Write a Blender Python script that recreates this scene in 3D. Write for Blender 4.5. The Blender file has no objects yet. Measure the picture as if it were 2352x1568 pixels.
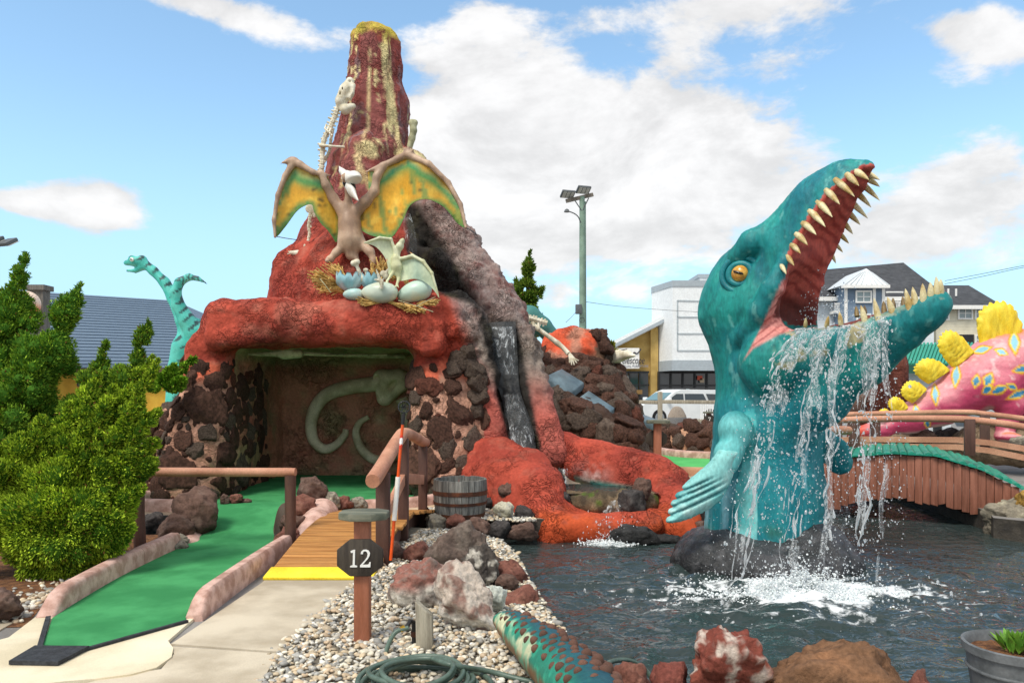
import bpy, bmesh, math, random
import numpy as np
from mathutils import Vector, Matrix, noise as mnoise
from mathutils.geometry import tessellate_polygon
from mathutils.bvhtree import BVHTree
R = math.radians
random.seed(7); rng = np.random.default_rng(11)
scene = bpy.context.scene
col = scene.collection

# ---------------------------------------------------------------- camera
FP, U0, V0, CH = 1750.0, 1176.0, 900.0, 1.5     # focal length, axis and horizon of a 2352 px wide frame; eye height
cam_d = bpy.data.cameras.new('camera'); cam = bpy.data.objects.new('camera', cam_d); col.objects.link(cam)
cam.location = (0, 0, CH); cam.rotation_euler = (R(90), 0, 0)
cam_d.sensor_width = 36; cam_d.lens = 36*FP/2352; cam_d.shift_y = (V0-784)/2352
cam_d.clip_start = .05; cam_d.clip_end = 6000
scene.camera = cam

def P(u, v, Y): return Vector(((u-U0)/FP*Y, Y, CH-(v-V0)/FP*Y))      # point seen at u,v that stands Y metres away
def G(u, v, z=0.0): return P(u, v, (CH-z)*FP/(v-V0))                # point of the level z seen at u,v

# ---------------------------------------------------------------- small node language
class N:
    def __init__(s, tree, sock): s.t, s.s = tree, sock
    def _m(s, op, *a):
        n = s.t.nodes.new('ShaderNodeMath'); n.operation = op
        for i, x in enumerate((s,)+a):
            if isinstance(x, N): s.t.links.new(x.s, n.inputs[i])
            else: n.inputs[i].default_value = float(x)
        return N(s.t, n.outputs[0])
    def __add__(s, o): return s._m('ADD', o)
    __radd__ = __add__
    def __mul__(s, o): return s._m('MULTIPLY', o)
    __rmul__ = __mul__
    def __sub__(s, o): return s._m('SUBTRACT', o)
    def __rsub__(s, o): return (s*-1)+o
    def __truediv__(s, o): return s._m('DIVIDE', o)
    def exp(s): return s._m('EXPONENT')
    def abs(s): return s._m('ABSOLUTE')
    def atan2(s, o): return s._m('ARCTAN2', o)
    def min(s, o): return s._m('MINIMUM', o)
    def max(s, o): return s._m('MAXIMUM', o)
    def ramp(s, a, b, c=0.0, d=1.0, smooth=True):
        n = s.t.nodes.new('ShaderNodeMapRange'); n.interpolation_type = 'SMOOTHSTEP' if smooth else 'LINEAR'
        s.t.links.new(s.s, n.inputs[0])
        for i, x in zip((1, 2, 3, 4), (a, b, c, d)): n.inputs[i].default_value = x
        return N(s.t, n.outputs[0])
def nz(t, vec, scale, detail=4, rough=.55, dist=0, out=0):
    n = t.nodes.new('ShaderNodeTexNoise'); n.inputs['Scale'].default_value = scale
    n.inputs['Detail'].default_value = detail; n.inputs['Roughness'].default_value = rough; n.inputs['Distortion'].default_value = dist
    if vec is not None: t.links.new(vec, n.inputs['Vector'])
    return N(t, n.outputs[out])
def comb(t, x, y, z):
    n = t.nodes.new('ShaderNodeCombineXYZ')
    for i, a in enumerate((x, y, z)):
        if isinstance(a, N): t.links.new(a.s, n.inputs[i])
        else: n.inputs[i].default_value = a
    return n.outputs[0]
def mix(t, f, a, b, mode='MIX'):
    n = t.nodes.new('ShaderNodeMix'); n.data_type = 'RGBA'; n.blend_type = mode
    for i, x in ((0, f), (6, a), (7, b)):
        if isinstance(x, N): t.links.new(x.s, n.inputs[i])
        elif isinstance(x, bpy.types.NodeSocket): t.links.new(x, n.inputs[i])
        elif i == 0: n.inputs[0].default_value = x
        else: n.inputs[i].default_value = tuple(x[:3])+(1,)
    return n.outputs[2]

# ---------------------------------------------------------------- sky and sun
SUN_EL, SUN_AZ = 56.0, -142.0          # sun high behind the camera's left shoulder; azimuth from +Y to +X
world = bpy.data.worlds.new('World'); scene.world = world; world.use_nodes = True
wt = world.node_tree; wt.nodes.clear()
sky = wt.nodes.new('ShaderNodeTexSky'); sky.sky_type = 'NISHITA'; sky.sun_disc = False
sky.sun_elevation = R(SUN_EL); sky.sun_rotation = R(SUN_AZ); sky.air_density = 1.0; sky.dust_density = .6; sky.ozone_density = 2.0
tc = wt.nodes.new('ShaderNodeTexCoord'); sep = wt.nodes.new('ShaderNodeSeparateXYZ'); wt.links.new(tc.outputs['Generated'], sep.inputs[0])
wx, wy, wz = (N(wt, sep.outputs[i]) for i in range(3))
az = wx.atan2(wy); el = wz
def azel(u, v):
    x, z = (u-U0)/FP, (V0-v)/FP
    return math.atan(x), z/math.sqrt(1+x*x+z*z)
# clouds: centre u,v, half sizes, weight (directions, so they stay where they are from any place)
BLOBS = [(1250, 270, 270, 90, .68), (1560, 300, 220, 95, .66), (1180, 440, 300, 120, .62), (1500, 440, 330, 100, .6), (1420, 570, 420, 60, .42),
         (1010, 300, 140, 90, .6), (1700, 420, 160, 90, .5), (2260, 400, 170, 60, .55), (2250, 550, 260, 80, .5), (2000, 560, 200, 60, .36),
         (210, 470, 110, 60, .85), (20, 465, 50, 25, .5), (560, 30, 190, 45, .55), (420, 10, 140, 20, .4), (1080, 50, 110, 45, .42), (690, 160, 90, 55, .36), (1010, 120, 120, 40, .36),
         (1680, 15, 330, 45, .62), (1560, 140, 70, 50, .35), (1820, 130, 80, 40, .3), (2300, 110, 120, 60, .62), (2200, 60, 80, 30, .4), (170, 60, 60, 40, .3), (640, 690, 120, 45, .3), (1240, 690, 90, 60, .45), (1460, 680, 40, 25, .3)]
dens = None
for (u, v, ru, rv, w) in BLOBS:
    a, e = azel(u, v)
    da = (az-a)*(FP/ru); de = (el-e)*(FP/rv)
    g = (((da*da)+(de*de))*-.8).exp()*w
    dens = g if dens is None else dens+g
far = (az.abs()).ramp(.72, 1.1, 0, .62)
high = el.ramp(.48, .75, 0, .62)
cvec = comb(wt, az*1.0, el*2.1, wy*.35)
n1 = nz(wt, cvec, 4.2, 9, .6, .25); n2 = nz(wt, cvec, 13, 8, .62, .3)
dens = dens.min(.95)+far.max(high)
dd = (dens*1.0)+(n1-.5)*1.75+(n2-.5)*.75
cmask = dd.ramp(.36, .66)
n3 = nz(wt, comb(wt, az, (el+.035)*2.1, wy*.35), 4.2, 7, .6, .25)
shade = ((n1-n3)*2.2+(dd-.45)*.28).ramp(-.3, .45, .80, 1.07)
tint = mix(wt, 1.0, sky.outputs[0], (.95, 1.02, .93), 'MULTIPLY')
CL = 3.6
cl = wt.nodes.new('ShaderNodeCombineColor')
for i, k in enumerate((1.0, .99, .985)): wt.links.new((shade*(CL*k)).s, cl.inputs[i])
hz = (el.ramp(0, .32, .8, 0.0))
base_sky = mix(wt, hz, tint, (1.45, 2.55, 3.5))
skyc = mix(wt, (cmask*.96), base_sky, cl.outputs[0])
bg = wt.nodes.new('ShaderNodeBackground'); bg.inputs['Strength'].default_value = .148
wt.links.new(skyc, bg.inputs['Color'])
wo = wt.nodes.new('ShaderNodeOutputWorld'); wt.links.new(bg.outputs[0], wo.inputs[0])
sun_d = bpy.data.lights.new('sun', 'SUN'); sun = bpy.data.objects.new('sun', sun_d); col.objects.link(sun)
sun_d.energy = 1.6; sun_d.angle = R(18); sun_d.color = (1, .93, .82)
sd = Vector((math.sin(R(SUN_AZ))*math.cos(R(SUN_EL)), math.cos(R(SUN_AZ))*math.cos(R(SUN_EL)), math.sin(R(SUN_EL))))
sun.rotation_euler = sd.to_track_quat('Z', 'Y').to_euler(); sun.location = sd*200
vs_ = scene.view_settings; vs_.view_transform = 'Standard'; vs_.look = 'None'; vs_.gamma = 1; vs_.use_curve_mapping = False
vs_.exposure = .88
scene.render.engine = 'CYCLES'; scene.cycles.max_bounces = 9; scene.cycles.diffuse_bounces = 6; scene.cycles.transparent_max_bounces = 16
scene.cycles.use_adaptive_sampling = True

# ---------------------------------------------------------------- objects
def C(h, k=1.0):                                     # sRGB hex -> linear
    r = [int(h[i:i+2], 16)/255 for i in (0, 2, 4)]
    return tuple(k*(x/12.92 if x <= .04045 else ((x+.055)/1.055)**2.4) for x in r)
def tag(o, label=None, cat=None, group=None, kind=None):
    for k, v in (('label', label), ('category', cat), ('group', group), ('kind', kind)):
        if v: o[k] = v
    return o
def thing(name, label, cat, loc=(0, 0, 0), group=None):
    o = bpy.data.objects.new(name, None); col.objects.link(o); o.location = loc; o.empty_display_size = .1
    return tag(o, label, cat, group)
def mesh_np(name, V, Fq, cols=None, smooth=True, uv=None):
    me = bpy.data.meshes.new(name)
    V = np.asarray(V, np.float32); Fq = np.asarray(Fq, np.int32); k = Fq.shape[1]
    me.vertices.add(len(V)); me.vertices.foreach_set('co', V.ravel())
    me.loops.add(Fq.size); me.loops.foreach_set('vertex_index', Fq.ravel())
    me.polygons.add(len(Fq)); me.polygons.foreach_set('loop_start', np.arange(0, Fq.size, k, dtype=np.int32))
    me.update(calc_edges=True); me.validate()
    me.polygons.foreach_set('use_smooth', np.full(len(me.polygons), smooth))
    if cols is not None: set_cols(me, cols)
    return me
def set_cols(me, cols):
    c = np.ones((len(cols), 4), np.float32); c[:, :3] = cols
    a = me.color_attributes.new('Col', 'FLOAT_COLOR', 'POINT'); a.data.foreach_set('color', c.ravel())

class MB:
    """collects simple solids and links them as one mesh"""
    def __init__(s): s.v, s.f = [], []
    def add(s, vs, fs):
        b = len(s.v); s.v += [tuple(p) for p in vs]; s.f += [tuple(i+b for i in f) for f in fs]; return s
    def box(s, c, size, rz=0, M=None, taper=1.0):
        hx, hy, hz_ = (x/2 for x in size)
        vs = [Vector((sx*hx*(taper if sz > 0 else 1), sy*hy*(taper if sz > 0 else 1), sz*hz_)) for sz in (-1, 1) for sy in (-1, 1) for sx in (-1, 1)]
        M = M or Matrix.Rotation(rz, 3, 'Z')
        return s.add([Vector(c)+M @ v for v in vs], [(0, 2, 3, 1), (4, 5, 7, 6), (0, 1, 5, 4), (2, 6, 7, 3), (0, 4, 6, 2), (1, 3, 7, 5)])
    def bar(s, a, b, w, h, up=(0, 0, 1)):
        a, b = Vector(a), Vector(b); d = (b-a).normalized(); up = Vector(up)
        if abs(d.dot(up)) > .98: up = Vector((0, 1, 0))
        sx = d.cross(up).normalized(); uz = sx.cross(d)
        q = [(-1, -1), (1, -1), (1, 1), (-1, 1)]
        return s.add([p+sx*(x*w/2)+uz*(y*h/2) for p in (a, b) for x, y in q], [(3, 2, 1, 0), (4, 5, 6, 7)]+[(i, (i+1) % 4, 4+(i+1) % 4, 4+i) for i in range(4)])
    def tube(s, pts, rad, n=10, flat=None, jit=0, cap=True):
        pts = [Vector(p) for p in pts]; m = len(pts)
        if not hasattr(rad, '__len__'): rad = [rad]*m
        vs = []; ref = None
        for i, p in enumerate(pts):
            d = (pts[min(i+1, m-1)]-pts[max(i-1, 0)]).normalized()
            if ref is None: ref = Vector((0, 0, 1)) if abs(d.z) < .9 else Vector((0, 1, 0))
            x = d.cross(ref).normalized(); y = x.cross(d).normalized(); ref = y
            for k in range(n):
                t = 2*math.pi*k/n; r = rad[i]*(1+(random.uniform(-jit, jit) if jit else 0))
                vs.append(p+x*(math.cos(t)*r)+y*(math.sin(t)*r*(flat or 1)))
        fs = [(i*n+k, i*n+(k+1) % n, (i+1)*n+(k+1) % n, (i+1)*n+k) for i in range(m-1) for k in range(n)]
        if cap: fs += [tuple(reversed(range(n))), tuple(range((m-1)*n, m*n))]
        return s.add(vs, fs)
    def prism(s, poly, a, b):                     # poly: points (Vectors) of the face, extruded by vector b-a ... poly + off
        n = len(poly); off = Vector(b)-Vector(a)
        return s.add([Vector(p) for p in poly]+[Vector(p)+off for p in poly], [tuple(reversed(range(n))), tuple(range(n, 2*n))]+[(i, (i+1) % n, n+(i+1) % n, n+i) for i in range(n)])
    def lathe(s, prof, c, n=20, M=None):
        c = Vector(c); M = M or Matrix.Identity(3); vs = []
        for r, z in prof:
            for k in range(n):
                t = 2*math.pi*k/n; vs.append(c+M @ Vector((r*math.cos(t), r*math.sin(t), z)))
        m = len(prof)
        return s.add(vs, [(i*n+k, i*n+(k+1) % n, (i+1)*n+(k+1) % n, (i+1)*n+k) for i in range(m-1) for k in range(n)]+[tuple(reversed(range(n))), tuple(range((m-1)*n, m*n))])
    def mesh(s, name, smooth=0):
        me = bpy.data.meshes.new(name); me.from_pydata(s.v, [], s.f); me.update()
        bm = bmesh.new(); bm.from_mesh(me); bmesh.ops.recalc_face_normals(bm, faces=bm.faces); bm.to_mesh(me); bm.free()
        if smooth:
            me.polygons.foreach_set('use_smooth', np.full(len(me.polygons), True)); me.set_sharp_from_angle(angle=R(smooth))
        return me
    def build(s, name, m, parent=None, smooth=0, bevel=0):
        me = s.mesh(name, smooth)
        if bevel:
            bm = bmesh.new(); bm.from_mesh(me)
            bmesh.ops.bevel(bm, geom=[e for e in bm.edges], offset=bevel, segments=2, affect='EDGES', profile=.5, clamp_overlap=True)
            bm.to_mesh(me); bm.free()
            me.polygons.foreach_set('use_smooth', np.full(len(me.polygons), True)); me.set_sharp_from_angle(angle=R(40))
        return link(name, me, m, parent)
def world_of(o):
    w = Matrix.LocRotScale(o.location, o.rotation_euler, o.scale)
    return w if o.parent is None else world_of(o.parent) @ o.matrix_parent_inverse @ w
def world_inv(p): return world_of(p).inverted()
def link(name, me, m=None, parent=None):             # vertices in world space; parents are empties or world-space meshes
    if m is not None and not me.materials: me.materials.append(m)
    o = bpy.data.objects.new(name, me); col.objects.link(o)
    if parent is not None: o.parent = parent; o.matrix_parent_inverse = world_inv(parent)
    return o
def inst(name, me, M, parent=None):                    # shared mesh at world matrix M
    o = bpy.data.objects.new(name, me); col.objects.link(o)
    if parent is not None: o.parent = parent; o.matrix_parent_inverse = world_inv(parent)
    o.matrix_basis = M
    return o
def spline(pts, n=8, vals=None):                       # Catmull-Rom through pts (and vals)
    A = [np.array(tuple(p)+((vals[i],) if vals else ()), float) for i, p in enumerate(pts)]
    A = [2*A[0]-A[1]]+A+[2*A[-1]-A[-2]]; out = []
    for i in range(1, len(A)-2):
        for k in range(n):
            t = k/n; a, b, c, d = A[i-1:i+3]
            out.append(.5*(2*b+(c-a)*t+(2*a-5*b+4*c-d)*t*t+(3*b-a-3*c+d)*t**3))
    out.append(A[-2]); out = np.array(out)
    if vals: return [Vector(q[:3]) for q in out], [max(1e-4, q[3]) for q in out]
    return [Vector(q) for q in out]

# ---------------------------------------------------------------- noise and distance fields
def vnoise(p, seed=0):
    p = np.asarray(p, np.float64); i = np.floor(p).astype(np.int64); f = p-i; f = f*f*f*(f*(f*6-15)+10)
    def h(x, y, z):
        n = (x*374761393+y*668265263+z*2147483647*3+seed*974634777) & 0xffffffff
        n = ((n ^ (n >> 13))*1274126177) & 0xffffffff; n = ((n ^ (n >> 16))*2246822519) & 0xffffffff
        return ((n ^ (n >> 15)) & 0xffff)/32767.5-1
    x, y, z = i[:, 0], i[:, 1], i[:, 2]; fx, fy, fz = f[:, 0], f[:, 1], f[:, 2]
    L = lambda a, b, t: a+(b-a)*t
    return L(L(L(h(x, y, z), h(x+1, y, z), fx), L(h(x, y+1, z), h(x+1, y+1, z), fx), fy), L(L(h(x, y, z+1), h(x+1, y, z+1), fx), L(h(x, y+1, z+1), h(x+1, y+1, z+1), fx), fy), fz)
def fbm(p, scale=1, octs=4, seed=0, ridge=False, gain=.5):
    p = np.asarray(p, np.float64)*scale; a, s, t = 1.0, 0, 0
    for o in range(octs):
        n = vnoise(p*2**o+17.3*o, seed+o)
        if ridge: n = 1-2*np.abs(n)
        s = s+a*n; t += a; a *= gain
    return s/t
class Field:
    def __init__(s): s.prims = []
    def _p(s, op, f, lo, hi, k): s.prims.append((op, f, np.array(lo, float), np.array(hi, float), k)); return s
    def cone(s, a, b, ra, rb, k=.1, op='u', flat=None):
        a, b = np.array(a, float), np.array(b, float); ax = None
        if flat is not None: ax, fac = np.array(flat[0], float), flat[1]; ax /= np.linalg.norm(ax)
        m = max(ra, rb)*(1 if flat is None else max(1, 1/flat[1]))
        def f(X, Y, Z):
            x, y, z = X-a[0], Y-a[1], Z-a[2]; ba = b-a
            if ax is not None:
                q = (x*ax[0]+y*ax[1]+z*ax[2])*(fac-1); x = x+q*ax[0]; y = y+q*ax[1]; z = z+q*ax[2]
                ba = ba+ax*(ba@ax)*(fac-1)
            l2 = max(ba@ba, 1e-9); t = np.clip((x*ba[0]+y*ba[1]+z*ba[2])/l2, 0, 1)
            return np.sqrt((x-t*ba[0])**2+(y-t*ba[1])**2+(z-t*ba[2])**2)-(ra+(rb-ra)*t)
        return s._p(op, f, np.minimum(a, b)-m, np.maximum(a, b)+m, k)
    def chain(s, pts, rad, k=.1, op='u', flat=None):
        for i in range(len(pts)-1): s.cone(pts[i], pts[i+1], rad[i], rad[i+1], k, op, flat)
        return s
    def ell(s, c, r, k=.1, op='u', M=None):
        c = np.array(c, float); r = np.array(r, float); M = np.array(M if M is not None else np.eye(3), float)   # rows of M: local axes
        def f(X, Y, Z):
            x, y, z = X-c[0], Y-c[1], Z-c[2]
            q = [(M[i, 0]*x+M[i, 1]*y+M[i, 2]*z) for i in range(3)]
            k0 = np.sqrt(sum((q[i]/r[i])**2 for i in range(3)))+1e-6; k1 = np.sqrt(sum((q[i]/r[i]**2)**2 for i in range(3)))+1e-6
            return k0*(k0-1)/k1
        e = np.sqrt(((M*r[:, None])**2).sum(0)); return s._p(op, f, c-e, c+e, k)
    def box(s, c, h, rnd=.1, k=.1, op='u', M=None):
        c = np.array(c, float); h = np.array(h, float); M = np.array(M if M is not None else np.eye(3), float)
        def f(X, Y, Z):
            x, y, z = X-c[0], Y-c[1], Z-c[2]
            q = [np.abs(M[i, 0]*x+M[i, 1]*y+M[i, 2]*z)-(h[i]-rnd) for i in range(3)]
            return np.sqrt(sum(np.maximum(t, 0)**2 for t in q))+np.minimum(np.maximum(np.maximum(q[0], q[1]), q[2]), 0)-rnd
        e = np.abs(M.T) @ h; return s._p(op, f, c-e, c+e, k)
    def plane(s, pt, nrm, k=.03):                       # removes what lies on the side nrm points to
        pt, nrm = np.array(pt, float), np.array(nrm, float); nrm /= np.linalg.norm(nrm)
        return s._p('s', lambda X, Y, Z: -((X-pt[0])*nrm[0]+(Y-pt[1])*nrm[1]+(Z-pt[2])*nrm[2]), (-1e3,)*3, (1e3,)*3, k)
    def mesh(s, vs, lo=None, hi=None):
        if lo is None:
            lo = np.min([p[2]-p[4] for p in s.prims if p[0] == 'u'], 0)-3*vs; hi = np.max([p[3]+p[4] for p in s.prims if p[0] == 'u'], 0)+3*vs
        lo, hi = np.array(lo, float), np.array(hi, float)
        n = np.ceil((hi-lo)/vs).astype(int)+1
        D = np.full(n, 5.0, np.float32); ax = [lo[i]+vs*np.arange(n[i]) for i in range(3)]
        for op, f, a, b, k in s.prims:
            i0 = np.clip(np.floor((a-k-3*vs-lo)/vs).astype(int), 0, n); i1 = np.clip(np.ceil((b+k+3*vs-lo)/vs).astype(int)+1, 0, n)
            if (i1 <= i0).any(): continue
            sl = tuple(slice(i0[j], i1[j]) for j in range(3))
            d = f(ax[0][sl[0]].astype(np.float32)[:, None, None], ax[1][sl[1]].astype(np.float32)[None, :, None], ax[2][sl[2]].astype(np.float32)[None, None, :]).astype(np.float32)
            w = D[sl]
            if op == 'u':
                h = np.maximum(k-np.abs(w-d), 0)/k; D[sl] = np.minimum(w, d)-h*h*k*.25
            else:
                d = -d; h = np.maximum(k-np.abs(w-d), 0)/k; D[sl] = np.maximum(w, d)+h*h*k*.25
        D[0] = D[-1] = 1; D[:, 0] = D[:, -1] = 1; D[:, :, 0] = D[:, :, -1] = 1
        return surfnets(D, lo, vs)
def surfnets(D, lo, vs):
    S = D < 0
    c = sum(S[i:S.shape[0]-1+i, j:S.shape[1]-1+j, k:S.shape[2]-1+k].astype(np.uint8) for i in (0, 1) for j in (0, 1) for k in (0, 1))
    act = (c > 0) & (c < 8); idx = np.full(act.shape, -1, np.int32); ci = np.argwhere(act); idx[act] = np.arange(len(ci))
    acc = np.zeros((len(ci), 3)); cnt = np.zeros(len(ci))
    cs = [(i, j, k) for i in (0, 1) for j in (0, 1) for k in (0, 1)]
    for a in cs:
        for b in cs:
            if sum(b)-sum(a) == 1 and all(y >= x for x, y in zip(a, b)):
                d1 = D[tuple((ci+a).T)]; d2 = D[tuple((ci+b).T)]; m = (d1 < 0) != (d2 < 0)
                t = d1[m]/(d1[m]-d2[m]); acc[m] += np.array(a)+t[:, None]*(np.array(b)-np.array(a)); cnt[m] += 1
    V = lo+vs*(ci+acc/cnt[:, None]); F = []
    for a in range(3):
        b, c_ = (a+1) % 3, (a+2) % 3
        s0 = [slice(None)]*3; s1 = [slice(None)]*3; s0[a] = slice(0, -1); s1[a] = slice(1, None)
        for q in (s0, s1): q[b] = slice(1, -1); q[c_] = slice(1, -1)
        A, B = S[tuple(s0)], S[tuple(s1)]; e = np.argwhere(A != B); fl = A[tuple(e.T)]
        off = np.zeros(3, int); off[b] = 1; off[c_] = 1; e = e+off
        def cell(db, dc): q = e.copy(); q[:, b] += db; q[:, c_] += dc; return idx[tuple(q.T)]
        f = np.stack([cell(-1, -1), cell(0, -1), cell(0, 0), cell(-1, 0)], 1); f[~fl] = f[~fl][:, ::-1]; F.append(f)
    return V, np.concatenate(F)
def normals(V, F):
    n = np.cross(V[F[:, 2]]-V[F[:, 0]], V[F[:, 3 % F.shape[1]]]-V[F[:, 1]]); out = np.zeros_like(V)
    for i in range(F.shape[1]): np.add.at(out, F[:, i], n)
    return out/(np.linalg.norm(out, axis=1, keepdims=True)+1e-9)
def smooth_v(V, F, it=2, lam=.5):
    for _ in range(it):
        s = np.zeros_like(V); c = np.zeros(len(V))
        for i in range(4):
            np.add.at(s, F[:, i], V[F[:, (i+1) % 4]]); np.add.at(c, F[:, i], 1)
        V = V+(s/np.maximum(c, 1)[:, None]-V)*lam
    return V
def bvh_of(V, F): return BVHTree.FromPolygons([Vector(v) for v in V], [tuple(int(i) for i in f) for f in F])
EYE = Vector((0, 0, CH))
def look(bvh, u, v):
    d = (P(u, v, 1)-EYE).normalized(); h = bvh.ray_cast(EYE, d)
    return (h[0], h[1]) if h[0] is not None else (None, None)
def lerp3(a, b, t): return np.asarray(a)[None, :]*(1-t)[:, None]+np.asarray(b)[None, :]*t[:, None]
def sstep(x, a, b): t = np.clip((x-a)/(b-a), 0, 1); return t*t*(3-2*t)
def blend(c, b, t): return c*(1-t)[:, None]+np.asarray(b)*t[:, None]
def proj(V): return np.stack([U0+FP*V[:, 0]/V[:, 1], V0-FP*(V[:, 2]-CH)/V[:, 1]], 1)

# ---------------------------------------------------------------- materials
def mat(name, c=None, c2=None, scale=4, rough=.7, bump=.15, bscale=25, spec=.4, metal=0, vcol=False, var=.25, stretch=None, fine=60, finev=.2, rnd=0, bdist=.02, detail=6, contrast=(.35, .65), crease=0):
    m = bpy.data.materials.new(name); m.use_nodes = True; t = m.node_tree; b = t.nodes['Principled BSDF']
    tcn = t.nodes.new('ShaderNodeTexCoord'); vec = tcn.outputs['Object']
    if stretch:
        mp = t.nodes.new('ShaderNodeMapping'); mp.inputs['Scale'].default_value = stretch; t.links.new(vec, mp.inputs[0]); vec = mp.outputs[0]
    if rnd:
        oi = t.nodes.new('ShaderNodeObjectInfo'); va = t.nodes.new('ShaderNodeVectorMath'); va.operation = 'ADD'
        t.links.new(vec, va.inputs[0]); t.links.new(comb(t, N(t, oi.outputs['Random'])*31, N(t, oi.outputs['Random'])*17, 0), va.inputs[1]); vec = va.outputs[0]
    if vcol:
        a = t.nodes.new('ShaderNodeAttribute'); a.attribute_name = 'Col'; base = a.outputs['Color']
        if c2 is not None: base = mix(t, nz(t, vec, scale, detail).ramp(*contrast)*.6, base, c2)
    else:
        base = mix(t, nz(t, vec, scale, detail).ramp(*contrast), c, c2 if c2 is not None else tuple(x*.75 for x in c))
    k = nz(t, vec, fine, 4).ramp(.25, .75, 1-finev, 1+finev, False)*nz(t, vec, scale*.37, 3).ramp(.3, .7, 1-var*.5, 1+var*.5, False)
    if rnd: k = k*(N(t, oi.outputs['Random'])*rnd+(1-rnd/2))
    g = t.nodes.new('ShaderNodeVectorMath'); g.operation = 'SCALE'; t.links.new(base, g.inputs[0]); t.links.new(k.s, g.inputs['Scale'])
    t.links.new(g.outputs[0], b.inputs['Base Color'])
    b.inputs['Roughness'].default_value = rough; b.inputs['Specular IOR Level'].default_value = spec; b.inputs['Metallic'].default_value = metal
    if bump:
        bp = t.nodes.new('ShaderNodeBump'); bp.inputs['Strength'].default_value = bump; bp.inputs['Distance'].default_value = bdist
        hgt = nz(t, vec, bscale, 8, .65)
        if crease:
            msk = nz(t, vec, bscale*.22, 3).ramp(.4, .62); w1 = nz(t, vec, bscale*.5, 3, .6, 1.2); w2 = nz(t, vec, bscale*1.25, 3, .6, 1.0)
            hgt = nz(t, vec, bscale*.6, 4, .5)*.8+nz(t, vec, bscale*4, 3, .6)*.10+((w1-.5).abs()).ramp(0, .035)*(msk*crease)+((w2-.5).abs()).ramp(0, .045)*(msk*(crease*.6))
        t.links.new(hgt.s, bp.inputs['Height']); t.links.new(bp.outputs[0], b.inputs['Normal'])
    m['b'] = 1
    return m
def plain(name, c, rough=.5, metal=0, spec=.5):
    return mat(name, c, tuple(x*.9 for x in c), 8, rough, 0, 40, spec, metal, var=.1, finev=.06)
# ---------------------------------------------------------------- palette
M_ground = mat('ground_asphalt', C('8d8a86'), C('77736f'), 2, .9, .2, 40)
M_conc = mat('concrete', C('ccc0aa'), C('ab9e88'), 1.9, .85, .22, 90, fine=160, finev=.12, bdist=.006)
M_pad = mat('pad_concrete', C('e2d6ba'), C('cfc2a4'), 2.2, .85, .3, 120, fine=220, finev=.14, bdist=.006)
M_curb = mat('curb_paint', C('d8b4a6'), C('ae8778'), 9, .8, .45, 60, fine=120, finev=.12, bdist=.008)
M_turf = mat('green_turf', C('4a9c62'), C('388450'), 2.6, .95, .45, 220, var=.12, spec=.15, fine=420, finev=.22, bdist=.006)
M_turf2 = mat('green_turf_far', C('5cb868'), C('52aa5e'), 1.5, .95, .3, 200, spec=.15, fine=300, finev=.12, bdist=.006)
M_rubber = mat('black_rubber', C('3a3d42'), C('2a2c30'), 30, .8, .4, 160, fine=140, finev=.5)
M_mulch = mat('pine_mulch', C('8a5f3c'), C('5c3b26'), 14, .95, .8, 50, fine=110, finev=.5, bdist=.03)
M_gravbed = mat('gravel_bed', C('8a8272'), C('6a6458'), 30, .95, .6, 60)
M_pebble = mat('pebble', vcol=True, rough=.6, bump=.1, var=.1)
M_rock = mat('lava_rock', C('684a3e'), C('463229'), 6, .9, .9, 26, rnd=.55, fine=40, finev=.35, bdist=.035, spec=.25)
M_boulder = mat('boulder', vcol=True, c=None, rough=.85, bump=.8, bscale=22, fine=45, finev=.3, bdist=.03, spec=.25)
M_paint = mat('painted_plaster', vcol=True, rough=.82, bump=1.0, bscale=7, fine=26, finev=.26, bdist=.065, spec=.15, crease=.45)
M_teal = mat('teal_paint', vcol=True, rough=.55, bump=.55, bscale=13, fine=34, finev=.24, bdist=.022, spec=.35, stretch=(1, 1, .4), var=.4)
M_log = mat('pink_log', C('c99478'), C('b07a60'), 3, .65, .3, 30, stretch=(1, 1, 1), bdist=.01)
M_brown = mat('brown_post', C('5f4238'), C('4d352d'), 4, .6, .3, 40, stretch=(4, 4, .6), bdist=.008)
M_terra = mat('terracotta_post', C('a4684f'), C('94593f'), 4, .6, .3, 40, stretch=(5, 5, .5), bdist=.008)
M_plank = mat('stained_plank', C('c08a4c'), C('a06c36'), 3.5, .6, .35, 36, stretch=(.6, 7, 7), rnd=.22, bdist=.008, fine=50, finev=.2)
M_yellow = mat('yellow_paint', C('fde23c'), C('f0d02f'), 5, .5, .15, 40)
M_darkwood = mat('dark_wood', C('4a4238'), C('332c26'), 5, .7, .4, 40, stretch=(7, 7, .5), bdist=.008)
M_capwood = mat('cap_wood', C('7d7d6c'), C('5b6052'), 4, .7, .4, 40, stretch=(.7, 7, 7), bdist=.008)
M_white = plain('white_paint', C('f4f3ee'), .5)
M_bone = mat('bone_white', C('e6e0cc'), C('c8bea2'), 9, .6, .3, 40, bdist=.01)

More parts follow.
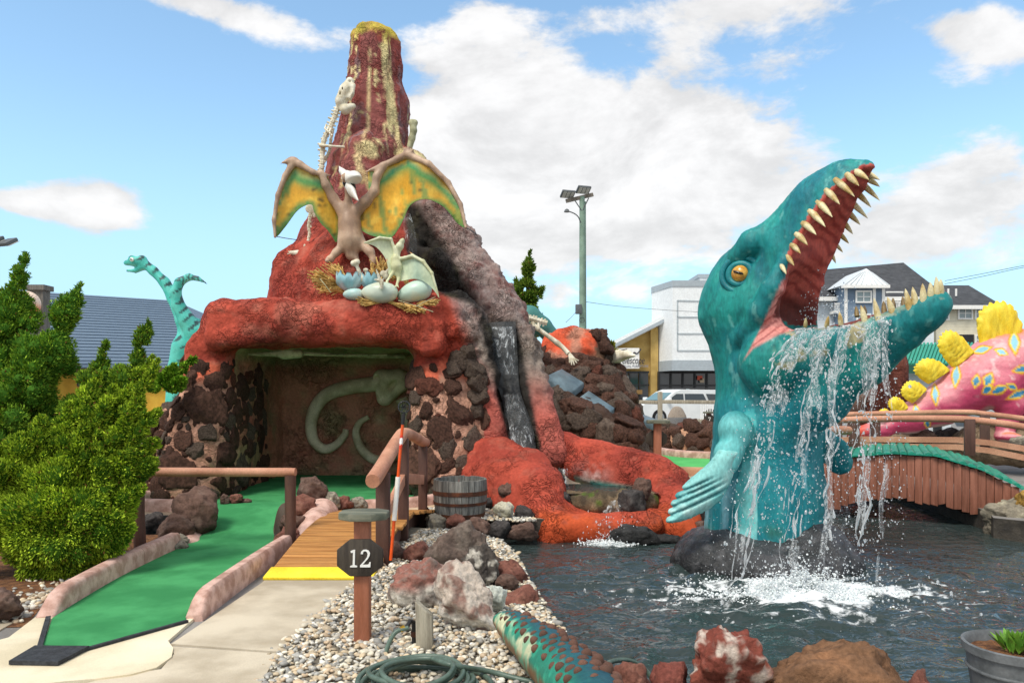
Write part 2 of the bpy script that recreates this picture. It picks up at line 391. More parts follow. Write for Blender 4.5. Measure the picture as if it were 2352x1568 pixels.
# ---------------------------------------------------------------- ground with the pond cut out
WZ = -.25
POND = [(.62, 3.72), (.40, 4.4), (.24, 5.3), (.13, 6.2), (.05, 7.0), (-.12, 7.7), (-.5, 8.25), (-1.1, 8.45), (-2.2, 8.1), (-3.4, 8.0), (-5.4, 8.1), (-5.6, 9.3),
        (-2.4, 9.2), (-1.0, 9.15), (.3, 9.0), (2.2, 9.2), (2.6, 9.9), (3.4, 11.6), (4.2, 13), (6.3, 12.5), (6.0, 9.6), (5.75, 9.1), (6.6, 8.2), (9, 7), (9, 4.0), (4, 3.75), (2.2, 3.7)]
outer = [(-3000, -60), (3000, -60), (3000, 5000), (-3000, 5000)]
def sheet(name, polys, z, m, skirt=0, kind='structure', parent=None):
    vs = [Vector((x, y, 0)) for p in polys for x, y in p]
    tr = tessellate_polygon([[Vector((x, y, 0)) for x, y in p] for p in polys])
    mb = MB(); mb.add([(v.x, v.y, z) for v in vs], tr)
    if skirt:
        for p in polys:
            n = len(p)
            for i in range(n):
                a, b = p[i], p[(i+1) % n]; mb.add([(a[0], a[1], z), (b[0], b[1], z), (b[0], b[1], z-skirt), (a[0], a[1], z-skirt)], [(0, 1, 2, 3)])
    me = mb.mesh(name); o = link(name, me, m, parent)
    for p in me.polygons:
        pass
    if kind: o['kind'] = kind
    return o
ground = sheet('ground', [outer, POND], 0, M_ground)
mb = MB(); n = len(POND)
for i in range(n):
    a, b = POND[i], POND[(i+1) % n]; mb.add([(a[0], a[1], .0), (b[0], b[1], .0), (b[0], b[1], -.7), (a[0], a[1], -.7)], [(0, 1, 2, 3)])
o = mb.build('pond_bank', mat('wet_bank', C('4a443c'), C('332f2a'), 6, .6, .6, 20), None); o['kind'] = 'structure'
def g2(u, v, z=0): p = G(u, v, z); return (p.x, p.y)

# ---- pond water: real waves, foam where the falls land
WC = P(1835, 1385, 6.55)                            # landing place of the water from the jaws
gx = np.linspace(-1.6, 9.2, 300); gy = np.linspace(3.5, 13.2, 310)
XX, YY = np.meshgrid(gx, gy, indexing='ij'); p = np.stack([XX.ravel(), YY.ravel(), np.zeros(XX.size)], 1)
rr = np.hypot(p[:, 0]-WC.x, (p[:, 1]-WC.y))
amp = .034+.03*np.exp(-(rr/2.0)**2)
calm = 1-.62*sstep(p[:, 1], 7.9, 9.0)
h = amp*calm*(fbm(p*[.75, 1.6, 1], 2.4, 4, 3, ridge=True, gain=.45)+.45*np.sin(rr*15+2.5*fbm(p, 2, 2, 5))*np.exp(-rr/1.5))
h += calm*.013*fbm(p*[1, 1.4, 1], 7, 3, 9)+.05*np.exp(-(rr/.7)**2)*fbm(p, 7, 3, 21)
p[:, 2] = WZ+h
n0 = len(gx); m0 = len(gy); q = np.arange((n0-1)*(m0-1)); i = q//(m0-1); j = q % (m0-1)
Fw = np.stack([i*m0+j, (i+1)*m0+j, (i+1)*m0+j+1, i*m0+j+1], 1)
LC = P(1412, 1243, 8.8)
r2 = np.hypot((p[:, 0]-LC.x)/1.3, (p[:, 1]-LC.y+.06)/.5)
swirl = fbm(p*[1, .8, 1], 3.2, 5, 31)*.9+.35*fbm(p, 13, 3, 37)
ex = np.hypot((p[:, 0]-WC.x)/1.3, (p[:, 1]-WC.y)/.66)
foam = sstep(1.05-ex+swirl*.95, .15, .9)
streak = sstep(fbm(p*[.8, 1.7, 1], 5, 4, 51, ridge=True), .45, .75)*sstep(2.1-ex, .1, 1.2)*.75
foam2 = sstep(.34-r2+.25*swirl, .0, .22)
fm = np.clip(np.maximum(np.maximum(foam, streak), foam2), 0, 1)
wc = np.zeros((len(p), 3)); wc[:, 0] = fm
M_water = bpy.data.materials.new('pond_water'); M_water.use_nodes = True; t = M_water.node_tree; b = t.nodes['Principled BSDF']
a = t.nodes.new('ShaderNodeAttribute'); a.attribute_name = 'Col'; sp = t.nodes.new('ShaderNodeSeparateColor'); t.links.new(a.outputs['Color'], sp.inputs[0])
tco = t.nodes.new('ShaderNodeTexCoord'); fmn = N(t, sp.outputs[0])
fmask = (fmn+(nz(t, tco.outputs['Object'], 24, 6, .7)-.5)*1.0*(fmn*(1.0-fmn)*4+.25)).ramp(.28, .85)
deep = mix(t, nz(t, tco.outputs['Object'], .6, 2), C('2a3433'), C('384443'))
t.links.new(mix(t, fmask, deep, (.86, .89, .9)), b.inputs['Base Color'])
t.links.new((fmask*.6+.04).s, b.inputs['Roughness']); b.inputs['IOR'].default_value = 1.33; b.inputs['Specular IOR Level'].default_value = .5
mp = t.nodes.new('ShaderNodeMapping'); mp.inputs['Scale'].default_value = (1, 1.5, 1); t.links.new(tco.outputs['Object'], mp.inputs[0])
bp = t.nodes.new('ShaderNodeBump'); bp.inputs['Strength'].default_value = .6; bp.inputs['Distance'].default_value = .05
t.links.new((nz(t, mp.outputs[0], 8, 2, .5, .8)+fmask*.25).s, bp.inputs['Height']); t.links.new(bp.outputs[0], b.inputs['Normal'])
o = link('pond_water', mesh_np('pond_water', p, Fw, wc), M_water); o['kind'] = 'structure'
M_stream = bpy.data.materials.new('stream_water'); M_stream.use_nodes = True; t = M_stream.node_tree; b = t.nodes['Principled BSDF']
tco = t.nodes.new('ShaderNodeTexCoord'); k = nz(t, tco.outputs['Object'], 7, 5, .65, .5).ramp(.52, .72)
t.links.new(mix(t, k, C('35606a'), C('a9c3c6')), b.inputs['Base Color']); b.inputs['Roughness'].default_value = .08
bp = t.nodes.new('ShaderNodeBump'); bp.inputs['Strength'].default_value = .6; bp.inputs['Distance'].default_value = .03
t.links.new(nz(t, tco.outputs['Object'], 8, 5, .6, .5).s, bp.inputs['Height']); t.links.new(bp.outputs[0], b.inputs['Normal'])
o = sheet('stream_water', [[(-5.5, 7.9), (-1.55, 7.9), (-1.55, 9.4), (-5.5, 9.4)]], WZ+.01, M_stream)

# ---- beds, paths
def bed(name, pts, z, m, label=None): return sheet(name, [pts], z, m)
bed('mulch_bed', [g2(-700, 1460), g2(60, 1440), g2(90, 1400), g2(280, 1300), (-3.3, 7.1), (-3.4, 8.0), (-6.5, 8.0), (-9, 9), (-14, 9), (-9, 4.2)], .004, M_mulch)
bed('gravel_bed', [g2(585, 1600), g2(640, 1500), g2(810, 1345), g2(850, 1322), (-1.1, 6.3), (-1.12, 8.44), (-.5, 8.24), (-.12, 7.69), (.05, 6.99), (.13, 6.19), (.24, 5.29), (.40, 4.39), (.62, 3.71), (2.2, 3.69), (4, 3.74), (9, 3.99), (9, 2.2), (-.6, 2.5)], .004, M_gravbed)
bed('gravel_bed', [(-1.05, 9.17), (.3, 9.02), (.25, 9.8), (-1.1, 9.9)], .004, M_gravbed)
bed('back_ground', [(-9, 9.3), (-5.7, 9.32), (-2.4, 9.22), (-1.0, 9.17), (.3, 9.02), (2.2, 9.22), (2.6, 9.92), (3.4, 11.62), (4.2, 13.02), (5.5, 15), (5, 26), (-9, 26), (-16, 15)], .004, mat('tan_concrete', C('c9b294'), C('ab937a'), 1.5, .9, .2, 60))
# the path: slabs with a joint; the tee pad with its round nose
def slab(name, poly, z, m, th=.05):
    mb = MB(); mb.prism([Vector((x, y, z-th)) for x, y in poly], (0, 0, 0), (0, 0, th)); o = mb.build(name, m, None, bevel=0); o['kind'] = 'structure'; return o
slab('path', [g2(393, 1482), g2(600, 1342), (-1.96, 6.03), (-1.2, 6.03), g2(812, 1345), g2(640, 1500)], .012, M_conc)
slab('path', [g2(391, 1487), g2(637, 1504), g2(585, 1600), (-.75, 3.2), (-2.9, 3.2), g2(240, 1562), g2(370, 1540), g2(400, 1505)], .011, M_conc)
nose = [g2(u, v) for u, v in [(-90, 1500), (20, 1470), (85, 1420), (430, 1418), (450, 1422), (386, 1478), (398, 1495), (394, 1515), (360, 1540), (300, 1556), (225, 1566), (150, 1572), (0, 1590), (-60, 1660), (-500, 1700), (-600, 1560)]]
slab('tee_pad', nose, .02, M_pad)
slab('side_path', [g2(-600, 1500), g2(-90, 1500), g2(30, 1432), g2(-20, 1424), g2(-500, 1440)], .01, M_conc)

# ---- putting green: lane over an arched hump, then the floor of the cave
def lane_z(y): return .028+.2*np.exp(-((y-8.72)/.72)**2)
rows = []
L = spline([(-3.0, 4.97, 0), (-3.06, 5.4, 0), (-3.13, 6.1, 0), (-3.15, 6.8, 0), (-3.15, 7.3, 0), (-3.24, 8.0, 0), (-3.36, 8.7, 0), (-3.45, 9.2, 0), (-3.6, 9.8, 0)], 8)
Rr = spline([(-2.13, 4.97, 0), (-2.15, 5.4, 0), (-2.17, 6.1, 0), (-2.19, 6.9, 0), (-2.34, 7.5, 0), (-2.5, 8.0, 0), (-2.62, 8.7, 0), (-2.5, 9.2, 0), (-2.3, 9.8, 0)], 8)
V = []; 
for a, b in zip(L, Rr):
    for k in range(13):
        q = a.lerp(b, k/12); V.append((q.x, q.y, lane_z(q.y)))
nr = len(L); F = [(i*13+k, i*13+k+1, (i+1)*13+k+1, (i+1)*13+k) for i in range(nr-1) for k in range(12)]
lane = link('putting_green', mesh_np('putting_green', V, F), M_turf); lane['kind'] = 'structure'
pts = [(-3.0, 4.973), g2(95, 1490, .028), g2(192, 1488, .028), g2(428, 1422, .028), (-2.13, 4.973)]
front = sheet('putting_green', [pts], .0281, M_turf)
floor_ = sheet('putting_green', [[(-5.0, 9.75), (-4.6, 9.6), (-3.6, 9.7), (-2.3, 9.7), (-1.9, 9.85), (-1.1, 10.3), (-1.1, 14), (-4.4, 14), (-4.3, 11.0), (-5.0, 10.3)]], .03, M_turf)
mb = MB()
for a, b in zip(L[24:58], L[25:59]):
    mb.add([(a.x, a.y, lane_z(a.y)), (b.x, b.y, lane_z(b.y)), (b.x, b.y, -.45), (a.x, a.y, -.45)], [(0, 1, 2, 3)])
for a, b in zip(Rr[24:58], Rr[25:59]):
    mb.add([(a.x, a.y, lane_z(a.y)), (b.x, b.y, lane_z(b.y)), (b.x, b.y, -.45), (a.x, a.y, -.45)], [(0, 1, 2, 3)])
o = mb.build('hump_side', M_conc); o['kind'] = 'structure'
# dark edging strips and the tee mat
t_ = thing('turf_edging', 'thin dark rubber strip edging the front of the green turf on the cream pad', 'edging', (-3, 4.6, 0))
mb = MB(); mb.bar((-3.025, 4.97, .034), G(90, 1490, .034), .028, .016); mb.build('strip', M_rubber, t_)
mb = MB(); e1, e2 = G(190, 1491, .03), G(432, 1424, .03); mb.bar(e1+Vector((0, -.012, 0)), e2+Vector((0, -.012, 0)), .026, .016); mb.build('strip', M_rubber, t_)
mb = MB(); mb.prism([Vector((x, y, .024)) for x, y in [g2(20, 1523, .03), g2(133, 1525, .03), g2(205, 1488, .03), g2(80, 1487, .03)]], (0, 0, 0), (0, 0, .022))
tag(mb.build('tee_mat', M_rubber), 'small black rubber tee mat lying at the front tip of the green turf', 'mat')

def curb(name, pts, w, h, label, m=M_curb, z0=-.02, joints=()):
    """rounded-top curb swept along pts; one mesh per cast length"""
    o = thing(name, label, 'curb', (pts[0][0], pts[0][1], 0))
    seg = [0]+list(joints)+[len(pts)-1]
    for a, b in zip(seg[:-1], seg[1:]):
        P_ = pts[a:b+1]; vs = []; prof = [(-.5, 0), (-.5, .72), (-.42, .9), (-.28, 1), (.28, 1), (.42, .9), (.5, .72), (.5, 0)]
        for i, p in enumerate(P_):
            p = Vector((p[0], p[1], 0)); d = (Vector((*P_[min(i+1, len(P_)-1)][:2], 0))-Vector((*P_[max(i-1, 0)][:2], 0))).normalized(); s = Vector((d.y, -d.x, 0))
            hh = h*(P_[i][2] if len(P_[i]) > 2 else 1); 
            gap = .004*(1 if i == 0 else -1 if i == len(P_)-1 else 0)
            for x, z in prof: vs.append(p+d*gap+s*(x*w)+Vector((0, 0, z0+z*hh)))
        mb = MB(); k = len(prof); m_ = len(P_)
        mb.add(vs, [(i*k+j, i*k+(j+1) % k, (i+1)*k+(j+1) % k, (i+1)*k+j) for i in range(m_-1) for j in range(k)]+[tuple(range(k)), tuple(range((m_-1)*k, m_*k))])
        mb.build('curb_block', m, o, smooth=50)
    return o
cl = spline([(-3.07, 5.0, 0), (-3.125, 5.4, 0), (-3.19, 6.1, 0), (-3.21, 6.9, 0), (-3.21, 7.25, 0)], 4)
cl = [(p.x, p.y, [.25, .62, .9, 1][min(i, 3)]) for i, p in enumerate(cl)]
curb('curb', cl, .12, .185, 'pale pink painted curb along the left edge of the green turf', joints=(10,))
cr = spline([(-2.08, 4.98, 0), (-2.095, 5.35, 0), (-2.11, 6.1, 0), (-2.11, 6.75, 0), (-2.10, 7.1, 0)], 4)
cr = [(p.x, p.y, [.35, .75, .95, 1][min(i, 3)]) for i, p in enumerate(cr)]
curb('curb', cr, .11, .19, 'pale pink chipped curb between the green turf and the concrete path')
ca = spline([(-4.35, 10.9, 0), (-4.85, 10.7, 0), (-5.05, 10.25, 0), (-4.9, 9.8, 0), (-4.5, 9.6, 0), (-3.9, 9.6, 0)], 5)
curb('curb', [(p.x, p.y) for p in ca], .15, .17, 'pale pink curved curb at the left end of the cave turf, behind the log railing', joints=(14,))
cb = spline([(-2.2, 9.55, 0), (-1.8, 9.72, 0), (-1.3, 9.95, 0), (-1.0, 10.3, 0)], 5)
curb('curb', [(p.x, p.y) for p in cb], .15, .15, 'pale pink curb behind the plank footbridge, left of the barrel')
# far right hole
bed('putting_green', [g2(1470, 1036), g2(1560, 1052), g2(1650, 1058), g2(1800, 1060), g2(1800, 1084), g2(1650, 1082), g2(1500, 1078), (2.0, 14)], .034, M_turf2)
far1 = spline([P(1470, 1028, 19.6), P(1530, 1046, 17.8), P(1600, 1056, 17), P(1700, 1058, 16.8)], 5)
curb('curb', [(p.x, p.y) for p in far1], .22, .2, 'pinkish curved curb behind the far green, below the right rock border')
far2 = [G(1540, 1090, 0), G(1600, 1092, 0), G(1720, 1094, 0)]
curb('curb', [(p.x, p.y) for p in far2], .2, .17, 'tan curb along the front of the far green behind the orange bank', m=mat('tan_curb', C('cfa080'), C('b98a6a'), 3, .8, .2, 40))
mb = MB(); q = G(1568, 1048, 0); mb.box((q.x-.3, q.y+1.2, .14), (.2, .1, .24), .3)
tag(mb.build('drain_box', M_rubber, bevel=.01), 'small black box set in the curb of the far green', 'box')

# ---------------------------------------------------------------- gravel
def pebbles(name, n, poly, size, z=.006, layers=.02, seed=1, far=1.0):
    r = np.random.default_rng(seed); P_ = np.array(poly); lo, hi = P_.min(0), P_.max(0)
    pts = r.uniform(lo, hi, (n*3, 2)); x, y = pts[:, 0], pts[:, 1]; ins = np.zeros(len(pts), bool)
    for i in range(len(P_)):
        (x1, y1), (x2, y2) = P_[i], P_[(i+1) % len(P_)]
        c = ((y1 > y) != (y2 > y)) & (x < (x2-x1)*(y-y1)/(y2-y1+1e-12)+x1); ins ^= c
    pts = pts[ins][:n]; n = len(pts)
    bm = bmesh.new(); bmesh.ops.create_icosphere(bm, subdivisions=2, radius=1); bv = np.array([v.co for v in bm.verts]); bf = np.array([[v.index for v in f.verts] for f in bm.faces]); bm.free()
    s = size*np.exp(r.normal(0, .32, n)); ax = np.stack([s*r.uniform(.8, 1.4, n), s*r.uniform(.7, 1.0, n), s*r.uniform(.45, .75, n)], 1)
    a = r.uniform(0, 6.283, n); ti = r.normal(0, .25, n)
    V = bv[None]*ax[:, None, :]; V = V*(1+.14*r.normal(0, 1, (n, len(bv), 1)).clip(-1.5, 1.5)*.6)
    Vx = V[:, :, 0]*np.cos(a)[:, None]-V[:, :, 1]*np.sin(a)[:, None]; Vy = V[:, :, 0]*np.sin(a)[:, None]+V[:, :, 1]*np.cos(a)[:, None]
    Vz = V[:, :, 2]+Vx*np.sin(ti)[:, None]
    W = np.stack([Vx+pts[:, :1], Vy+pts[:, 1:], Vz+(z+r.uniform(0, layers, n))[:, None]], 2).reshape(-1, 3)
    F = (bf[None]+(np.arange(n)*len(bv))[:, None, None]).reshape(-1, 3)
    pal = np.array([C('d8cfba'), C('c4beb0'), C('adaba4'), C('e4dcc8'), C('b8a88e'), C('9c9a94'), C('d0bc9c'), C('e8e4d8'), C('8d8a82'), C('c9b294')])
    cc = pal[r.integers(0, len(pal), n)]*r.uniform(.8, 1.1, (n, 1)); cols = np.repeat(cc, len(bv), 0)
    o = link(name, mesh_np(name, W, F, cols), M_pebble); o['kind'] = 'stuff'; return o
GP = [g2(575, 1640), g2(640, 1497), g2(812, 1342), g2(870, 1312), (-1.1, 6.9), (-1.0, 8.2), (-.5, 8.22), (-.12, 7.68), (.045, 6.99), (.125, 6.19), (.235, 5.29), (.395, 4.39), (.6, 3.75), (.9, 3.3), (-.8, 3.1)]
pebbles('gravel', 12000, GP, .0142, layers=.022, seed=3)
pebbles('gravel', 1500, [(-1.0, 8.85), (.28, 8.8), (.2, 9.6), (-1.05, 9.75)], .017, seed=5)
pebbles('gravel', 420, [g2(-300, 1440), g2(50, 1432), g2(95, 1392), g2(240, 1310), g2(225, 1312), g2(60, 1385), g2(-260, 1405)], .02, seed=6)
pebbles('gravel', 260, [g2(-40, 1400), g2(95, 1392), g2(330, 1270), g2(150, 1270)], .013, seed=7, layers=.008)
pebbles('gravel', 60, [g2(560, 1640), g2(610, 1497), g2(800, 1340), g2(830, 1350), g2(640, 1510)], .014, seed=8, layers=.004)
# ---------------------------------------------------------------- rocks
def rock_mesh(name, seed, sub=3, amp=.34, flat=(1, 1, 1), m=None, cols=None, freq=1.1, pits=.09):
    bm = bmesh.new(); bmesh.ops.create_icosphere(bm, subdivisions=sub, radius=1); V = np.array([v.co for v in bm.verts]); F = np.array([[v.index for v in f.verts] for f in bm.faces]); bm.free()
    r = np.random.default_rng(seed); o = r.uniform(-50, 50, 3)
    d = 1+amp*fbm(V+o, freq, 3, seed)*1.6+pits*fbm(V+o, 4.2, 3, seed+3, ridge=True)
    for _ in range(4):                                     # a few broken faces
        n = r.normal(size=3); n /= np.linalg.norm(n); c = r.uniform(.55, .85); s = V@n; d = np.minimum(d, np.where(s > .05, c/np.maximum(s, .05), 9))
    d += .07*fbm(V+o, 7, 2, seed+8)
    d += .035*fbm(V+o, 15, 2, seed+11, ridge=True)
    V = V*d[:, None]*np.array(flat)
    me = mesh_np(name, V, F, None if cols is None else cols(V, F)); 
    if m: me.materials.append(m)
    return me
M_rock_red = mat('red_lava_rock', C('74483a'), C('523128'), 6, .9, .9, 26, rnd=.4, fine=40, finev=.35, bdist=.035, spec=.25)
M_rock_grey = mat('grey_lava_rock', C('6e5f54'), C('4c4038'), 6, .9, .9, 26, rnd=.4, fine=40, finev=.35, bdist=.035, spec=.25)
ROCKS = [rock_mesh('lava_rock', 100+i, 4, pits=.13, m=[M_rock, M_rock, M_rock, M_rock_red, M_rock, M_rock_grey, M_rock, M_rock, M_rock_grey, M_rock_grey][i]) for i in range(10)]
def put_rock(p, s, parent=None, name='lava_rock', k=None, nrm=None, squash=None):
    squash = squash or s
    me = ROCKS[random.randrange(10) if k is None else k]
    if nrm is not None:
        q = Vector(nrm).to_track_quat('Z', 'Y').to_matrix() @ Matrix.Rotation(random.uniform(0, 6.3), 3, 'Z')
    else: q = Matrix.Rotation(random.uniform(0, 6.3), 3, 'Z') @ Matrix.Rotation(random.uniform(-.4, .4), 3, 'X')
    sx, sy = random.uniform(.85, 1.2), random.uniform(.85, 1.2)
    return inst(name, me, Matrix.Translation(p) @ q.to_4x4() @ Matrix.Diagonal((s*sx, s*sy, squash, 1)), parent)
def boulder(u0, v0, u1, v1, Y, label, pal, seed, name='boulder', sub=5, depth=.8, amp=.3, group=None, cat='rock', tilt=0, sink=.0, split=None):
    """free-standing rock filling the pixel box at distance Y; pal: (low colour, high colour, speck)"""
    c = P((u0+u1)/2, (v0+v1)/2, Y); w = (u1-u0)/FP*Y/2; h = (v1-v0)/FP*Y/2
    me = rock_mesh(name, seed, sub, amp, m=M_boulder); n = len(me.vertices); V = np.zeros(n*3); me.vertices.foreach_get('co', V); V = V.reshape(-1, 3)
    lo, hi = V.min(0), V.max(0); V = (V-(lo+hi)/2)/((hi-lo)/2)
    V = V*np.array([w, (w+h)/2*depth, h])+np.array(c)
    V[:, 2] -= sink*sstep(-(V[:, 2]-c.z), 0, h)
    nn_ = V-np.array(c); nn_ /= np.linalg.norm(nn_, axis=1, keepdims=True)+1e-9; sc_ = min(w, h)
    V = V+nn_*(sc_*(.20*fbm(V, .9/sc_, 3, seed+21, ridge=True)+.13*fbm(V, 2.4/sc_, 3, seed+22, ridge=True)+.04*fbm(V, 6/sc_, 2, seed+23)))[:, None]
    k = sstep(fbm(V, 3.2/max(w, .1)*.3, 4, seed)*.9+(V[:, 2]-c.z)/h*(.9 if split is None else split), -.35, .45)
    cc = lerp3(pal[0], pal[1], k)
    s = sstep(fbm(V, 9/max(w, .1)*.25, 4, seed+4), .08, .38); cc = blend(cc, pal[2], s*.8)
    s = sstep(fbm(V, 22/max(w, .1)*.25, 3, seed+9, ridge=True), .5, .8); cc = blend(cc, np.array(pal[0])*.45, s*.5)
    me.vertices.foreach_set('co', V.ravel()); me.update(); set_cols(me, cc)
    return tag(link(name, me), label, cat, group)

# ---------------------------------------------------------------- volcano with the cave
volcano = thing('volcano', 'tall red painted volcano over a stone cave, yellow drips down its chimney', 'volcano', (-2.7, 12, 0))
f = Field()
q = P
f.chain([q(861, 95, 13), q(858, 240, 13), q(850, 390, 13), q(845, 520, 13), q(838, 640, 12.9), q(835, 720, 12.8)], [.35, .50, .66, .92, 1.26, 1.6], .15)
f.cone(q(880, 100, 13), q(893, 250, 13), .20, .30, .15)
f.plane(q(861, 70, 13)+Vector((0, 0, 0)), (.22, 0, 1), .08)
f.cone(q(842, 352, 12.35), q(838, 560, 12.1), .30, .5, .16)                       # spout below the chimney
f.ell(q(842, 338, 12.2), (.26, .2, .06), .08)
f.ell(q(942, 388, 12.75), (.30, .34, .30), .08)
# apron under the nest and the lip of the cave
f.chain([q(700, 640, 12.2), q(830, 640, 12.0), q(960, 660, 12.0)], [.55, .75, .6], .25)
f.box((-2.62, 12.0, 2.45), (1.66, 1.45, .32), .13, .15)
f.chain([q(505, 738, 10.95), q(640, 742, 10.72), q(800, 742, 10.66), q(950, 745, 10.72), q(1010, 742, 10.9)], [.22, .24, .26, .25, .24], .15)
f.chain([q(510, 742, 11), q(478, 800, 11), q(452, 850, 11)], [.27, .22, .17], .15)
f.chain([q(1040, 735, 11), q(1085, 790, 11.1), q(1118, 880, 11.0), q(1140, 980, 10.85), q(1150, 1040, 10.8)], [.36, .32, .24, .17, .16], .15)
for (u, v, r_) in [(560, 792, .07), (610, 786, .06), (668, 790, .08), (730, 792, .07), (775, 800, .11), (830, 790, .07), (880, 788, .06), (940, 792, .10), (985, 800, .13)]: f.ell(q(u, v-6, 10.62), (r_*1.7, r_, r_), .08)
f.box((-2.6, 12.6, 1.3), (1.85, 1.6, 1.4), .2, .15)                                # solid round the cave
# pillars of the cave mouth
f.chain([q(500, 850, 11.1), q(480, 960, 11.05), q(455, 1130, 10.95)], [.34, .45, .62], .15)
f.chain([q(400, 980, 11.4), q(385, 1140, 11.2)], [.3, .45], .2)
f.chain([q(1020, 830, 11.2), q(1030, 950, 11.1), q(1035, 1090, 11.0)], [.42, .50, .55], .15)
f.chain([q(985, 850, 11.0), q(985, 1090, 10.9)], [.25, .28], .15)
# mauve ridge on the right and the channel of the falls
f.chain([q(972, 440, 12.9), q(1000, 500, 12.7), q(1045, 575, 12.5), q(1100, 650, 12.2), q(1152, 722, 11.9), q(1194, 800, 11.6), q(1220, 890, 11.3), q(1250, 980, 11.0), q(1272, 1040, 10.9)], [.30, .35, .36, .34, .30, .26, .22, .20, .22], .12)
f.chain([q(985, 660, 13), q(1100, 820, 12.6), q(1185, 960, 12.2), q(1210, 1060, 12)], [.5, .5, .5, .5], .2)
f.chain([q(934, 470, 12.0), q(965, 590, 11.75), q(1030, 690, 11.6), q(1080, 735, 11.5)], [.13, .2, .25, .2], .08, 's')
f.chain([q(1128, 735, 11.15), q(1140, 800, 11.1), q(1165, 900, 10.9), q(1195, 990, 10.7), q(1200, 1060, 10.6)], [.15, .18, .19, .2, .22], .08, 's')
f.box(((-4.06-1.42)/2, 11.6, .86), (1.32, 1.9, 1.30), .22, .1, 's')               # the void of the cave
V, F = f.mesh(.052, lo=(-5.7, 9.9, -.05), hi=(1.4, 14.6, 8.2))
V = smooth_v(V, F, 1)
nr = normals(V, F); uv = proj(V)
chim = sstep(V[:, 2], 4.0, 4.8)
rough_ridge = sstep(uv[:, 0], 930, 990)*sstep(uv[:, 1], 430, 480)*sstep(960-uv[:, 1], 0, 100)*sstep(V[:, 0]+.0*V[:, 2], -2.2, -1.5)
d = .075*fbm(V, 1.5, 4, 5)+.022*fbm(V, 5, 4, 8, ridge=True)+.012*fbm(V, 13, 3, 12)
d += chim*(.05*fbm(V*[1, 1, .5], 5, 3, 31, ridge=True))+rough_ridge*(.075*fbm(V, 5.5, 3, 41, ridge=True)+.03*fbm(V, 11, 2, 44, ridge=True))
inside = (V[:, 0] > -4.1) & (V[:, 0] < -1.38) & (V[:, 2] < 2.2) & (V[:, 1] > 11.15)
V = V+nr*d[:, None]; nr = normals(V, F); uv = proj(V)
# ---- paint
N1 = fbm(V, 2.2, 4, 60); N2 = fbm(V, 6, 4, 61); N3 = fbm(V*[1, 1, .28], 7, 4, 62); Nl = fbm(V, .9, 3, 63)
red, red2, mauve, grey = C('b14d3c'), C('953e32'), C('8e5551'), C('8c8286')
cc = lerp3(red, red2, sstep(N1, -.35, .45))
cc = blend(cc, C('b8705e'), sstep(N2+.6*Nl, .1, .6)*.6); cc = blend(cc, C('7d3a32'), sstep(fbm(V*[1, 1, .4], 3.5, 4, 66), .2, .5)*.55)
cc = blend(cc, lerp3(mauve, C('8a3f38'), sstep(N3, -.2, .3)), sstep(V[:, 2]+.5*N1, 3.7, 4.6)*.95)
cc = blend(cc, grey, sstep(V[:, 2]+.4*N1, 4.2, 5.2)*sstep(N3+.25*Nl, .12, .4)*.6)
ridge = sstep(uv[:, 0]-(930+(uv[:, 1]-450)*.42), -10, 30)*sstep(uv[:, 1], 410, 450)*sstep(970-uv[:, 1], 0, 120)
cc = blend(cc, lerp3(C('8f7a74'), C('7a5550'), sstep(N2+N1, -.2, .5)), ridge)
cc = blend(cc, C('a89a94'), ridge*sstep(fbm(V, 8, 3, 71, ridge=True), .25, .65)*.55)
cc = blend(cc, C('8e8577'), ridge*sstep(uv[:, 1], 700, 800)*.6)
low = sstep(uv[:, 0], 1080, 1110)*sstep(uv[:, 1], 820, 960); cc = blend(cc, C('b5655a'), low*.7)
dark = (sstep(uv[:, 0], 925, 942)*(1-sstep(uv[:, 0]-(960+(uv[:, 1]-470)*.62), -14, 22)))*sstep(uv[:, 1], 452, 480)*(1-sstep(uv[:, 1]-(uv[:, 0]-930)*1.02-610, -25, 20))*(1-sstep(uv[:, 1]-np.interp(uv[:, 0], [930, 1010, 1085, 1104, 1112], [575, 676, 700, 735, 800]), -8, 6))
dark = np.maximum(dark, sstep(uv[:, 0], 1096+(uv[:, 1]-740).clip(0)*.25, 1104+(uv[:, 1]-740).clip(0)*.25)*(1-sstep(uv[:, 0], 1182+(uv[:, 1]-740).clip(0)*.19, 1194+(uv[:, 1]-740).clip(0)*.19))*sstep(uv[:, 1], 725, 745))
dark *= sstep(V[:, 0], -2.1, -1.7)
cc = blend(cc, C('2f2c29'), dark)
cc = blend(cc, C('4d4a38'), dark*sstep(fbm(V, 3, 3, 73), .1, .45)*.7)
# yellow lava drips: the rim and long runs below it
ang = np.arctan2(V[:, 0]+2.36, -(V[:, 1]-13)); rimz = P(861, 75, 13).z
run = sstep(vnoise(np.stack([ang*7.5, V[:, 2]*.45, 0*ang+3], 1), 80)+.8*vnoise(np.stack([ang*17, V[:, 2]*1.3, 0*ang], 1), 81)+.45*N2, .55, .68)
drip = run*sstep(V[:, 2], rimz-2.6, rimz-1.6)
drip = np.maximum(drip, sstep(V[:, 2]+.12*N2, rimz-.22, rimz-.10))
line = np.abs(uv[:, 0]-(880+(uv[:, 1]-110)*.165+5*N2)); drip = np.maximum(drip, (1-sstep(line, 5, 8))*(uv[:, 1] < 345)*(uv[:, 1] > 100)*(V[:, 1] < 12.9))
sp = np.hypot(uv[:, 0]-845, (uv[:, 1]-338)*1.2); drip = np.maximum(drip, (1-sstep(sp+26*N2, 18, 36))*(V[:, 1] < 12.6)*(uv[:, 1] > 318))
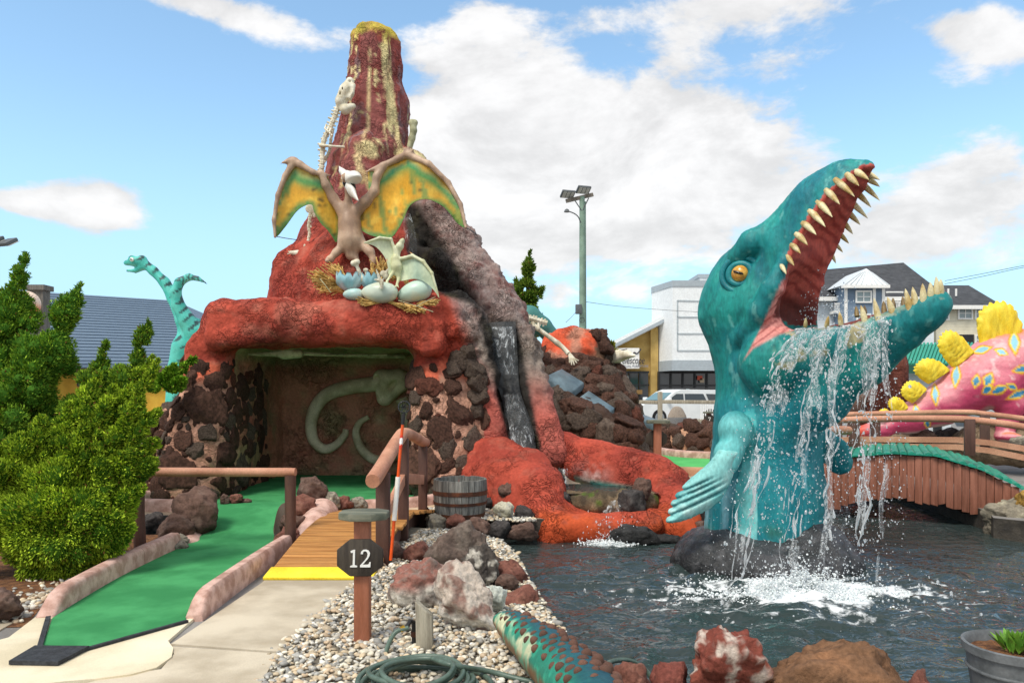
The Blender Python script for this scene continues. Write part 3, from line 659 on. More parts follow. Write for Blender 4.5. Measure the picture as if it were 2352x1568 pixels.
l2 = np.abs(uv[:, 0]-824); drip = np.maximum(drip, (1-sstep(l2+4*N2, 6, 10))*(uv[:, 1] > 330)*(uv[:, 1] < 400)*(V[:, 1] < 12.6))
l3 = np.abs(uv[:, 1]-(262+4*N2)); drip = np.maximum(drip, (1-sstep(l3, 3, 8))*(uv[:, 0] > 815)*(uv[:, 0] < 885)*sstep(N2, -.1, .2)*(V[:, 1] < 12.9))
l4 = np.abs(np.hypot(uv[:, 0]-930, uv[:, 1]-400)-55); drip = np.maximum(drip, (1-sstep(l4+8*N2, 3, 9))*(uv[:, 1] < 385)*(uv[:, 0] > 905)*(V[:, 1] < 13))
cc = blend(cc, lerp3(C('ead9a0'), C('c2b04a'), sstep(V[:, 2], rimz-.5, rimz-.1)), drip*(.6+.4*sstep(N3, -.3, .2)))
cc = blend(cc, C('7f7a2e'), sstep(V[:, 2], rimz-.22, rimz-.05)*sstep(N2, 0, .35)*.7)
l5 = sstep(fbm(V*[1, 1, .35], 6, 3, 91), .28, .46)*(uv[:, 1] > 380)*(uv[:, 1] < 480)*(V[:, 2] > 3.2)*(uv[:, 0] < 860); cc = blend(cc, C('dcc58c'), l5*.7)
# mortar of the pillars, the inside of the cave
mort = ((uv[:, 0] < 600) | (uv[:, 0] > 935)) & (uv[:, 0] < 1112) & (V[:, 2] < 1.95) & (V[:, 1] < 12.2) & ~inside
topl = np.where(uv[:, 0] < 700, 830, np.where(uv[:, 0] < 1010, 840, 815+ (uv[:, 0]-1010)*.2))
mk = mort*sstep(uv[:, 1]+22*N1, topl, topl+10)
cc = blend(cc, lerp3(C('cf9f88'), C('b78a74'), sstep(N2, -.3, .3)), mk)
cc = blend(cc, C('d9674a'), mk*(1-sstep(uv[:, 1], topl+25, topl+60))*.9)
ins = inside.astype(float)
cin = lerp3(C('b9826c'), C('a38c6c'), sstep(fbm(V, 1.8, 4, 95)+.3*N2, -.15, .35)); cin = blend(cin, C('c4ba96'), sstep(fbm(V, 1.3, 4, 97), .22, .5)*.45); cin = blend(cin, C('b05a4a'), sstep(fbm(V, 3, 4, 99), .2, .5)*.4)
cin = blend(cin, C('a09872'), sstep(V[:, 2], 1.9, 2.05)*.8)
cc = cc*(1-ins[:, None])+cin*ins[:, None]
shell_me = mesh_np('painted_shell', V, F, cc); link('painted_shell', shell_me, M_paint, volcano)
vb = bvh_of(V, F)
mortar_pts = [(Vector(V[i]), Vector(nr[i])) for i in np.where((mk > .55) | (inside & (V[:, 0] < -3.85) & (V[:, 2] < 1.75) & (V[:, 1] < 12.6)) | (inside & (V[:, 0] > -1.62) & (V[:, 2] < 1.6) & (V[:, 1] < 12.2)))[0]]
random.shuffle(mortar_pts); placed = []
for p_, n_ in mortar_pts:
    s = random.choice([.14, .18, .22, .27])
    if p_.z < .02 or n_.y > .3: continue
    if all((p_-a).length > (s+b)*.82 for a, b in placed):
        placed.append((p_, s)); put_rock(p_-n_*s*.16, s*1.02, volcano, nrm=n_, squash=s*.46)
    if len(placed) > 170: break
placed2 = []
for p_, n_ in mortar_pts:                             # small stones in the gaps
    s = random.choice([.05, .065, .08])
    if p_.z < .02 or n_.y > .25: continue
    if all((p_-a).length > (s+b)*.85 for a, b in placed+placed2):
        placed2.append((p_, s)); put_rock(p_-n_*s*.1, s, volcano, nrm=n_, squash=s*.7)
    if len(placed2) > 110: break
# knobbly crust: uneven lumps of grey clinker on the right shoulder
for (u, v, s) in [(1085, 845, .17), (1095, 880, .15), (1075, 815, .14), (1102, 915, .15), (1060, 830, .16), (1098, 950, .14), (1045, 850, .13)]:
    h, n_ = look(vb, u, v)
    if h: put_rock(h, s, volcano, k=[5, 9][random.randrange(2)], nrm=n_, squash=s*.8)

# ---- relief on the cave wall: mammoth skull and tusks
def on_wall(u, v, off=.0):
    h, n_ = look(vb, u, v); 
    return (h if h is not None and 12 < h.y < 14.5 else P(u, v, 13.45))+Vector((0, -off, 0))
relief = thing('mammoth_relief', 'olive grey mammoth skull with two curled tusks moulded on the cave back wall', 'relief', P(890, 1000, 13.4))
M_relief = mat('relief_paint', C('e8dfc2'), C('c2b896'), 4, .75, .4, 30, bdist=.015)
for path, r0 in (([(895, 880), (850, 883), (800, 890), (755, 905), (728, 935), (716, 975), (722, 1010), (745, 1030), (772, 1022), (792, 1000), (796, 985)], .135), ([(925, 915), (936, 950), (932, 1000), (905, 1045), (865, 1055), (832, 1030), (819, 995), (828, 970), (848, 957)], .115)):
    pts = [on_wall(u, v, .05) for u, v in path]; n = len(pts); ys = [p.y for p in pts]
    for p in pts: p.y = min(p.y, 13.42)
    pp, rr_ = spline(pts, 5, [r0*(1-.62*(i/(n-1))**1.5) for i in range(n)])
    MB().tube(pp, rr_, 12, flat=1).build('tusk', M_relief, relief, smooth=60)
f = Field(); c0 = on_wall(892, 890, .06)
f.cone(on_wall(880, 868, .08), on_wall(918, 872, .08), .15, .19, .08); f.cone(on_wall(915, 880, .1), on_wall(888, 918, .08), .19, .1, .08); f.cone(on_wall(878, 870, .1), on_wall(880, 915, .08), .14, .1, .08)
f.ell(c0+Vector((.1, -.2, .03)), (.055, .12, .12), .03, 's', np.array([[.8, 0, -.6], [0, 1, 0], [.6, 0, .8]])); f.ell(c0+Vector((-.17, -.18, .12)), (.06, .12, .1), .03, 's'); f.ell(c0+Vector((-.1, -.2, -.2)), (.05, .1, .05), .03, 's')
v_, F_ = f.mesh(.025); link('skull', mesh_np('skull', v_, F_), M_relief, relief)
# ---- pale skeleton drawn in relief on the cave ceiling
cs = thing('ceiling_skeleton', 'pale thin fish-like skeleton fixed under the dark cave ceiling', 'skeleton', P(760, 815, 12))
M_oldbone = mat('old_bone', C('b9b894'), C('8d8d6c'), 8, .7, .2, 30)
def ceil_(u, v, z=2.07): return G(u, v, z)
mb = MB()
pts = spline([ceil_(600, 815), ceil_(640, 812), ceil_(720, 813), ceil_(840, 818), ceil_(930, 819)], 6); mb.tube(pts, [.03]*len(pts), 6); mb.build('backbone', M_oldbone, cs)
f = Field(); a = ceil_(640, 812); f.cone(a+Vector((-.45, 0, -.01)), a+Vector((.3, 0, 0)), .02, .07, .05); f.cone(a+Vector((.1, 0, 0)), a+Vector((.3, .05, 0)), .09, .04, .05)
v_, F_ = f.mesh(.02); link('skull', mesh_np('skull', v_, F_), M_oldbone, cs)
for k in range(9):
    a = ceil_(735+k*14, 815); MB().tube([a, a+Vector((.12, -.14, -.015)), a+Vector((.32, -.22, -.01))], .012, 5).build('rib', M_oldbone, cs)

# ---- the falls down the channel
M_fall = bpy.data.materials.new('falling_water'); M_fall.use_nodes = True; t = M_fall.node_tree; b = t.nodes['Principled BSDF']
tco = t.nodes.new('ShaderNodeTexCoord'); mp = t.nodes.new('ShaderNodeMapping'); mp.inputs['Scale'].default_value = (1, 1, .33); t.links.new(tco.outputs['Object'], mp.inputs[0])
k1 = nz(t, mp.outputs[0], 17, 8, .75, .9); msk = k1.ramp(.47, .7)*nz(t, mp.outputs[0], 3, 3).ramp(.35, .6)
b.inputs['Base Color'].default_value = (.85, .9, .92, 1); b.inputs['Roughness'].default_value = .15
t.links.new((msk*.9+.03).s, b.inputs['Alpha'])
bp = t.nodes.new('ShaderNodeBump'); bp.inputs['Distance'].default_value = .03; t.links.new(k1.s, bp.inputs['Height']); t.links.new(bp.outputs[0], b.inputs['Normal'])
M_blackwet = mat('wet_black_rock', C('1b1c1d'), C('2c2e2e'), 4, .38, .8, 12, bdist=.04, spec=.4)
def ribbon(name, rows, m, parent=None, nu=14, seed=0, bulge=.04, amp=.02):
    """rows: (left point, right point); a rippled sheet of water"""
    A, Bq = spline([r[0] for r in rows], 10), spline([r[1] for r in rows], 10); V = []
    for a, b_ in zip(A, Bq):
        for k in range(nu+1):
            t_ = k/nu; p_ = a.lerp(b_, t_); V.append((p_.x, p_.y-bulge*math.sin(math.pi*t_), p_.z))
    V = np.array(V); V[:, 1] += amp*fbm(V*[1, 1, .5], 9, 3, seed); n = nu+1
    return link(name, mesh_np(name, V, [(i*n+k, i*n+k+1, (i+1)*n+k+1, (i+1)*n+k) for i in range(len(A)-1) for k in range(nu)]), m, parent)
o = ribbon('waterfall', [(P(1108, 742, 11.35), P(1184, 738, 11.35)), (P(1110, 775, 11.2), P(1186, 775, 11.2)), (P(1124, 840, 11.1), P(1190, 840, 11.1)), (P(1140, 880, 11.0), P(1192, 880, 11.0)), (P(1152, 915, 10.95), P(1200, 915, 10.95)), (P(1164, 975, 10.85), P(1222, 975, 10.85)), (P(1172, 1035, 10.75), P(1232, 1035, 10.75)), (P(1176, 1075, 10.7), P(1234, 1075, 10.7))], M_blackwet, seed=3, amp=.05); o['kind'] = 'stuff'
o = ribbon('waterfall', [(P(1156, 905, 10.88), P(1190, 905, 10.88)), (P(1168, 970, 10.75), P(1216, 970, 10.75)), (P(1176, 1030, 10.65), P(1228, 1030, 10.65)), (P(1180, 1072, 10.6), P(1230, 1072, 10.6))], M_fall, seed=4, amp=.05); o['kind'] = 'stuff'
o = ribbon('waterfall', [(P(1112, 752, 11.1), P(1180, 750, 11.1)), (P(1114, 800, 11.02), P(1182, 800, 11.02)), (P(1126, 860, 10.98), P(1186, 860, 10.98))], M_fall, seed=8, amp=.03); o['kind'] = 'stuff'
o = ribbon('waterfall', [(P(922, 490, 11.9), P(942, 490, 11.9)), (P(928, 540, 11.75), P(955, 540, 11.75)), (P(934, 620, 11.6), P(960, 610, 11.6))], M_fall, nu=6, seed=5); o['kind'] = 'stuff'

# ---------------------------------------------------------------- lava banks at the pond
M_lava = mat('lava_paint', vcol=True, rough=.82, bump=1.0, bscale=7, fine=24, finev=.24, bdist=.06, spec=.15, crease=.45)
def paint_mesh(f, vs, d1=.04, d2=.018, seed=0, lo=None, hi=None):
    V, F = f.mesh(vs, lo, hi); V = smooth_v(V, F, 1); n = normals(V, F)
    V = V+n*(d1*fbm(V, 2.4, 4, seed)+d2*fbm(V, 6, 4, seed+3, ridge=True)+.008*fbm(V, 16, 3, seed+5))[:, None]
    return V, F
f = Field()
f.chain([q(1105, 1045, 10.7), q(1150, 1048, 10.5), q(1220, 1075, 10.1), q(1258, 1105, 9.8)], [.22, .24, .22, .16], .15)
f.chain([q(1110, 1110, 10.5), q(1170, 1120, 10.0), q(1235, 1135, 9.6), q(1262, 1160, 9.45)], [.34, .36, .3, .2], .2)
f.chain([q(1180, 1160, 9.7), q(1250, 1190, 9.35), q(1280, 1222, 9.1), q(1262, 1240, 9.0)], [.25, .24, .16, .14], .15)
f.chain([q(1275, 1205, 9.2), q(1300, 1216, 9.08), q(1360, 1216, 9.05), q(1420, 1214, 9.05), q(1490, 1208, 9.1)], [.18, .17, .17, .17, .17], .12)
f.chain([q(1282, 1190, 9.4), q(1380, 1213, 9.32), q(1485, 1203, 9.4)], [.17, .15, .17], .1); f.chain([q(1290, 1180, 9.9), q(1480, 1180, 9.9)], [.17, .17], .1)
V, F = paint_mesh(f, .035, seed=11, lo=(-1.0, 8.5, -.5), hi=(1.9, 11.2, 1.2))
def lava_cols(V, seed):
    n1, n2 = fbm(V, 2.6, 4, seed), fbm(V, 8, 4, seed+1)
    c = lerp3(C('ae4c3b'), C('974034'), sstep(n1, -.3, .4)); c = blend(c, C('c25632'), sstep(-V[:, 2]+.25*n1, -.22, .08)); c = blend(c, C('9c5546'), sstep(n2, .15, .5)*.6)
    return blend(c, C('8c3318'), sstep(-V[:, 2]+.1*n1, .02, .2)*.6)
link_b = tag(link('lava_bank', mesh_np('lava_bank', V, F, lava_cols(V, 20)), M_lava), 'broad red orange painted bank left of the cascade, behind the barrel', 'bank')
lb = bvh_of(V, F)
f = Field()
f.chain([q(1262, 1022, 11.1), q(1300, 1035, 11.0), q(1370, 1050, 10.8), q(1440, 1072, 10.6), q(1500, 1092, 10.3), q(1535, 1110, 10.1)], [.2, .21, .22, .24, .26, .24], .15)
f.chain([q(1330, 1075, 10.8), q(1400, 1090, 10.6), q(1470, 1105, 10.4), q(1520, 1120, 10.1)], [.2, .24, .26, .3], .15)
f.chain([q(1535, 1120, 10.0), q(1548, 1160, 9.7), q(1560, 1205, 9.4), q(1565, 1232, 9.2)], [.24, .24, .24, .2], .15)
f.chain([q(1565, 1222, 9.3), q(1500, 1205, 9.3), q(1455, 1195, 9.4)], [.17, .16, .14], .12)
f.chain([q(1560, 1225, 9.2), q(1588, 1234, 9.1)], [.15, .1], .1)
V, F = paint_mesh(f, .035, seed=14, lo=(.3, 8.6, -.5), hi=(2.9, 11.6, 1.2))
c = lava_cols(V, 24); uv = proj(V)
tealm = sstep(uv[:, 1]-(1092+(uv[:, 0]-1330)*.19), -5, 12)*(uv[:, 0] > 1320)*(uv[:, 0] < 1475)*(V[:, 2] > .1); c = blend(c, C('37a59a'), tealm*.85)
wh = np.exp(-((uv[:, 0]-1355)/34)**2-((uv[:, 1]-1092)/22)**2)*sstep(fbm(V, 9, 3, 88), -.3, .2); c = blend(c, C('c9a9a2'), wh*.9)
tag(link('lava_bank', mesh_np('lava_bank', V, F, c), M_lava), 'long red orange painted bank right of the cascade, teal stained at its pool', 'bank')
# pool on the cascade, ledge, falls
o = sheet('cascade_pool', [[(P(1280, 1100, 10.5).x, 10.5), (1.75, 10.5), (1.85, 9.5), (.62, 9.46)]], .235, M_water); o['kind'] = 'structure'
f = Field(); f.chain([q(1300, 1150, 9.6), q(1380, 1156, 9.44), q(1440, 1154, 9.46), q(1490, 1150, 9.55)], [.12, .13, .13, .12], .1); f.chain([q(1330, 1200, 9.5), q(1400, 1205, 9.45), q(1460, 1200, 9.45)], [.14, .16, .14], .1)
V, F = paint_mesh(f, .028, .05, .03, 17); c = lerp3(C('6a5a45'), C('4a4034'), sstep(fbm(V, 5, 3, 4), -.3, .3)); c = blend(c, C('9a8468'), sstep(fbm(V*[1, 1, .3], 10, 3, 6), .1, .4)*.7); c = blend(c, C('4f6a20'), sstep(fbm(V, 6, 3, 8), .3, .5)*.7)
tag(link('cascade_ledge', mesh_np('cascade_ledge', V, F, c), M_boulder), 'wet mossy brown rock ledge of the small cascade between the orange banks', 'ledge')
o = ribbon('waterfall', [(P(1385, 1147, 9.36), P(1478, 1143, 9.4)), (P(1385, 1165, 9.28), P(1472, 1165, 9.32)), (P(1385, 1198, 9.24), P(1450, 1198, 9.26))], M_fall, seed=9); o['kind'] = 'stuff'
o = ribbon('waterfall', [(P(1382, 1196, 9.2), P(1420, 1196, 9.2)), (P(1380, 1215, 9.0), P(1421, 1215, 9.0)), (P(1378, 1250, 8.85), P(1424, 1250, 8.85))], M_fall, seed=10, nu=8, amp=.04); o['kind'] = 'stuff'
o = ribbon('waterfall', [(P(1288, 1075, 10.3), P(1304, 1075, 10.3)), (P(1290, 1100, 10.2), P(1306, 1100, 10.2)), (P(1291, 1130, 10.1), P(1310, 1130, 10.1))], M_fall, seed=12, nu=5); o['kind'] = 'stuff'
BK = (C('33302f'), C('454140'), C('5a5552')); BR = (C('4b3a33'), C('6a5248'), C('7d675c')); RB = (C('5c3a31'), C('7d5145'), C('8f6455')); GR = (C('6b655c'), C('8f887a'), C('b5ab96')); WH = (C('8f8a80'), C('c9c2b4'), C('e0dbd0'))
boulder(1272, 1075, 1300, 1140, 10.2, 'dark wet rock beside the thin upper trickle of the cascade', BK, 301, sub=4)
boulder(1424, 1125, 1482, 1200, 9.25, 'dark rounded lava rock standing right of the mossy ledge', BK, 302, sub=4)
boulder(1455, 1098, 1496, 1150, 9.35, 'brown knob of lava rock on the inner side of the right orange bank', BR, 303, sub=4)
boulder(1284, 1130, 1310, 1165, 9.4, 'small dark rock at the left end of the mossy ledge', BK, 304, sub=4)
boulder(1395, 1205, 1520, 1262, 8.85, 'black painted pointed rock at the water in front of the right orange bank', (C('242424'), C('343434'), C('4a4a4a')), 305, sub=4)
boulder(1490, 1228, 1585, 1262, 8.85, 'low black painted rock at the water line, right of the pointed one', (C('242424'), C('343434'), C('4a4a4a')), 306, sub=4)
boulder(1526, 1088, 1556, 1130, 10.1, 'reddish brown lava rock on the right end of the orange bank', RB, 307, sub=4)
boulder(1538, 1118, 1572, 1165, 9.9, 'dark red lava rock below the right end of the orange bank', RB, 308, sub=4)
boulder(1575, 1195, 1640, 1250, 9.2, 'brown lava rock behind the flipper at the foot of the right bank', BR, 309, sub=4)

# ---------------------------------------------------------------- rock mound on the right of the volcano
mound = thing('rock_mound', 'steep mound of brown lava rocks with an orange painted crest', 'rock mound', (1.5, 15.5, 0))
f = Field()
f.chain([q(1290, 812, 16.5), q(1335, 810, 16.5), q(1368, 870, 16.4), q(1392, 955, 16.2), q(1420, 1010, 15.8)], [.5, .45, .42, .5, .45], .3)
f.chain([q(1280, 900, 16.3), q(1340, 950, 15.8), q(1380, 1010, 15.2)], [.8, .9, .8], .3)
f.chain([q(1290, 960, 14.6), q(1350, 1000, 14.2), q(1410, 1020, 14.0)], [.5, .5, .42], .2)
f.ell(q(1330, 1050, 15.5), (1.4, 1.5, .75), .3)
V, F = paint_mesh(f, .075, .12, .06, 51, lo=(-.2, 12.8, -.1), hi=(3.6, 18, 3.2)); uv = proj(V)
n1 = fbm(V, 2, 4, 6); c = lerp3(C('4a3a32'), C('5e493e'), sstep(n1, -.3, .3)); c = blend(c, C('a07a60'), sstep(fbm(V, 1.4, 3, 16), .3, .45)*.5)
top = sstep(V[:, 2]+.35*n1+.25*sstep(V[:, 0], 1.7, .6), 2.25, 2.4)*(V[:, 0] < 1.75); oc = lerp3(C('cf5a3c'), C('b9806a'), sstep(fbm(V*[1, 1, .4], 2.4, 3, 26), .05, .25)); c = c*(1-top[:, None])+oc*top[:, None]
link('mound_core', mesh_np('mound_core', V, F, c), M_lava, mound); mbv = bvh_of(V, F); nr = normals(V, F)
cand = [(Vector(V[i]), Vector(nr[i])) for i in np.where((top < .4) & (V[:, 2] > .1))[0]]; random.shuffle(cand); placed = []
def in_chute(p): 
    u, v = U0+FP*p.x/p.y, V0-FP*(p.z-CH)/p.y; return abs((v-880)-(u-1275)*.52) < 15 and u < 1420 and v > 850
for p_, n_ in cand:
    s = random.choice([.16, .2, .25, .3])
    if in_chute(p_) or n_.y > .3: continue
    if all((p_-a).length > (s+b_)*.6 for a, b_ in placed):
        placed.append((p_, s)); put_rock(p_-n_*s*.15, s, mound, nrm=n_, squash=s*.8)
    if len(placed) > 270: break
M_chute = mat('chute_slab', C('6e828a'), C('4f6068'), 2.5, .3, .3, 8, bdist=.02)
for rows in ([(P(1252, 866, 14.5), P(1290, 848, 15.0)), (P(1304, 908, 14.4), P(1342, 880, 14.9))], [(P(1312, 928, 14.2), P(1352, 898, 14.7)), (P(1385, 956, 13.9), P(1412, 938, 14.3))], [(P(1466, 962, 15.4), P(1470, 950, 15.8)), (P(1500, 975, 15.3), P(1512, 966, 15.7))]):
    V = [rows[0][0], rows[0][1], rows[1][1], rows[1][0]]; mb = MB(); mb.prism([v+Vector((0, 0, -.12)) for v in V], (0, 0, 0), (0, 0, .14)); mb.build('water_chute', M_chute, mound, bevel=.02)
# rock border right of it, behind the far green
border = thing('rock_border', 'low border of brown lava rocks and peach mortar behind the far green', 'rock border', P(1560, 1000, 19))
f = Field(); f.chain([q(1470, 1030, 19.5), q(1530, 1025, 19), q(1600, 1025, 18.5), q(1700, 1030, 18)], [.42, .42, .42, .4], .2); f.chain([q(1500, 1000, 20.5), q(1640, 1002, 20)], [.26, .26], .2)
V, F = paint_mesh(f, .08, .06, .03, 57); c = np.tile(C('c89a7c'), (len(V), 1)); link('mortar_bed', mesh_np('mortar_bed', V, F, c), M_lava, border); nr = normals(V, F)
cand = [(Vector(V[i]), Vector(nr[i])) for i in np.where((V[:, 2] > .05) & (nr[:, 1] < .4))[0]]; random.shuffle(cand); placed = []
for p_, n_ in cand:
    s = random.choice([.16, .2, .26])
    if all((p_-a).length > (s+b_)*.62 for a, b_ in placed):
        placed.append((p_, s)); put_rock(p_-n_*s*.1, s, border, nrm=n_, squash=s*.8)
    if len(placed) > 110: break
# ---------------------------------------------------------------- the sea monster fountain
DY = 8.0; S8 = DY/FP
hF, hL, hU = np.array([.553, -.833, 0]), np.array([.833, .553, 0]), np.array([0, 0, 1.0])       # head: forward, to its far side, up
HC = np.array(P(1720, 640, DY)); EY = np.array([0, 0, CH])
def H(u, v, l=0.0):
    """point of the head's middle plane that shows at u,v, moved l to the far side"""
    d = np.array([(u-U0)/FP, 1, -(v-V0)/FP]); t = ((HC-EY)@hL)/(d@hL)
    return EY+d*t+hL*l
def Hs(u): return H(u, 640)[1]/DY                         # how much nearer than the skull: sizes read off the picture shrink with it
def hch(f, pts, rad, k=.1, op='u', flat=None): f.chain([H(*p) for p in pts], [r*Hs(p[0]) for p, r in zip(pts, rad)], k, op, flat)
monster = thing('sea_monster_fountain', 'big teal sea monster rearing from the pond, jaws wide open and spouting water', 'sea monster', P(1755, 1240, DY))
def HN(u, v, l=0.0):
    """point l beside the head's middle plane that shows at u,v itself"""
    d = np.array([(u-U0)/FP, 1, -(v-V0)/FP]); return EY+d*((HC+hL*l-EY)@hL)/(d@hL)
f = Field(); hm = np.array([hF, hL, hU])
f.chain([P(1756, 1290, DY), P(1756, 1130, DY), P(1762, 960, DY), P(1752, 840, DY), P(1735, 760, DY)], [.625, .59, .53, .47, .42], .06)
f.ell(H(1722, 690), (.47, .47, .60), .15, M=hm)
hch(f, [(1700, 730), (1705, 790)], [.42, .30], .15)
upj = [(1985, 394), (1972, 405), (1937, 442), (1921, 469), (1908, 490), (1895, 516), (1882, 541), (1872, 565), (1860, 590), (1847, 614), (1812, 655)]
upr = [.085, .16, .30, .36, .40, .42, .43, .44, .45, .46, .47]; hw = [12, 22, 34, 37, 42, 45, 48, 49, 49, 49, 48]
hch(f, upj, upr, .08, flat=(hL, 1.42))
hch(f, [(1930, 408), (1880, 466), (1818, 558)], [.12, .24, .38], .15)
hch(f, [(1790, 650), (1782, 700), (1800, 755)], [.30, .32, .30], .12, flat=(hL, .76))              # cheeks
loj = [(1810, 830), (1870, 822), (1940, 800), (2010, 775), (2075, 745), (2125, 716), (2150, 697)]
hch(f, loj, [.36, .34, .30, .265, .23, .185, .15], .1)
hch(f, [(1790, 970), (1890, 915), (1990, 845), (2075, 775)], [.34, .24, .16, .08], .15)
for sd in (-1, 1): f.ell(HN(1768, 832, -.30) if sd < 0 else H(1768, 832, .30), (.32, .26, .34), .035, M=hm)     # jaw muscle bulge
# cavities: palate, throat, floor of the mouth
cavr = [w*S8/.6*.86 for w in hw]; cav = [(u+.70*r/S8*.93, v+.71*r/S8*.93) for (u, v), r in zip(upj, cavr)]
rcs = [.10, .17, .24, .28, .30, .29, .26, .22, .17, .11]; hch(f, [(u+.69*r/S8, v+.72*r/S8) for (u, v), r in zip(upj, rcs)], rcs, .03, 's', flat=(hL, .28))
hch(f, [(1935, 708), (1990, 700), (2050, 688), (2105, 668), (2150, 644)], [.14, .14, .14, .14, .14], .03, 's', flat=(hL, .28))
hch(f, cav[1:], cavr[1:], .04, 's')
hch(f, [(1915, 630), (1872, 682), (1835, 722)], [.345, .345, .27], .05, 's')
hch(f, [(1925, 560), (1925, 640), (1900, 700)], [.34, .34, .3], .05, 's')
hch(f, [(2150, 650), (2110, 667), (2050, 686), (1980, 704), (1910, 716)], [.10, .15, .20, .245, .27], .035, 's')
# brow, jaw band
f.chain([HN(1692, 590, -.36), HN(1726, 556, -.34), HN(1764, 516, -.25)], [.09, .12, .05], .04)
f.chain([H(1705, 575, .36), H(1745, 535, .30), H(1790, 500, .16)], [.08, .12, .06], .05)
f.chain([HN(1800, 600, -.335), HN(1776, 660, -.385), HN(1748, 715, -.39), HN(1718, 765, -.36), HN(1680, 795, -.26)], [.06, .10, .11, .10, .07], .04)
# rear of the near flipper's shoulder
f.ell(P(1690, 990, DY-.52), (.17, .17, .2), .06)
f.chain([P(1680, 1030, DY-.58), P(1668, 1062, DY-.6)], [.13, .12], .03)
f.cone(P(1672, 1040, DY-.58), P(1671, 1044, DY-.58), .138, .138, .01)
fn = Vector((.25, -.95, .12)).normalized()
# far flipper
f.chain([P(1885, 990, DY-.05), P(1915, 1035, DY-.1), P(1930, 1062, DY-.12)], [.08, .14, .13], .05, flat=(Vector((.5, .85, .1)), 2))
V, F = f.mesh(.0215); V = smooth_v(V, F, 2); nr = normals(V, F)
ap = V@hF-HC@hF; lp = V@hL-HC@hL
pm_ = proj(V-lp[:, None]*hL); U_, V_ = pm_[:, 0], pm_[:, 1]       # where the head's middle plane behind each point shows
flp = (V[:, 0] < P(1700, 0, DY).x) & (V[:, 1] < DY-.42) & (V[:, 2] < P(0, 935, DY).z)
nd = .012*fbm(V, 4, 4, 5)+.006*fbm(V*[1, 1, .6], 14, 3, 8, ridge=True)
V = V+nr*nd[:, None]; uv = proj(V)
n1, n2, n3 = fbm(V, 2.1, 4, 70), fbm(V*[2.2, 2.2, .6], 3, 4, 72), fbm(V, 9, 3, 75)
c = lerp3(C('137d80'), C('1d9088'), sstep(n1, -.4, .4)); c = blend(c, C('0c6072'), sstep(n2, .1, .5)*.65); c = blend(c, C('45a89c'), sstep(n3+.4*n1, .3, .6)*.35)
neck = sstep(uv[:, 1], 880, 960); scr_ = sstep(fbm(V*[9, 9, 3], 2, 3, 199, ridge=True), .55, .8); c = blend(c, C('0a4d58'), scr_*.35); c = blend(c, C('7fc4bb'), sstep(fbm(V*[3, 3, 1], 5, 4, 211), .36, .5)*.4)
c = blend(c, lerp3(C('197688'), C('258692'), sstep(n2, -.3, .3)), neck*.6)
c = blend(c, C('86b9c6'), neck*sstep(fbm(V*[5, 5, .35], 1.8, 3, 90), .22, .5)*.7)
c = blend(c, C('6fc4c4'), flp*1.0*sstep(uv[:, 1], 930, 975)); c = blend(c, C('a6dcd8'), flp*sstep(fbm(V, 5, 3, 77), -.1, .4)*sstep(uv[:, 1], 1040, 1080)*.8); c = blend(c, C('2aa0a0'), flp*sstep(-fbm(V, 4, 3, 78), .05, .4)*.6)
# inside of the mouth: what faces the gap between the jaws
nh = np.stack([nr@hF, nr@hL, nr[:, 2]], 1)
tdir = np.stack([(1960-U_)/60, (600-V_)/60], 1); tn = np.linalg.norm(tdir, axis=1)+1e-6

into = (nh[:, 0]*.8*tdir[:, 0]+nh[:, 2]*(-tdir[:, 1]))/tn
lipw = np.interp(V_, [v for u, v in upj], [w*S8/.6*.87*.95 for w in hw]); um = np.interp(V_, [v for u, v in upj], [u for u, v in upj])
into2 = nh[:, 0]*.8*.69-nh[:, 2]*.72; innr = (np.abs(lp) < lipw+.035) & (V_ < 735) & (U_ > um-45) & (into2 > .12) & ((V_ < 632) | (U_ < 1925))
flo = (V_ > 640) & (U_ > 1820) & (U_ < 2140) & (nr[:, 2] > .5) & (np.abs(lp) < np.interp(U_, [1850, 2000, 2140], [.27, .22, .08])) & (V_ < 752)
wall = (np.abs(lp) < .42) & (nh[:, 1]*np.sign(lp) < -.15) & (V_ < 745) & (U_ > np.minimum(um-20, 1800))
im = (innr | flo | wall).astype(float)
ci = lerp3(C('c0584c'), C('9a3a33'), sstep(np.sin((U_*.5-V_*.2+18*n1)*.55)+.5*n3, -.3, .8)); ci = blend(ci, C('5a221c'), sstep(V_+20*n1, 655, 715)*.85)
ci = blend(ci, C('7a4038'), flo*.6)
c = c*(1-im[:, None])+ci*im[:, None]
pk = (lp < -.15) & (im < .5) & (V[:, 1] < DY) & (nh[:, 1] < .25)
edge = np.interp(uv[:, 1], [640, 690, 745, 790, 835, 860], [1799, 1776, 1752, 1728, 1704, 1690])
pinkm = pk*sstep(uv[:, 0]-edge, -3, 3)*sstep(uv[:, 1], 636, 650)*(1-sstep(uv[:, 1]-np.interp(uv[:, 0], [1690, 1730, 1790, 1850, 1900], [850, 800, 768, 752, 746]), -4, 4))*(uv[:, 0] < 1870)
c = blend(c, lerp3(C('e0938a'), C('b0615c'), sstep(np.sin((uv[:, 0]*.62+uv[:, 1]*.8)*.42+2*n1), .3, .95)), pinkm)
pw_ = pinkm*0
worn = sstep(fbm(V, 7, 3, 98), .22, .4)*(V_ > 715)*(V_ < 860)*(U_ > 1850)*(nr[:, 2] > -.2)*(1-im); c = blend(c, C('c3b083'), worn*.8)
rim = ((V_ < 760) & (U_ > 1840) & (nr[:, 2] > .3) & (V_ > 655) & (im < .5)); c = blend(c, C('b0a888'), rim*sstep(n3, -.2, .3)*.6)
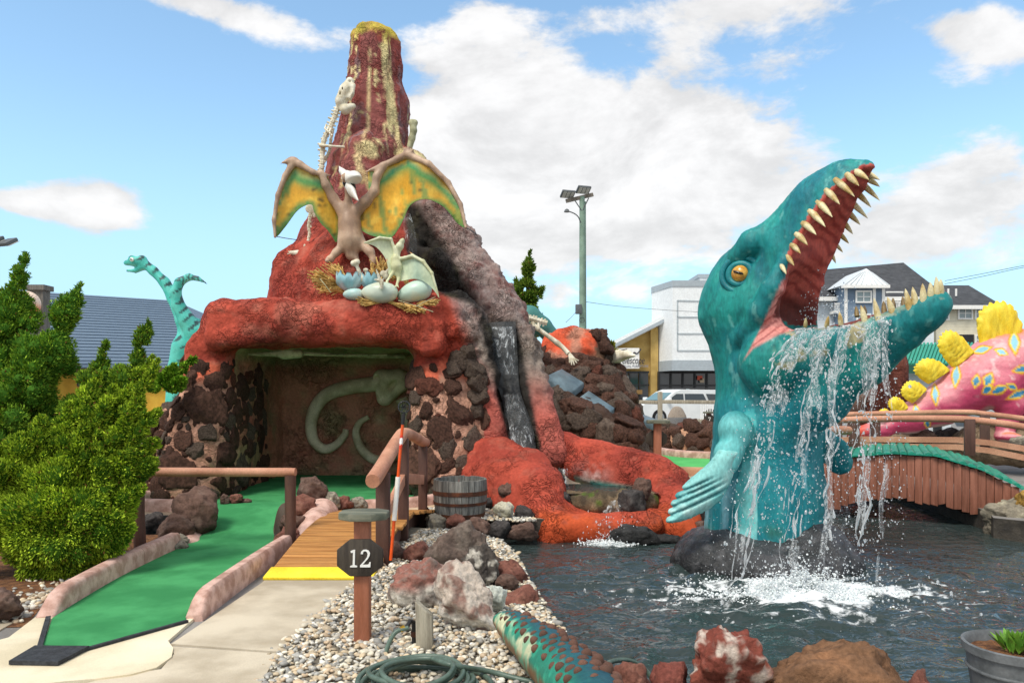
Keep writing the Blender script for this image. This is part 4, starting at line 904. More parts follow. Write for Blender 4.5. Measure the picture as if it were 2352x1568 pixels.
base = sstep(uv[:, 1], 1195, 1225)*sstep(n1, -.1, .3); c = blend(c, C('4a6a3a'), base*.6)
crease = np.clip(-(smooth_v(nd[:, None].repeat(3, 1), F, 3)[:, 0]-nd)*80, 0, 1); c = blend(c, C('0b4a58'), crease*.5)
link('body', mesh_np('monster_body', V, F, c), M_teal, monster)
db = bvh_of(V, F)
from mathutils.geometry import delaunay_2d_cdt
def cushion(name, outline, Yf, bulgef, colf, m, parent, step=4.0):
    """a thick plate with the given outline, its two faces bulging by bulgef(uv, distance to the rim)"""
    sp_ = spline([(u, v, 0) for u, v in outline]+[(outline[0][0], outline[0][1], 0)], 4)[:-1]; o_ = [Vector((p_.x, p_.y)) for p_ in sp_]; n0_ = len(o_); g = []
    for u in np.arange(min(p_.x for p_ in o_), max(p_.x for p_ in o_), step):
        for v in np.arange(min(p_.y for p_ in o_), max(p_.y for p_ in o_), step):
            ins = False
            for k_ in range(n0_):
                a_, b_ = o_[k_], o_[(k_+1) % n0_]
                if (a_.y > v) != (b_.y > v) and u < (b_.x-a_.x)*(v-a_.y)/(b_.y-a_.y)+a_.x: ins = not ins
            if ins and min((Vector((u, v))-p_).length for p_ in o_) > step*.5: g.append(Vector((u, v)))
    vv, _, ff, *_r = delaunay_2d_cdt(o_+g, [], [list(range(n0_))], 1, 1e-6); uv_ = np.array([(p_.x, p_.y) for p_ in vv]); B = np.array([(p_.x, p_.y) for p_ in o_])
    dist = np.min(np.hypot(uv_[:, None, 0]-B[None, :, 0], uv_[:, None, 1]-B[None, :, 1]), 1); W = np.array([P(u, v, Yf(u, v)) for u, v in uv_]); bul = bulgef(uv_, dist); n = len(W); F_ = W.copy(); F_[:, 1] -= bul; K_ = W.copy(); K_[:, 1] += bul+.01
    fs = [tuple(f_) for f_ in ff]+[tuple(i+n for i in reversed(f_)) for f_ in ff]+[(i, (i+1) % n0_, n+(i+1) % n0_, n+i) for i in range(n0_)]
    me = bpy.data.meshes.new(name); me.from_pydata([tuple(x_) for x_ in np.concatenate([F_, K_])], [], fs); me.update()
    bm = bmesh.new(); bm.from_mesh(me); bmesh.ops.recalc_face_normals(bm, faces=bm.faces); bm.to_mesh(me); bm.free(); me.polygons.foreach_set('use_smooth', np.full(len(me.polygons), True))
    cc_ = colf(uv_, W); set_cols(me, np.concatenate([cc_, cc_])); return link(name, me, m, parent)
FIN = [(1652, 1032), (1628, 1063), (1600, 1087), (1574, 1110), (1567, 1119), (1570, 1125), (1556, 1131), (1551, 1139), (1555, 1145), (1545, 1149), (1541, 1158), (1546, 1164), (1537, 1169), (1535, 1178), (1541, 1183), (1532, 1189), (1533, 1200), (1567, 1196), (1616, 1175), (1654, 1148), (1679, 1104), (1688, 1067), (1702, 1034), (1678, 1024)]
gro = lambda uv_: np.exp(-(np.min(np.abs((uv_@np.array([.43, .9]))[:, None]+np.clip(np.hypot(uv_[:, 0]-1668, uv_[:, 1]-1045)-60, -60, 0)[:, None]*.12-np.array([1687, 1697, 1709, 1724])[None]), 1)/2.4)**2)*sstep(np.hypot(uv_[:, 0]-1668, uv_[:, 1]-1045), 45, 95)
def fcol(uv_, W):
    n1_ = fbm(W, 5, 3, 77); c_ = lerp3(C('8ccfcc'), C('bfe6e0'), sstep(n1_, -.2, .4)); c_ = blend(c_, C('3aa6a6'), sstep(-fbm(W, 4, 3, 78), .1, .5)*.7); c_ = blend(c_, C('2a8f96'), gro(uv_)*.8); return blend(c_, C('35a5a2'), sstep(uv_[:, 0]+uv_[:, 1]*.5, 2230, 2270)*.7*(uv_[:, 1] > 1080))
cushion('flipper', FIN, lambda u, v: DY-.63-.10*(1700-u)/165, lambda uv_, d_: .10*(1-np.exp(-d_/9))*(1-.6*gro(uv_)), fcol, M_teal, monster)
# eye
h, n_ = look(db, 1700, 629)
M_iris = mat('amber_iris', C('d9a94a'), C('b9803a'), 20, .15, .05, 40, finev=.3)
M_pupil = plain('black_pupil', C('1c1712'), .2)
vd = (EYE-h).normalized(); en = (n_*.6+vd*.4).normalized(); e0 = h-en*.05
er = MB(); ringM = en.to_track_quat('Z', 'Y').to_matrix()
def torus(mb, c_, M, R1, r, n=28, k=8, sx=1.0):
    vs = [Vector(c_)+M @ Vector(((R1+r*math.cos(b_))*math.cos(a)*sx, (R1+r*math.cos(b_))*math.sin(a), r*math.sin(b_))) for a in [2*math.pi*i/n for i in range(n)] for b_ in [2*math.pi*j/k for j in range(k)]]
    return mb.add(vs, [(i*k+j, i*k+(j+1) % k, ((i+1) % n)*k+(j+1) % k, ((i+1) % n)*k+j) for i in range(n) for j in range(k)])
M_tealflat = mat('teal_ring', C('17878a'), C('0f6e78'), 6, .42, .3, 20)
torus(er, h+en*.0, ringM, .105, .034, sx=1.08); er.build('eye_ring', M_tealflat, monster, smooth=60)
er = MB(); torus(er, h-en*.02, ringM, .172, .032, sx=1.08); er.build('eye_ring', M_tealflat, monster, smooth=60)
eb = MB(); eb.lathe([(.085*math.sin(t_), .085*math.cos(t_)*.75) for t_ in [i*math.pi/12+.02 for i in range(12)]], h+en*.01, 20, ringM); eo = eb.build('eye', M_iris, monster, smooth=80)
pu = MB(); pu.lathe([(.013*math.sin(t_)+.001, .055*math.cos(t_)) for t_ in [i*math.pi/8 for i in range(9)]], h+en*.072, 12, ringM @ Matrix.Rotation(R(90), 3, 'Y') @ Matrix.Rotation(R(20), 3, 'X')); pu.build('pupil', M_pupil, eo, smooth=80)
# teeth
M_tooth = mat('tooth_ivory', C('ded2a6'), C('b79a5c'), 7, .4, .25, 30, stretch=(1, 1, 1), contrast=(.4, .62))
def tooth(p0, d_, L_, r, m=M_tooth):
    p0, d_ = Vector(p0), Vector(d_).normalized(); bend = Vector((0, 0, -1))*L_*.10
    MB().tube([p0-d_*L_*.22, p0+d_*L_*.12, p0+d_*L_*.45+bend*.25, p0+d_*L_*.78+bend*.6, p0+d_*L_+bend], [r*.95, r, r*.8, r*.45, r*.05], 9).build('tooth', m, monster, smooth=60)
NEAR = [(1968, 395, 1996, 409), (1950, 405, 1973, 423), (1926, 419, 1963, 446), (1903, 442, 1929, 465), (1884, 469, 1912, 494), (1866, 490, 1896, 516), (1850, 516, 1875, 535), (1834, 541, 1855, 559), (1822, 565, 1839, 579), (1810, 592, 1824, 607), (1796, 612, 1806, 627)]
FAR = [(1990, 398, 2021, 410), (1992, 410, 2021, 426), (1984, 426, 2021, 456), (1970, 444, 2001, 472), (1959, 468, 1993, 497), (1950, 490, 1976, 513), (1940, 514, 1959, 535), (1931, 540, 1950, 557), (1922, 564, 1936, 578), (1910, 584, 1920, 603)]
LNEAR = [(1850, 746, 1851, 727), (1899, 746, 1903, 723), (1931, 740, 1928, 713), (1986, 734, 1977, 697), (2017, 729, 2007, 679), (2049, 714, 2038, 678), (2088, 703, 2079, 658), (2102, 694, 2096, 655), (2121, 687, 2119, 647), (2138, 678, 2137, 644), (2153, 673, 2150, 630), (2161, 671, 2161, 637)]
LFAR = [(1968, 722, 1966, 700), (1987, 716, 1985, 699), (2031, 715, 2029, 688), (2052, 704, 2051, 681), (2075, 698, 2073, 678)]
def teeth_row(rows, side, lw, r0, m=M_tooth):
    for (u0, v0, u1, v1) in rows:
        l = side*lw(u0, v0); a = Vector(HN(u0, v0, l)); b_ = Vector(HN(u1, v1, l+side*.03)); d_ = b_-a; h_ = look(db, u0, v0)[0] if side < 0 else None
        if h_ is not None and abs((h_-EYE).length-(a-EYE).length) < .5: a = h_+(h_-EYE).normalized()*.01; b_ = a+d_
        L_ = d_.length
        tooth(a, d_, L_, min(r0, L_*.22), m)
hwm = lambda v: float(np.interp(v, [q_[1] for q_ in upj], [w*S8/.6*.87 for w in hw]))
teeth_row(NEAR, -1, lambda u, v: hwm(v+6), .032); teeth_row(FAR, 1, lambda u, v: hwm(v+4), .03)
M_toothd = mat('dark_tooth', C('8a7448'), C('5c4a2e'), 7, .5, .25, 30)  # darker tone for the far lower row
lww = lambda u, v: float(np.interp(u, [1850, 1950, 2050, 2110, 2165], [.25, .235, .18, .13, .05]))
teeth_row(LNEAR, -1, lww, .029); teeth_row(LFAR, 1, lambda u, v: .16, .03, M_toothd)
# black rock it stands on
f = Field(); f.ell(P(1752, 1285, DY-.08), (.90, .92, .36), .1); f.ell(P(1650, 1290, DY-.3), (.46, .4, .28), .15); f.ell(P(1850, 1275, DY-.3), (.46, .46, .36), .15)
V, F = f.mesh(.035); nr = normals(V, F); V = V+nr*(.06*fbm(V, 3, 4, 3)+.03*fbm(V, 8, 3, 5, ridge=True))[:, None]
c = lerp3(C('2b2c2e'), C('47474a'), sstep(fbm(V, 4, 4, 9), -.3, .4)); c = blend(c, C('6d6d70'), sstep(fbm(V, 11, 3, 10), .3, .6)*.5)
M_wetrock = mat('wet_rock', vcol=True, rough=.35, bump=.9, bscale=16, fine=40, finev=.3, bdist=.035, spec=.5)
tag(link('fountain_rock', mesh_np('fountain_rock', V, F, c), M_wetrock), 'black wet rock in the pond under the teal sea monster', 'rock')

# ---------------------------------------------------------------- water from the jaws: ropes, lace and drops
M_drop = bpy.data.materials.new('splash_water'); M_drop.use_nodes = True; t = M_drop.node_tree; b = t.nodes['Principled BSDF']
b.inputs['Base Color'].default_value = (.93, .96, .98, 1); b.inputs['Roughness'].default_value = .08; b.inputs['Transmission Weight'].default_value = .7; b.inputs['IOR'].default_value = 1.33
M_sheet = bpy.data.materials.new('water_veil'); M_sheet.use_nodes = True; t = M_sheet.node_tree; b = t.nodes['Principled BSDF']
tco = t.nodes.new('ShaderNodeTexCoord'); mp = t.nodes.new('ShaderNodeMapping'); mp.inputs['Scale'].default_value = (1, 1, .5); t.links.new(tco.outputs['Object'], mp.inputs[0])
k1 = nz(t, mp.outputs[0], 15, 6, .65, 1.2); k2 = ((k1-.5).abs()).ramp(.0, .05, 1, 0); msk = (k2*.7).max(k1.ramp(.58, .72))
b.inputs['Base Color'].default_value = (.9, .94, .96, 1); b.inputs['Roughness'].default_value = .06; b.inputs['Specular IOR Level'].default_value = .8
t.links.new((msk*.62+.13).s, b.inputs['Alpha'])
bp = t.nodes.new('ShaderNodeBump'); bp.inputs['Distance'].default_value = .04; bp.inputs['Strength'].default_value = 1; t.links.new(k1.s, bp.inputs['Height']); t.links.new(bp.outputs[0], b.inputs['Normal'])
wr = np.random.default_rng(5)
ropes, drops = [], []
def fall(p0, v0, zend, n=26):
    """ballistic path"""
    out = []; t_ = 0
    while True:
        p = p0+v0*t_+np.array([0, 0, -4.9*t_*t_]); out.append(p)
        if p[2] < zend or len(out) > 60: break
        t_ += .035
    return np.array(out)
starts = [(1862, 770, .0), (1885, 768, .05), (1915, 766, .1), (1950, 764, .1), (1985, 762, .05), (2010, 760, .1)]
veils = []
for i, (u, v, sp_) in enumerate([(1872, 752, 0), (1912, 752, 0), (1950, 746, 0), (1996, 738, 0), (2034, 726, 0)]):
    w = .34 if u < 1990 else .28; p0 = HN(u, v, -lww(u, v)-.03); vel = -hL*[.95, .62, .42, .22, .15][i]+hF*[-.5, -.2, -.05, .05, .1][i]
    Pth = fall(p0, vel, WZ); veils.append((Pth, [.13, .12, .07, .10, .03][i], i))
def veil(Pth, w, seed, taper=.35, n=12):
    m_ = len(Pth); T = np.linspace(0, 1, m_); V = []
    jit = fbm(np.stack([T*5, T*0+seed*3.1, T*0], 1), 1, 3, seed)
    for i in range(m_):
        ww = w*(1-(1-taper)*T[i])*(1+.6*jit[i])
        cx = .09*fbm(np.array([[T[i]*4, seed*7.7, 1]]), 1, 3, seed+2)[0]
        for k in range(n+1):
            s = k/n-.5; V.append(Pth[i]+hF*(s*2*ww+cx)+(-hL)*(.05*math.cos(s*3.1)))
    V = np.array(V); V += (-hL)[None]*(.05*fbm(V*[1, 1, .6], 7, 4, seed+9))[:, None]
    k_ = n+1; F = np.array([(i*k_+j, i*k_+j+1, (i+1)*k_+j+1, (i+1)*k_+j) for i in range(m_-1) for j in range(n)])
    # torn into strands further down
    ce = V[F].mean(1); ti = (F[:, 0]//k_)/m_; keep = fbm(ce*[8, 8, 1.7], 1, 4, seed+20) > -.62+.84*ti
    return V, F[keep]
allV, allF, b0 = [], [], 0
for Pth, w, s in veils:
    Pd = np.concatenate([np.stack([np.interp(np.linspace(0, 1, 80), np.linspace(0, 1, len(Pth)), Pth[:, j]) for j in range(3)], 1)])
    V, F = veil(Pd, w, s+1); allV.append(V); allF.append(F+b0); b0 += len(V)
o = link('water_veil', mesh_np('water_veil', np.concatenate(allV), np.concatenate(allF)), M_sheet); o['kind'] = 'stuff'
mb = MB()
for r_ in range(130):
    Pth, w, s = veils[wr.choice(5, p=[.28, .25, .15, .24, .08])]; off = wr.uniform(-1, 1)*w*1.15; t0 = wr.beta(1.1, 1.3)*.93; t1 = min(1, t0+(wr.uniform(.02, .09) if r_ > 12 else wr.uniform(.15, .3)))
    ts = np.linspace(t0, t1, 10 if r_ > 12 else 24); base = np.stack([np.interp(ts, np.linspace(0, 1, len(Pth)), Pth[:, j]) for j in range(3)], 1)
    wob = fbm(np.stack([ts*11, ts*0+r_*3.3, ts*0], 1), 1, 3, r_)*.10; wob2 = fbm(np.stack([ts*9, ts*0+r_*5.3, ts*0+9], 1), 1, 3, r_+1)*.06
    pts = [Vector(p+hF*(off*(1-.4*tt)+a)-hL*(.04+b_)) for p, a, b_, tt in zip(base, wob, wob2, ts)]
    rad = np.clip(.006+.012*fbm(np.stack([ts*60, ts*0+r_, ts*0], 1), 1, 2, 7), .0015, .02)*wr.uniform(.5, 1.4); rad[0] = rad[-1] = .001
    mb.tube(pts, list(rad), 6, cap=False)
o = mb.build('water_strands', M_drop, None, smooth=80); o['kind'] = 'stuff'
def ico_cloud(name, pts, rad, m, sub=1, stretch=1.0):
    bm = bmesh.new(); bmesh.ops.create_icosphere(bm, subdivisions=sub, radius=1); bv = np.array([v.co for v in bm.verts]); bf = np.array([[v.index for v in f_.verts] for f_ in bm.faces]); bm.free()
    n = len(pts); W = bv[None]*rad[:, None, None]; W[:, :, 2] *= wr.uniform(.8, 1.7*stretch, (n, 1)); W = W+pts[:, None, :]
    o = link(name, mesh_np(name, W.reshape(-1, 3), (bf[None]+(np.arange(n)*len(bv))[:, None, None]).reshape(-1, 3)), m); o['kind'] = 'stuff'; return o
D_, Rd = [], []
for Pth, w, s in veils:
    n = [1000, 900, 500, 800, 300][s]; ts = wr.beta(2.1, 1.15, n); base = np.stack([np.interp(ts, np.linspace(0, 1, len(Pth)), Pth[:, j]) for j in range(3)], 1)
    sp_ = (w*.7+.22*ts)[:, None]; D_.append(base+hF[None]*(wr.normal(0, .62, (n, 1))*sp_)-hL[None]*(wr.normal(.06, .35, (n, 1))*sp_)+np.array([0, 0, 1])*wr.normal(0, .03, (n, 1)))
    Rd.append(np.exp(wr.normal(-5.45, .55, n))*(1-.25*ts))
n = 1700; a = wr.uniform(0, 6.283, n); rr_ = np.abs(wr.normal(0, .62, n)); zz = WZ+np.abs(wr.normal(0, .16, n))*np.exp(-rr_)+.01
D_.append(np.stack([WC.x+.0+np.cos(a)*rr_*1.15, WC.y+np.sin(a)*rr_*.75, zz], 1)); Rd.append(np.exp(wr.normal(-5.5, .55, n)))
n = 260; D_.append(np.stack([P(1402, 0, 8.85).x+wr.normal(0, .13, n), 8.82+wr.normal(0, .08, n), WZ+np.abs(wr.normal(0, .14, n))], 1)); Rd.append(np.exp(wr.normal(-5.1, .35, n)))
n = 240; D_.append(np.stack([wr.uniform(P(1840, 0, 7.6).x, P(1960, 0, 7.6).x, n), 7.55+wr.normal(0, .12, n), P(0, 735, 7.6).z+np.abs(wr.normal(0, .16, n))], 1)); Rd.append(np.exp(wr.normal(-5.3, .35, n)))
D_ = np.concatenate(D_); Rd = np.concatenate(Rd).clip(.0014, .015); ok = D_[:, 2] > WZ-.01
ico_cloud('water_drops', D_[ok], Rd[ok], M_drop, 1)
# churned foam heap where it lands
n = 15000; a = wr.uniform(0, 6.283, n); r_ = np.abs(wr.normal(0, .55, n)); px_ = WC.x+np.cos(a)*r_*1.25; py_ = WC.y+np.sin(a)*r_*.62; q_ = np.stack([px_, py_, 0*px_], 1)
kp = (fbm(q_*[1, 1.6, 1], 3.2, 4, 31)+.9-r_*1.05) > wr.uniform(-.1, .9, n); hh_ = np.abs(wr.normal(0, .07, n))*np.exp(-(r_/.5)**2)*(1+1.5*fbm(q_, 5, 3, 44))
F1 = np.stack([px_, py_, WZ+.012+np.abs(hh_)], 1)[kp]; n2_ = 900; F2 = np.stack([P(1402, 0, 8.8).x+wr.normal(0, .17, n2_), 8.72+wr.normal(0, .07, n2_), WZ+.01+np.abs(wr.normal(0, .018, n2_))], 1)
FF = np.concatenate([F1, F2]); M_foam = mat('foam', C('f4f7f7'), C('dfe7e8'), 14, .35, .0, 40, finev=.05)
ico_cloud('foam', FF, np.exp(wr.normal(-5.25, .55, len(FF))).clip(.002, .022), M_foam, 1, .5)

# ---------------------------------------------------------------- reptile tail in the foreground
tail = thing('reptile_tail', 'studded teal green reptile tail lying on the pebbles at the bottom of the picture', 'reptile tail', G(1300, 1568))
pts, rad = spline([P(1142, 1422, 4.62), P(1180, 1440, 4.42), P(1240, 1490, 3.95), P(1302, 1548, 3.58), P(1356, 1615, 3.25), P(1420, 1710, 2.9)], 10, [.025, .085, .12, .135, .145, .15])
f = Field(); f.chain(pts, rad, .02); V, F = f.mesh(.016); nr = normals(V, F); V = V+nr*(.006*fbm(V, 9, 3, 2))[:, None]
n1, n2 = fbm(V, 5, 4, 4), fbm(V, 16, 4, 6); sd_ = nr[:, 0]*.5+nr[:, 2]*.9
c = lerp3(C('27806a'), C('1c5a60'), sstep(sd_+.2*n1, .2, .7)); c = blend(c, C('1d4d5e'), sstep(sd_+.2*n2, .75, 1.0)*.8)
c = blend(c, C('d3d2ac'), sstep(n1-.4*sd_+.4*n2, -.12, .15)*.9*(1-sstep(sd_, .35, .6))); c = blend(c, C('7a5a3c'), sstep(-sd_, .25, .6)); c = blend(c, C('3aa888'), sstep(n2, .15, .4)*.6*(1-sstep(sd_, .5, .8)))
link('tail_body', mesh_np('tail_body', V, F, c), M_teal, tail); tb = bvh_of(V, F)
bm = bmesh.new(); bmesh.ops.create_icosphere(bm, subdivisions=2, radius=1); me_st = bpy.data.meshes.new('stud'); bm.to_mesh(me_st); bm.free(); me_st.polygons.foreach_set('use_smooth', np.full(len(me_st.polygons), True))
me_st.materials.append(mat('stud_brown', C('74503f'), C('573a2e'), 20, .6, .4, 60, rnd=.5))
for i in range(4, len(pts)-2, 2):
    d_ = (pts[i+1]-pts[i-1]).normalized(); x = d_.cross(Vector((0, 0, 1))).normalized(); y = x.cross(d_)
    for k in range(8):
        th = R(-25+k*22+(11 if (i//2) % 2 else 0)); nn = (x*-math.cos(th)*-1*-1+y*math.sin(th)).normalized()
        if random.random() < .12: continue
        p_ = pts[i]+nn*(rad[i]*1.0)+Vector((random.gauss(0, .005), random.gauss(0, .005), 0)); s = rad[i]*random.uniform(.13, .175)*(1.25 if 3 <= k <= 4 else 1)
        q_ = nn.to_track_quat('Z', 'Y').to_matrix().to_4x4(); inst('stud', me_st, Matrix.Translation(p_) @ q_ @ Matrix.Diagonal((s*random.uniform(.7, 1), s*random.uniform(1, 1.3), s*random.uniform(.9, 1.4), 1)), tail)

from mathutils.geometry import delaunay_2d_cdt
# ---------------------------------------------------------------- pink plated dinosaur behind the bridge
Y2 = 14.2; S2 = Y2/FP
st = thing('plated_dinosaur', 'pink plated dinosaur with yellow back plates and blue eye-shaped spots', 'dinosaur', P(2300, 1010, Y2))
f = Field()
f.chain([P(1958, 994, Y2+.3), P(2020, 985, Y2+.2), P(2090, 960, Y2+.1), P(2160, 930, Y2), P(2230, 885, Y2), P(2300, 850, Y2), P(2400, 838, Y2), P(2520, 860, Y2), P(2600, 900, Y2)], [.10, .14, .24, .34, .48, .62, .70, .6, .45], .2)
f.ell(P(2285, 868, Y2-.28), (.42, .35, .46), .2)
f.chain([P(2290, 890, Y2-.38), P(2322, 930, Y2-.42), P(2312, 972, Y2-.4), P(2306, 998, Y2-.42)], [.33, .21, .14, .14], .12)
f.ell(P(2316, 1003, Y2-.52), (.2, .26, .08), .06)
f.chain([P(2520, 900, Y2-.38), P(2530, 960, Y2-.4), P(2520, 1003, Y2-.4)], [.3, .2, .16], .12)
f.chain([P(2350, 900, Y2+.38), P(2360, 960, Y2+.42), P(2350, 1005, Y2+.4)], [.3, .2, .15], .12)
V, F = f.mesh(.03, hi=(12.3, 15.6, 3)); V = smooth_v(V, F, 1); nr = normals(V, F); V = V+nr*(.012*fbm(V*[1, 1, 2], 5, 3, 4, ridge=True))[:, None]; uv = proj(V); n1, n2 = fbm(V, 2, 4, 5), fbm(V, 8, 4, 7)
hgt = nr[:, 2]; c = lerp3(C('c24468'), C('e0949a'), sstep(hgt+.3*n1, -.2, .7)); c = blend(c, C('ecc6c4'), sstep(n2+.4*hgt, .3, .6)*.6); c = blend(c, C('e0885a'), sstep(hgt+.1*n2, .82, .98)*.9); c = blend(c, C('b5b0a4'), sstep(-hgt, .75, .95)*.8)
c = blend(c, C('d6533c'), (1-sstep(uv[:, 0], 1975, 2010)))
SPOTS = [(2295, 895, 9, 22, 70), (2325, 888, 7, 13, -60), (2270, 872, 11, 17, 25), (2285, 888, 0, 0, 0), (2242, 875, 9, 15, 10), (2268, 895, 9, 14, 55), (2196, 862, 9, 27, 4), (2148, 905, 8, 24, -4), (2105, 945, 7, 17, -12), (2255, 803, 8, 22, 75), (2300, 808, 7, 15, -70), (2330, 786, 11, 26, -5), (2290, 765, 5, 10, 60), (2340, 905, 8, 28, 68), (2130, 972, 6, 13, -15), (2220, 795, 6, 13, 35), (2348, 848, 8, 22, 80)]
for (u, v, a_, b_, rot) in SPOTS:
    if not a_: continue
    ca_, sa_ = math.cos(R(rot)), math.sin(R(rot)); dx, dy = uv[:, 0]-u, uv[:, 1]-v; X = (dx*ca_+dy*sa_)/a_; Yy = np.abs((-dx*sa_+dy*ca_)/b_); dd_ = np.abs(X)+Yy**1.4; fr_ = (V[:, 1] < Y2+.05)
    c = blend(c, C('e0873c'), (1-sstep(dd_, 1.35, 1.55))*fr_); c = blend(c, C('ecc93c'), (1-sstep(dd_, 1.1, 1.25))*fr_); c = blend(c, lerp3(C('2f86b0'), C('8cc4d6'), sstep(hgt, -.1, .6)), (1-sstep(dd_, .72, .85))*fr_)
M_dino = mat('dinosaur_paint', vcol=True, rough=.5, bump=.3, bscale=12, fine=30, finev=.12, bdist=.02)
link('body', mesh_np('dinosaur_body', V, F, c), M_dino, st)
M_plate = mat('yellow_plate', C('f3d940'), C('e8c628'), 5, .5, .4, 14, stretch=(3, 1, .8), bdist=.03)
def plate(u0, v0, u1, v1, uT, vT, Yp, th=.09):
    """a bony plate standing on the line u0,v0 - u1,v1, its scalloped rim towards uT,vT; thick in the middle, thin at the rim"""
    mid = np.array([(u0+u1)/2, (v0+v1)/2]); ax = np.array([u1-u0, v1-v0])/2; up = np.array([uT, vT])-mid; L_ = []
    prof = [(-1, -.3), (-1.05, .15), (-1.02, .45), (-.9, .7), (-.68, .86), (-.4, .96), (-.1, 1.0), (.2, 1.02), (.5, .94), (.75, .78), (.94, .5), (1.0, .2), (.98, -.3)]
    sp_ = spline([(x_, y_, 0) for x_, y_ in prof], 4); o_ = []
    for i, p_ in enumerate(sp_):
        k_ = 1+(.045*math.sin(i*1.55) if p_.y > .3 else 0); q_ = mid+ax*p_.x*k_+up*p_.y*k_; o_.append(Vector((q_[0], q_[1])))
    n0_ = len(o_); g = []; us = [p_.x for p_ in o_]; vs_ = [p_.y for p_ in o_]; st_ = max(3.0, (max(us)-min(us))/14)
    for u in np.arange(min(us), max(us), st_):
        for v in np.arange(min(vs_), max(vs_), st_):
            ins = False
            for k_ in range(n0_):
                a_, b_ = o_[k_], o_[(k_+1) % n0_]
                if (a_.y > v) != (b_.y > v) and u < (b_.x-a_.x)*(v-a_.y)/(b_.y-a_.y)+a_.x: ins = not ins
            if ins and min((Vector((u, v))-p_).length for p_ in o_) > st_*.5: g.append(Vector((u, v)))
    vv, _, ff, *_r = delaunay_2d_cdt(o_+g, [], [list(range(n0_))], 1, 1e-6); uv_ = np.array([(p_.x, p_.y) for p_ in vv]); B = np.array([(p_.x, p_.y) for p_ in o_])
    dist = np.min(np.hypot(uv_[:, None, 0]-B[None, :, 0], uv_[:, None, 1]-B[None, :, 1]), 1); W = np.array([P(u, v, Yp) for u, v in uv_]); rad = (uv_-mid)@np.array([ax, up]).T/np.array([ax@ax, up@up]); an = np.arctan2(rad[:, 1]+.6, rad[:, 0])
    bul = th*(1-np.exp(-dist/6.0))*(1+.28*np.sin(an*17+2*fbm(W, 3, 2, 3))); n = len(W); F_ = W.copy(); F_[:, 1] -= bul; K_ = W.copy(); K_[:, 1] += bul+.01
    fs = [tuple(f_) for f_ in ff]+[tuple(i+n for i in reversed(f_)) for f_ in ff]+[(i, (i+1) % n0_, n+(i+1) % n0_, n+i) for i in range(n0_)]
    me = bpy.data.meshes.new('back_plate'); me.from_pydata([tuple(x_) for x_ in np.concatenate([F_, K_])], [], fs); me.update()
    bm = bmesh.new(); bm.from_mesh(me); bmesh.ops.recalc_face_normals(bm, faces=bm.faces); bm.to_mesh(me); bm.free(); me.polygons.foreach_set('use_smooth', np.full(len(me.polygons), True))
    link('back_plate', me, M_plate, st)
plate(2250, 778, 2350, 772, 2290, 694, Y2-.05, .12); plate(2178, 832, 2226, 792, 2166, 766, Y2-.1, .1); plate(2122, 874, 2172, 840, 2112, 830, Y2-.1, .09)
plate(2087, 920, 2122, 886, 2078, 882, Y2-.1, .08); plate(2052, 946, 2082, 928, 2048, 914, Y2-.05, .07); plate(2020, 962, 2045, 948, 2024, 940, Y2, .05); plate(2390, 760, 2520, 765, 2450, 668, Y2-.05, .13)

# ---------------------------------------------------------------- long-necked dinosaur behind the cave
Y3 = 20.0
br = thing('long_necked_dinosaur', 'aqua long-necked dinosaur with black stripes looking over the cave', 'dinosaur', P(430, 900, Y3))
f = Field()
f.chain([P(326, 600, Y3), P(352, 622, Y3), P(378, 648, Y3), P(400, 685, Y3), P(425, 735, Y3-.2), P(450, 790, Y3-.2)], [.11, .115, .13, .17, .23, .33], .08)
f.chain([P(290, 604, Y3), P(310, 602, Y3), P(326, 598, Y3)], [.075, .11, .14], .05); f.chain([P(292, 622, Y3), P(312, 622, Y3), P(330, 612, Y3)], [.045, .06, .1], .04); f.ell(P(304, 594, Y3-.02), (.1, .12, .09), .04)
f.chain([P(476, 652, Y3-.6), P(455, 640, Y3-.6), P(434, 636, Y3-.6), P(412, 648, Y3-.6), P(403, 672, Y3-.6), P(410, 702, Y3-.55), P(428, 735, Y3-.5), P(447, 765, Y3-.4), P(470, 800, Y3-.2)], [.02, .06, .09, .115, .135, .16, .2, .26, .34], .05)
f.ell(P(470, 800, Y3+.2), (.75, .7, .78), .2); f.chain([P(425, 800, Y3-.3), P(408, 860, Y3-.3), P(402, 960, Y3-.3)], [.34, .26, .26], .15); f.chain([P(520, 820, Y3+.4), P(530, 960, Y3+.4)], [.4, .3], .15)
V, F = f.mesh(.045); V = smooth_v(V, F, 1); nr = normals(V, F); uv = proj(V); n1 = fbm(V, 5, 3, 6)
c = lerp3(C('41b5a8'), C('5ac4b6'), sstep(n1, -.3, .3))
s_ = np.sin((uv[:, 0]*.62+uv[:, 1]*.85)*.27+2.2*n1); tl = (uv[:, 0] > 398) & (uv[:, 1] < 800)
c = blend(c, C('2c3c40'), sstep(s_+.55*(nr[:, 2]+nr[:, 0]), .75, .95)*.95); c = blend(c, C('2c3c40'), (uv[:, 0] > 418)*(uv[:, 1] < 662)*sstep(np.sin(uv[:, 0]*.9), -.2, .3)*.9)
c = blend(c, C('9fd6cc'), sstep(-nr[:, 2], .5, .9)*.5)
link('body', mesh_np('neck_body', V, F, c), M_dino, br)
mb = MB(); h_ = P(303, 596, Y3-.14); mb.lathe([(.055*math.sin(t_)+.001, .04*math.cos(t_)) for t_ in [i*math.pi/8 for i in range(9)]], h_, 12, Matrix.Rotation(R(90), 3, 'X')); e_ = mb.build('eye', M_white, br, smooth=70)
mb = MB(); mb.lathe([(.022, 0), (.018, .015)], h_+Vector((-.006, -.036, 0)), 10, Matrix.Rotation(R(90), 3, 'X')); mb.build('pupil', M_pupil, e_)
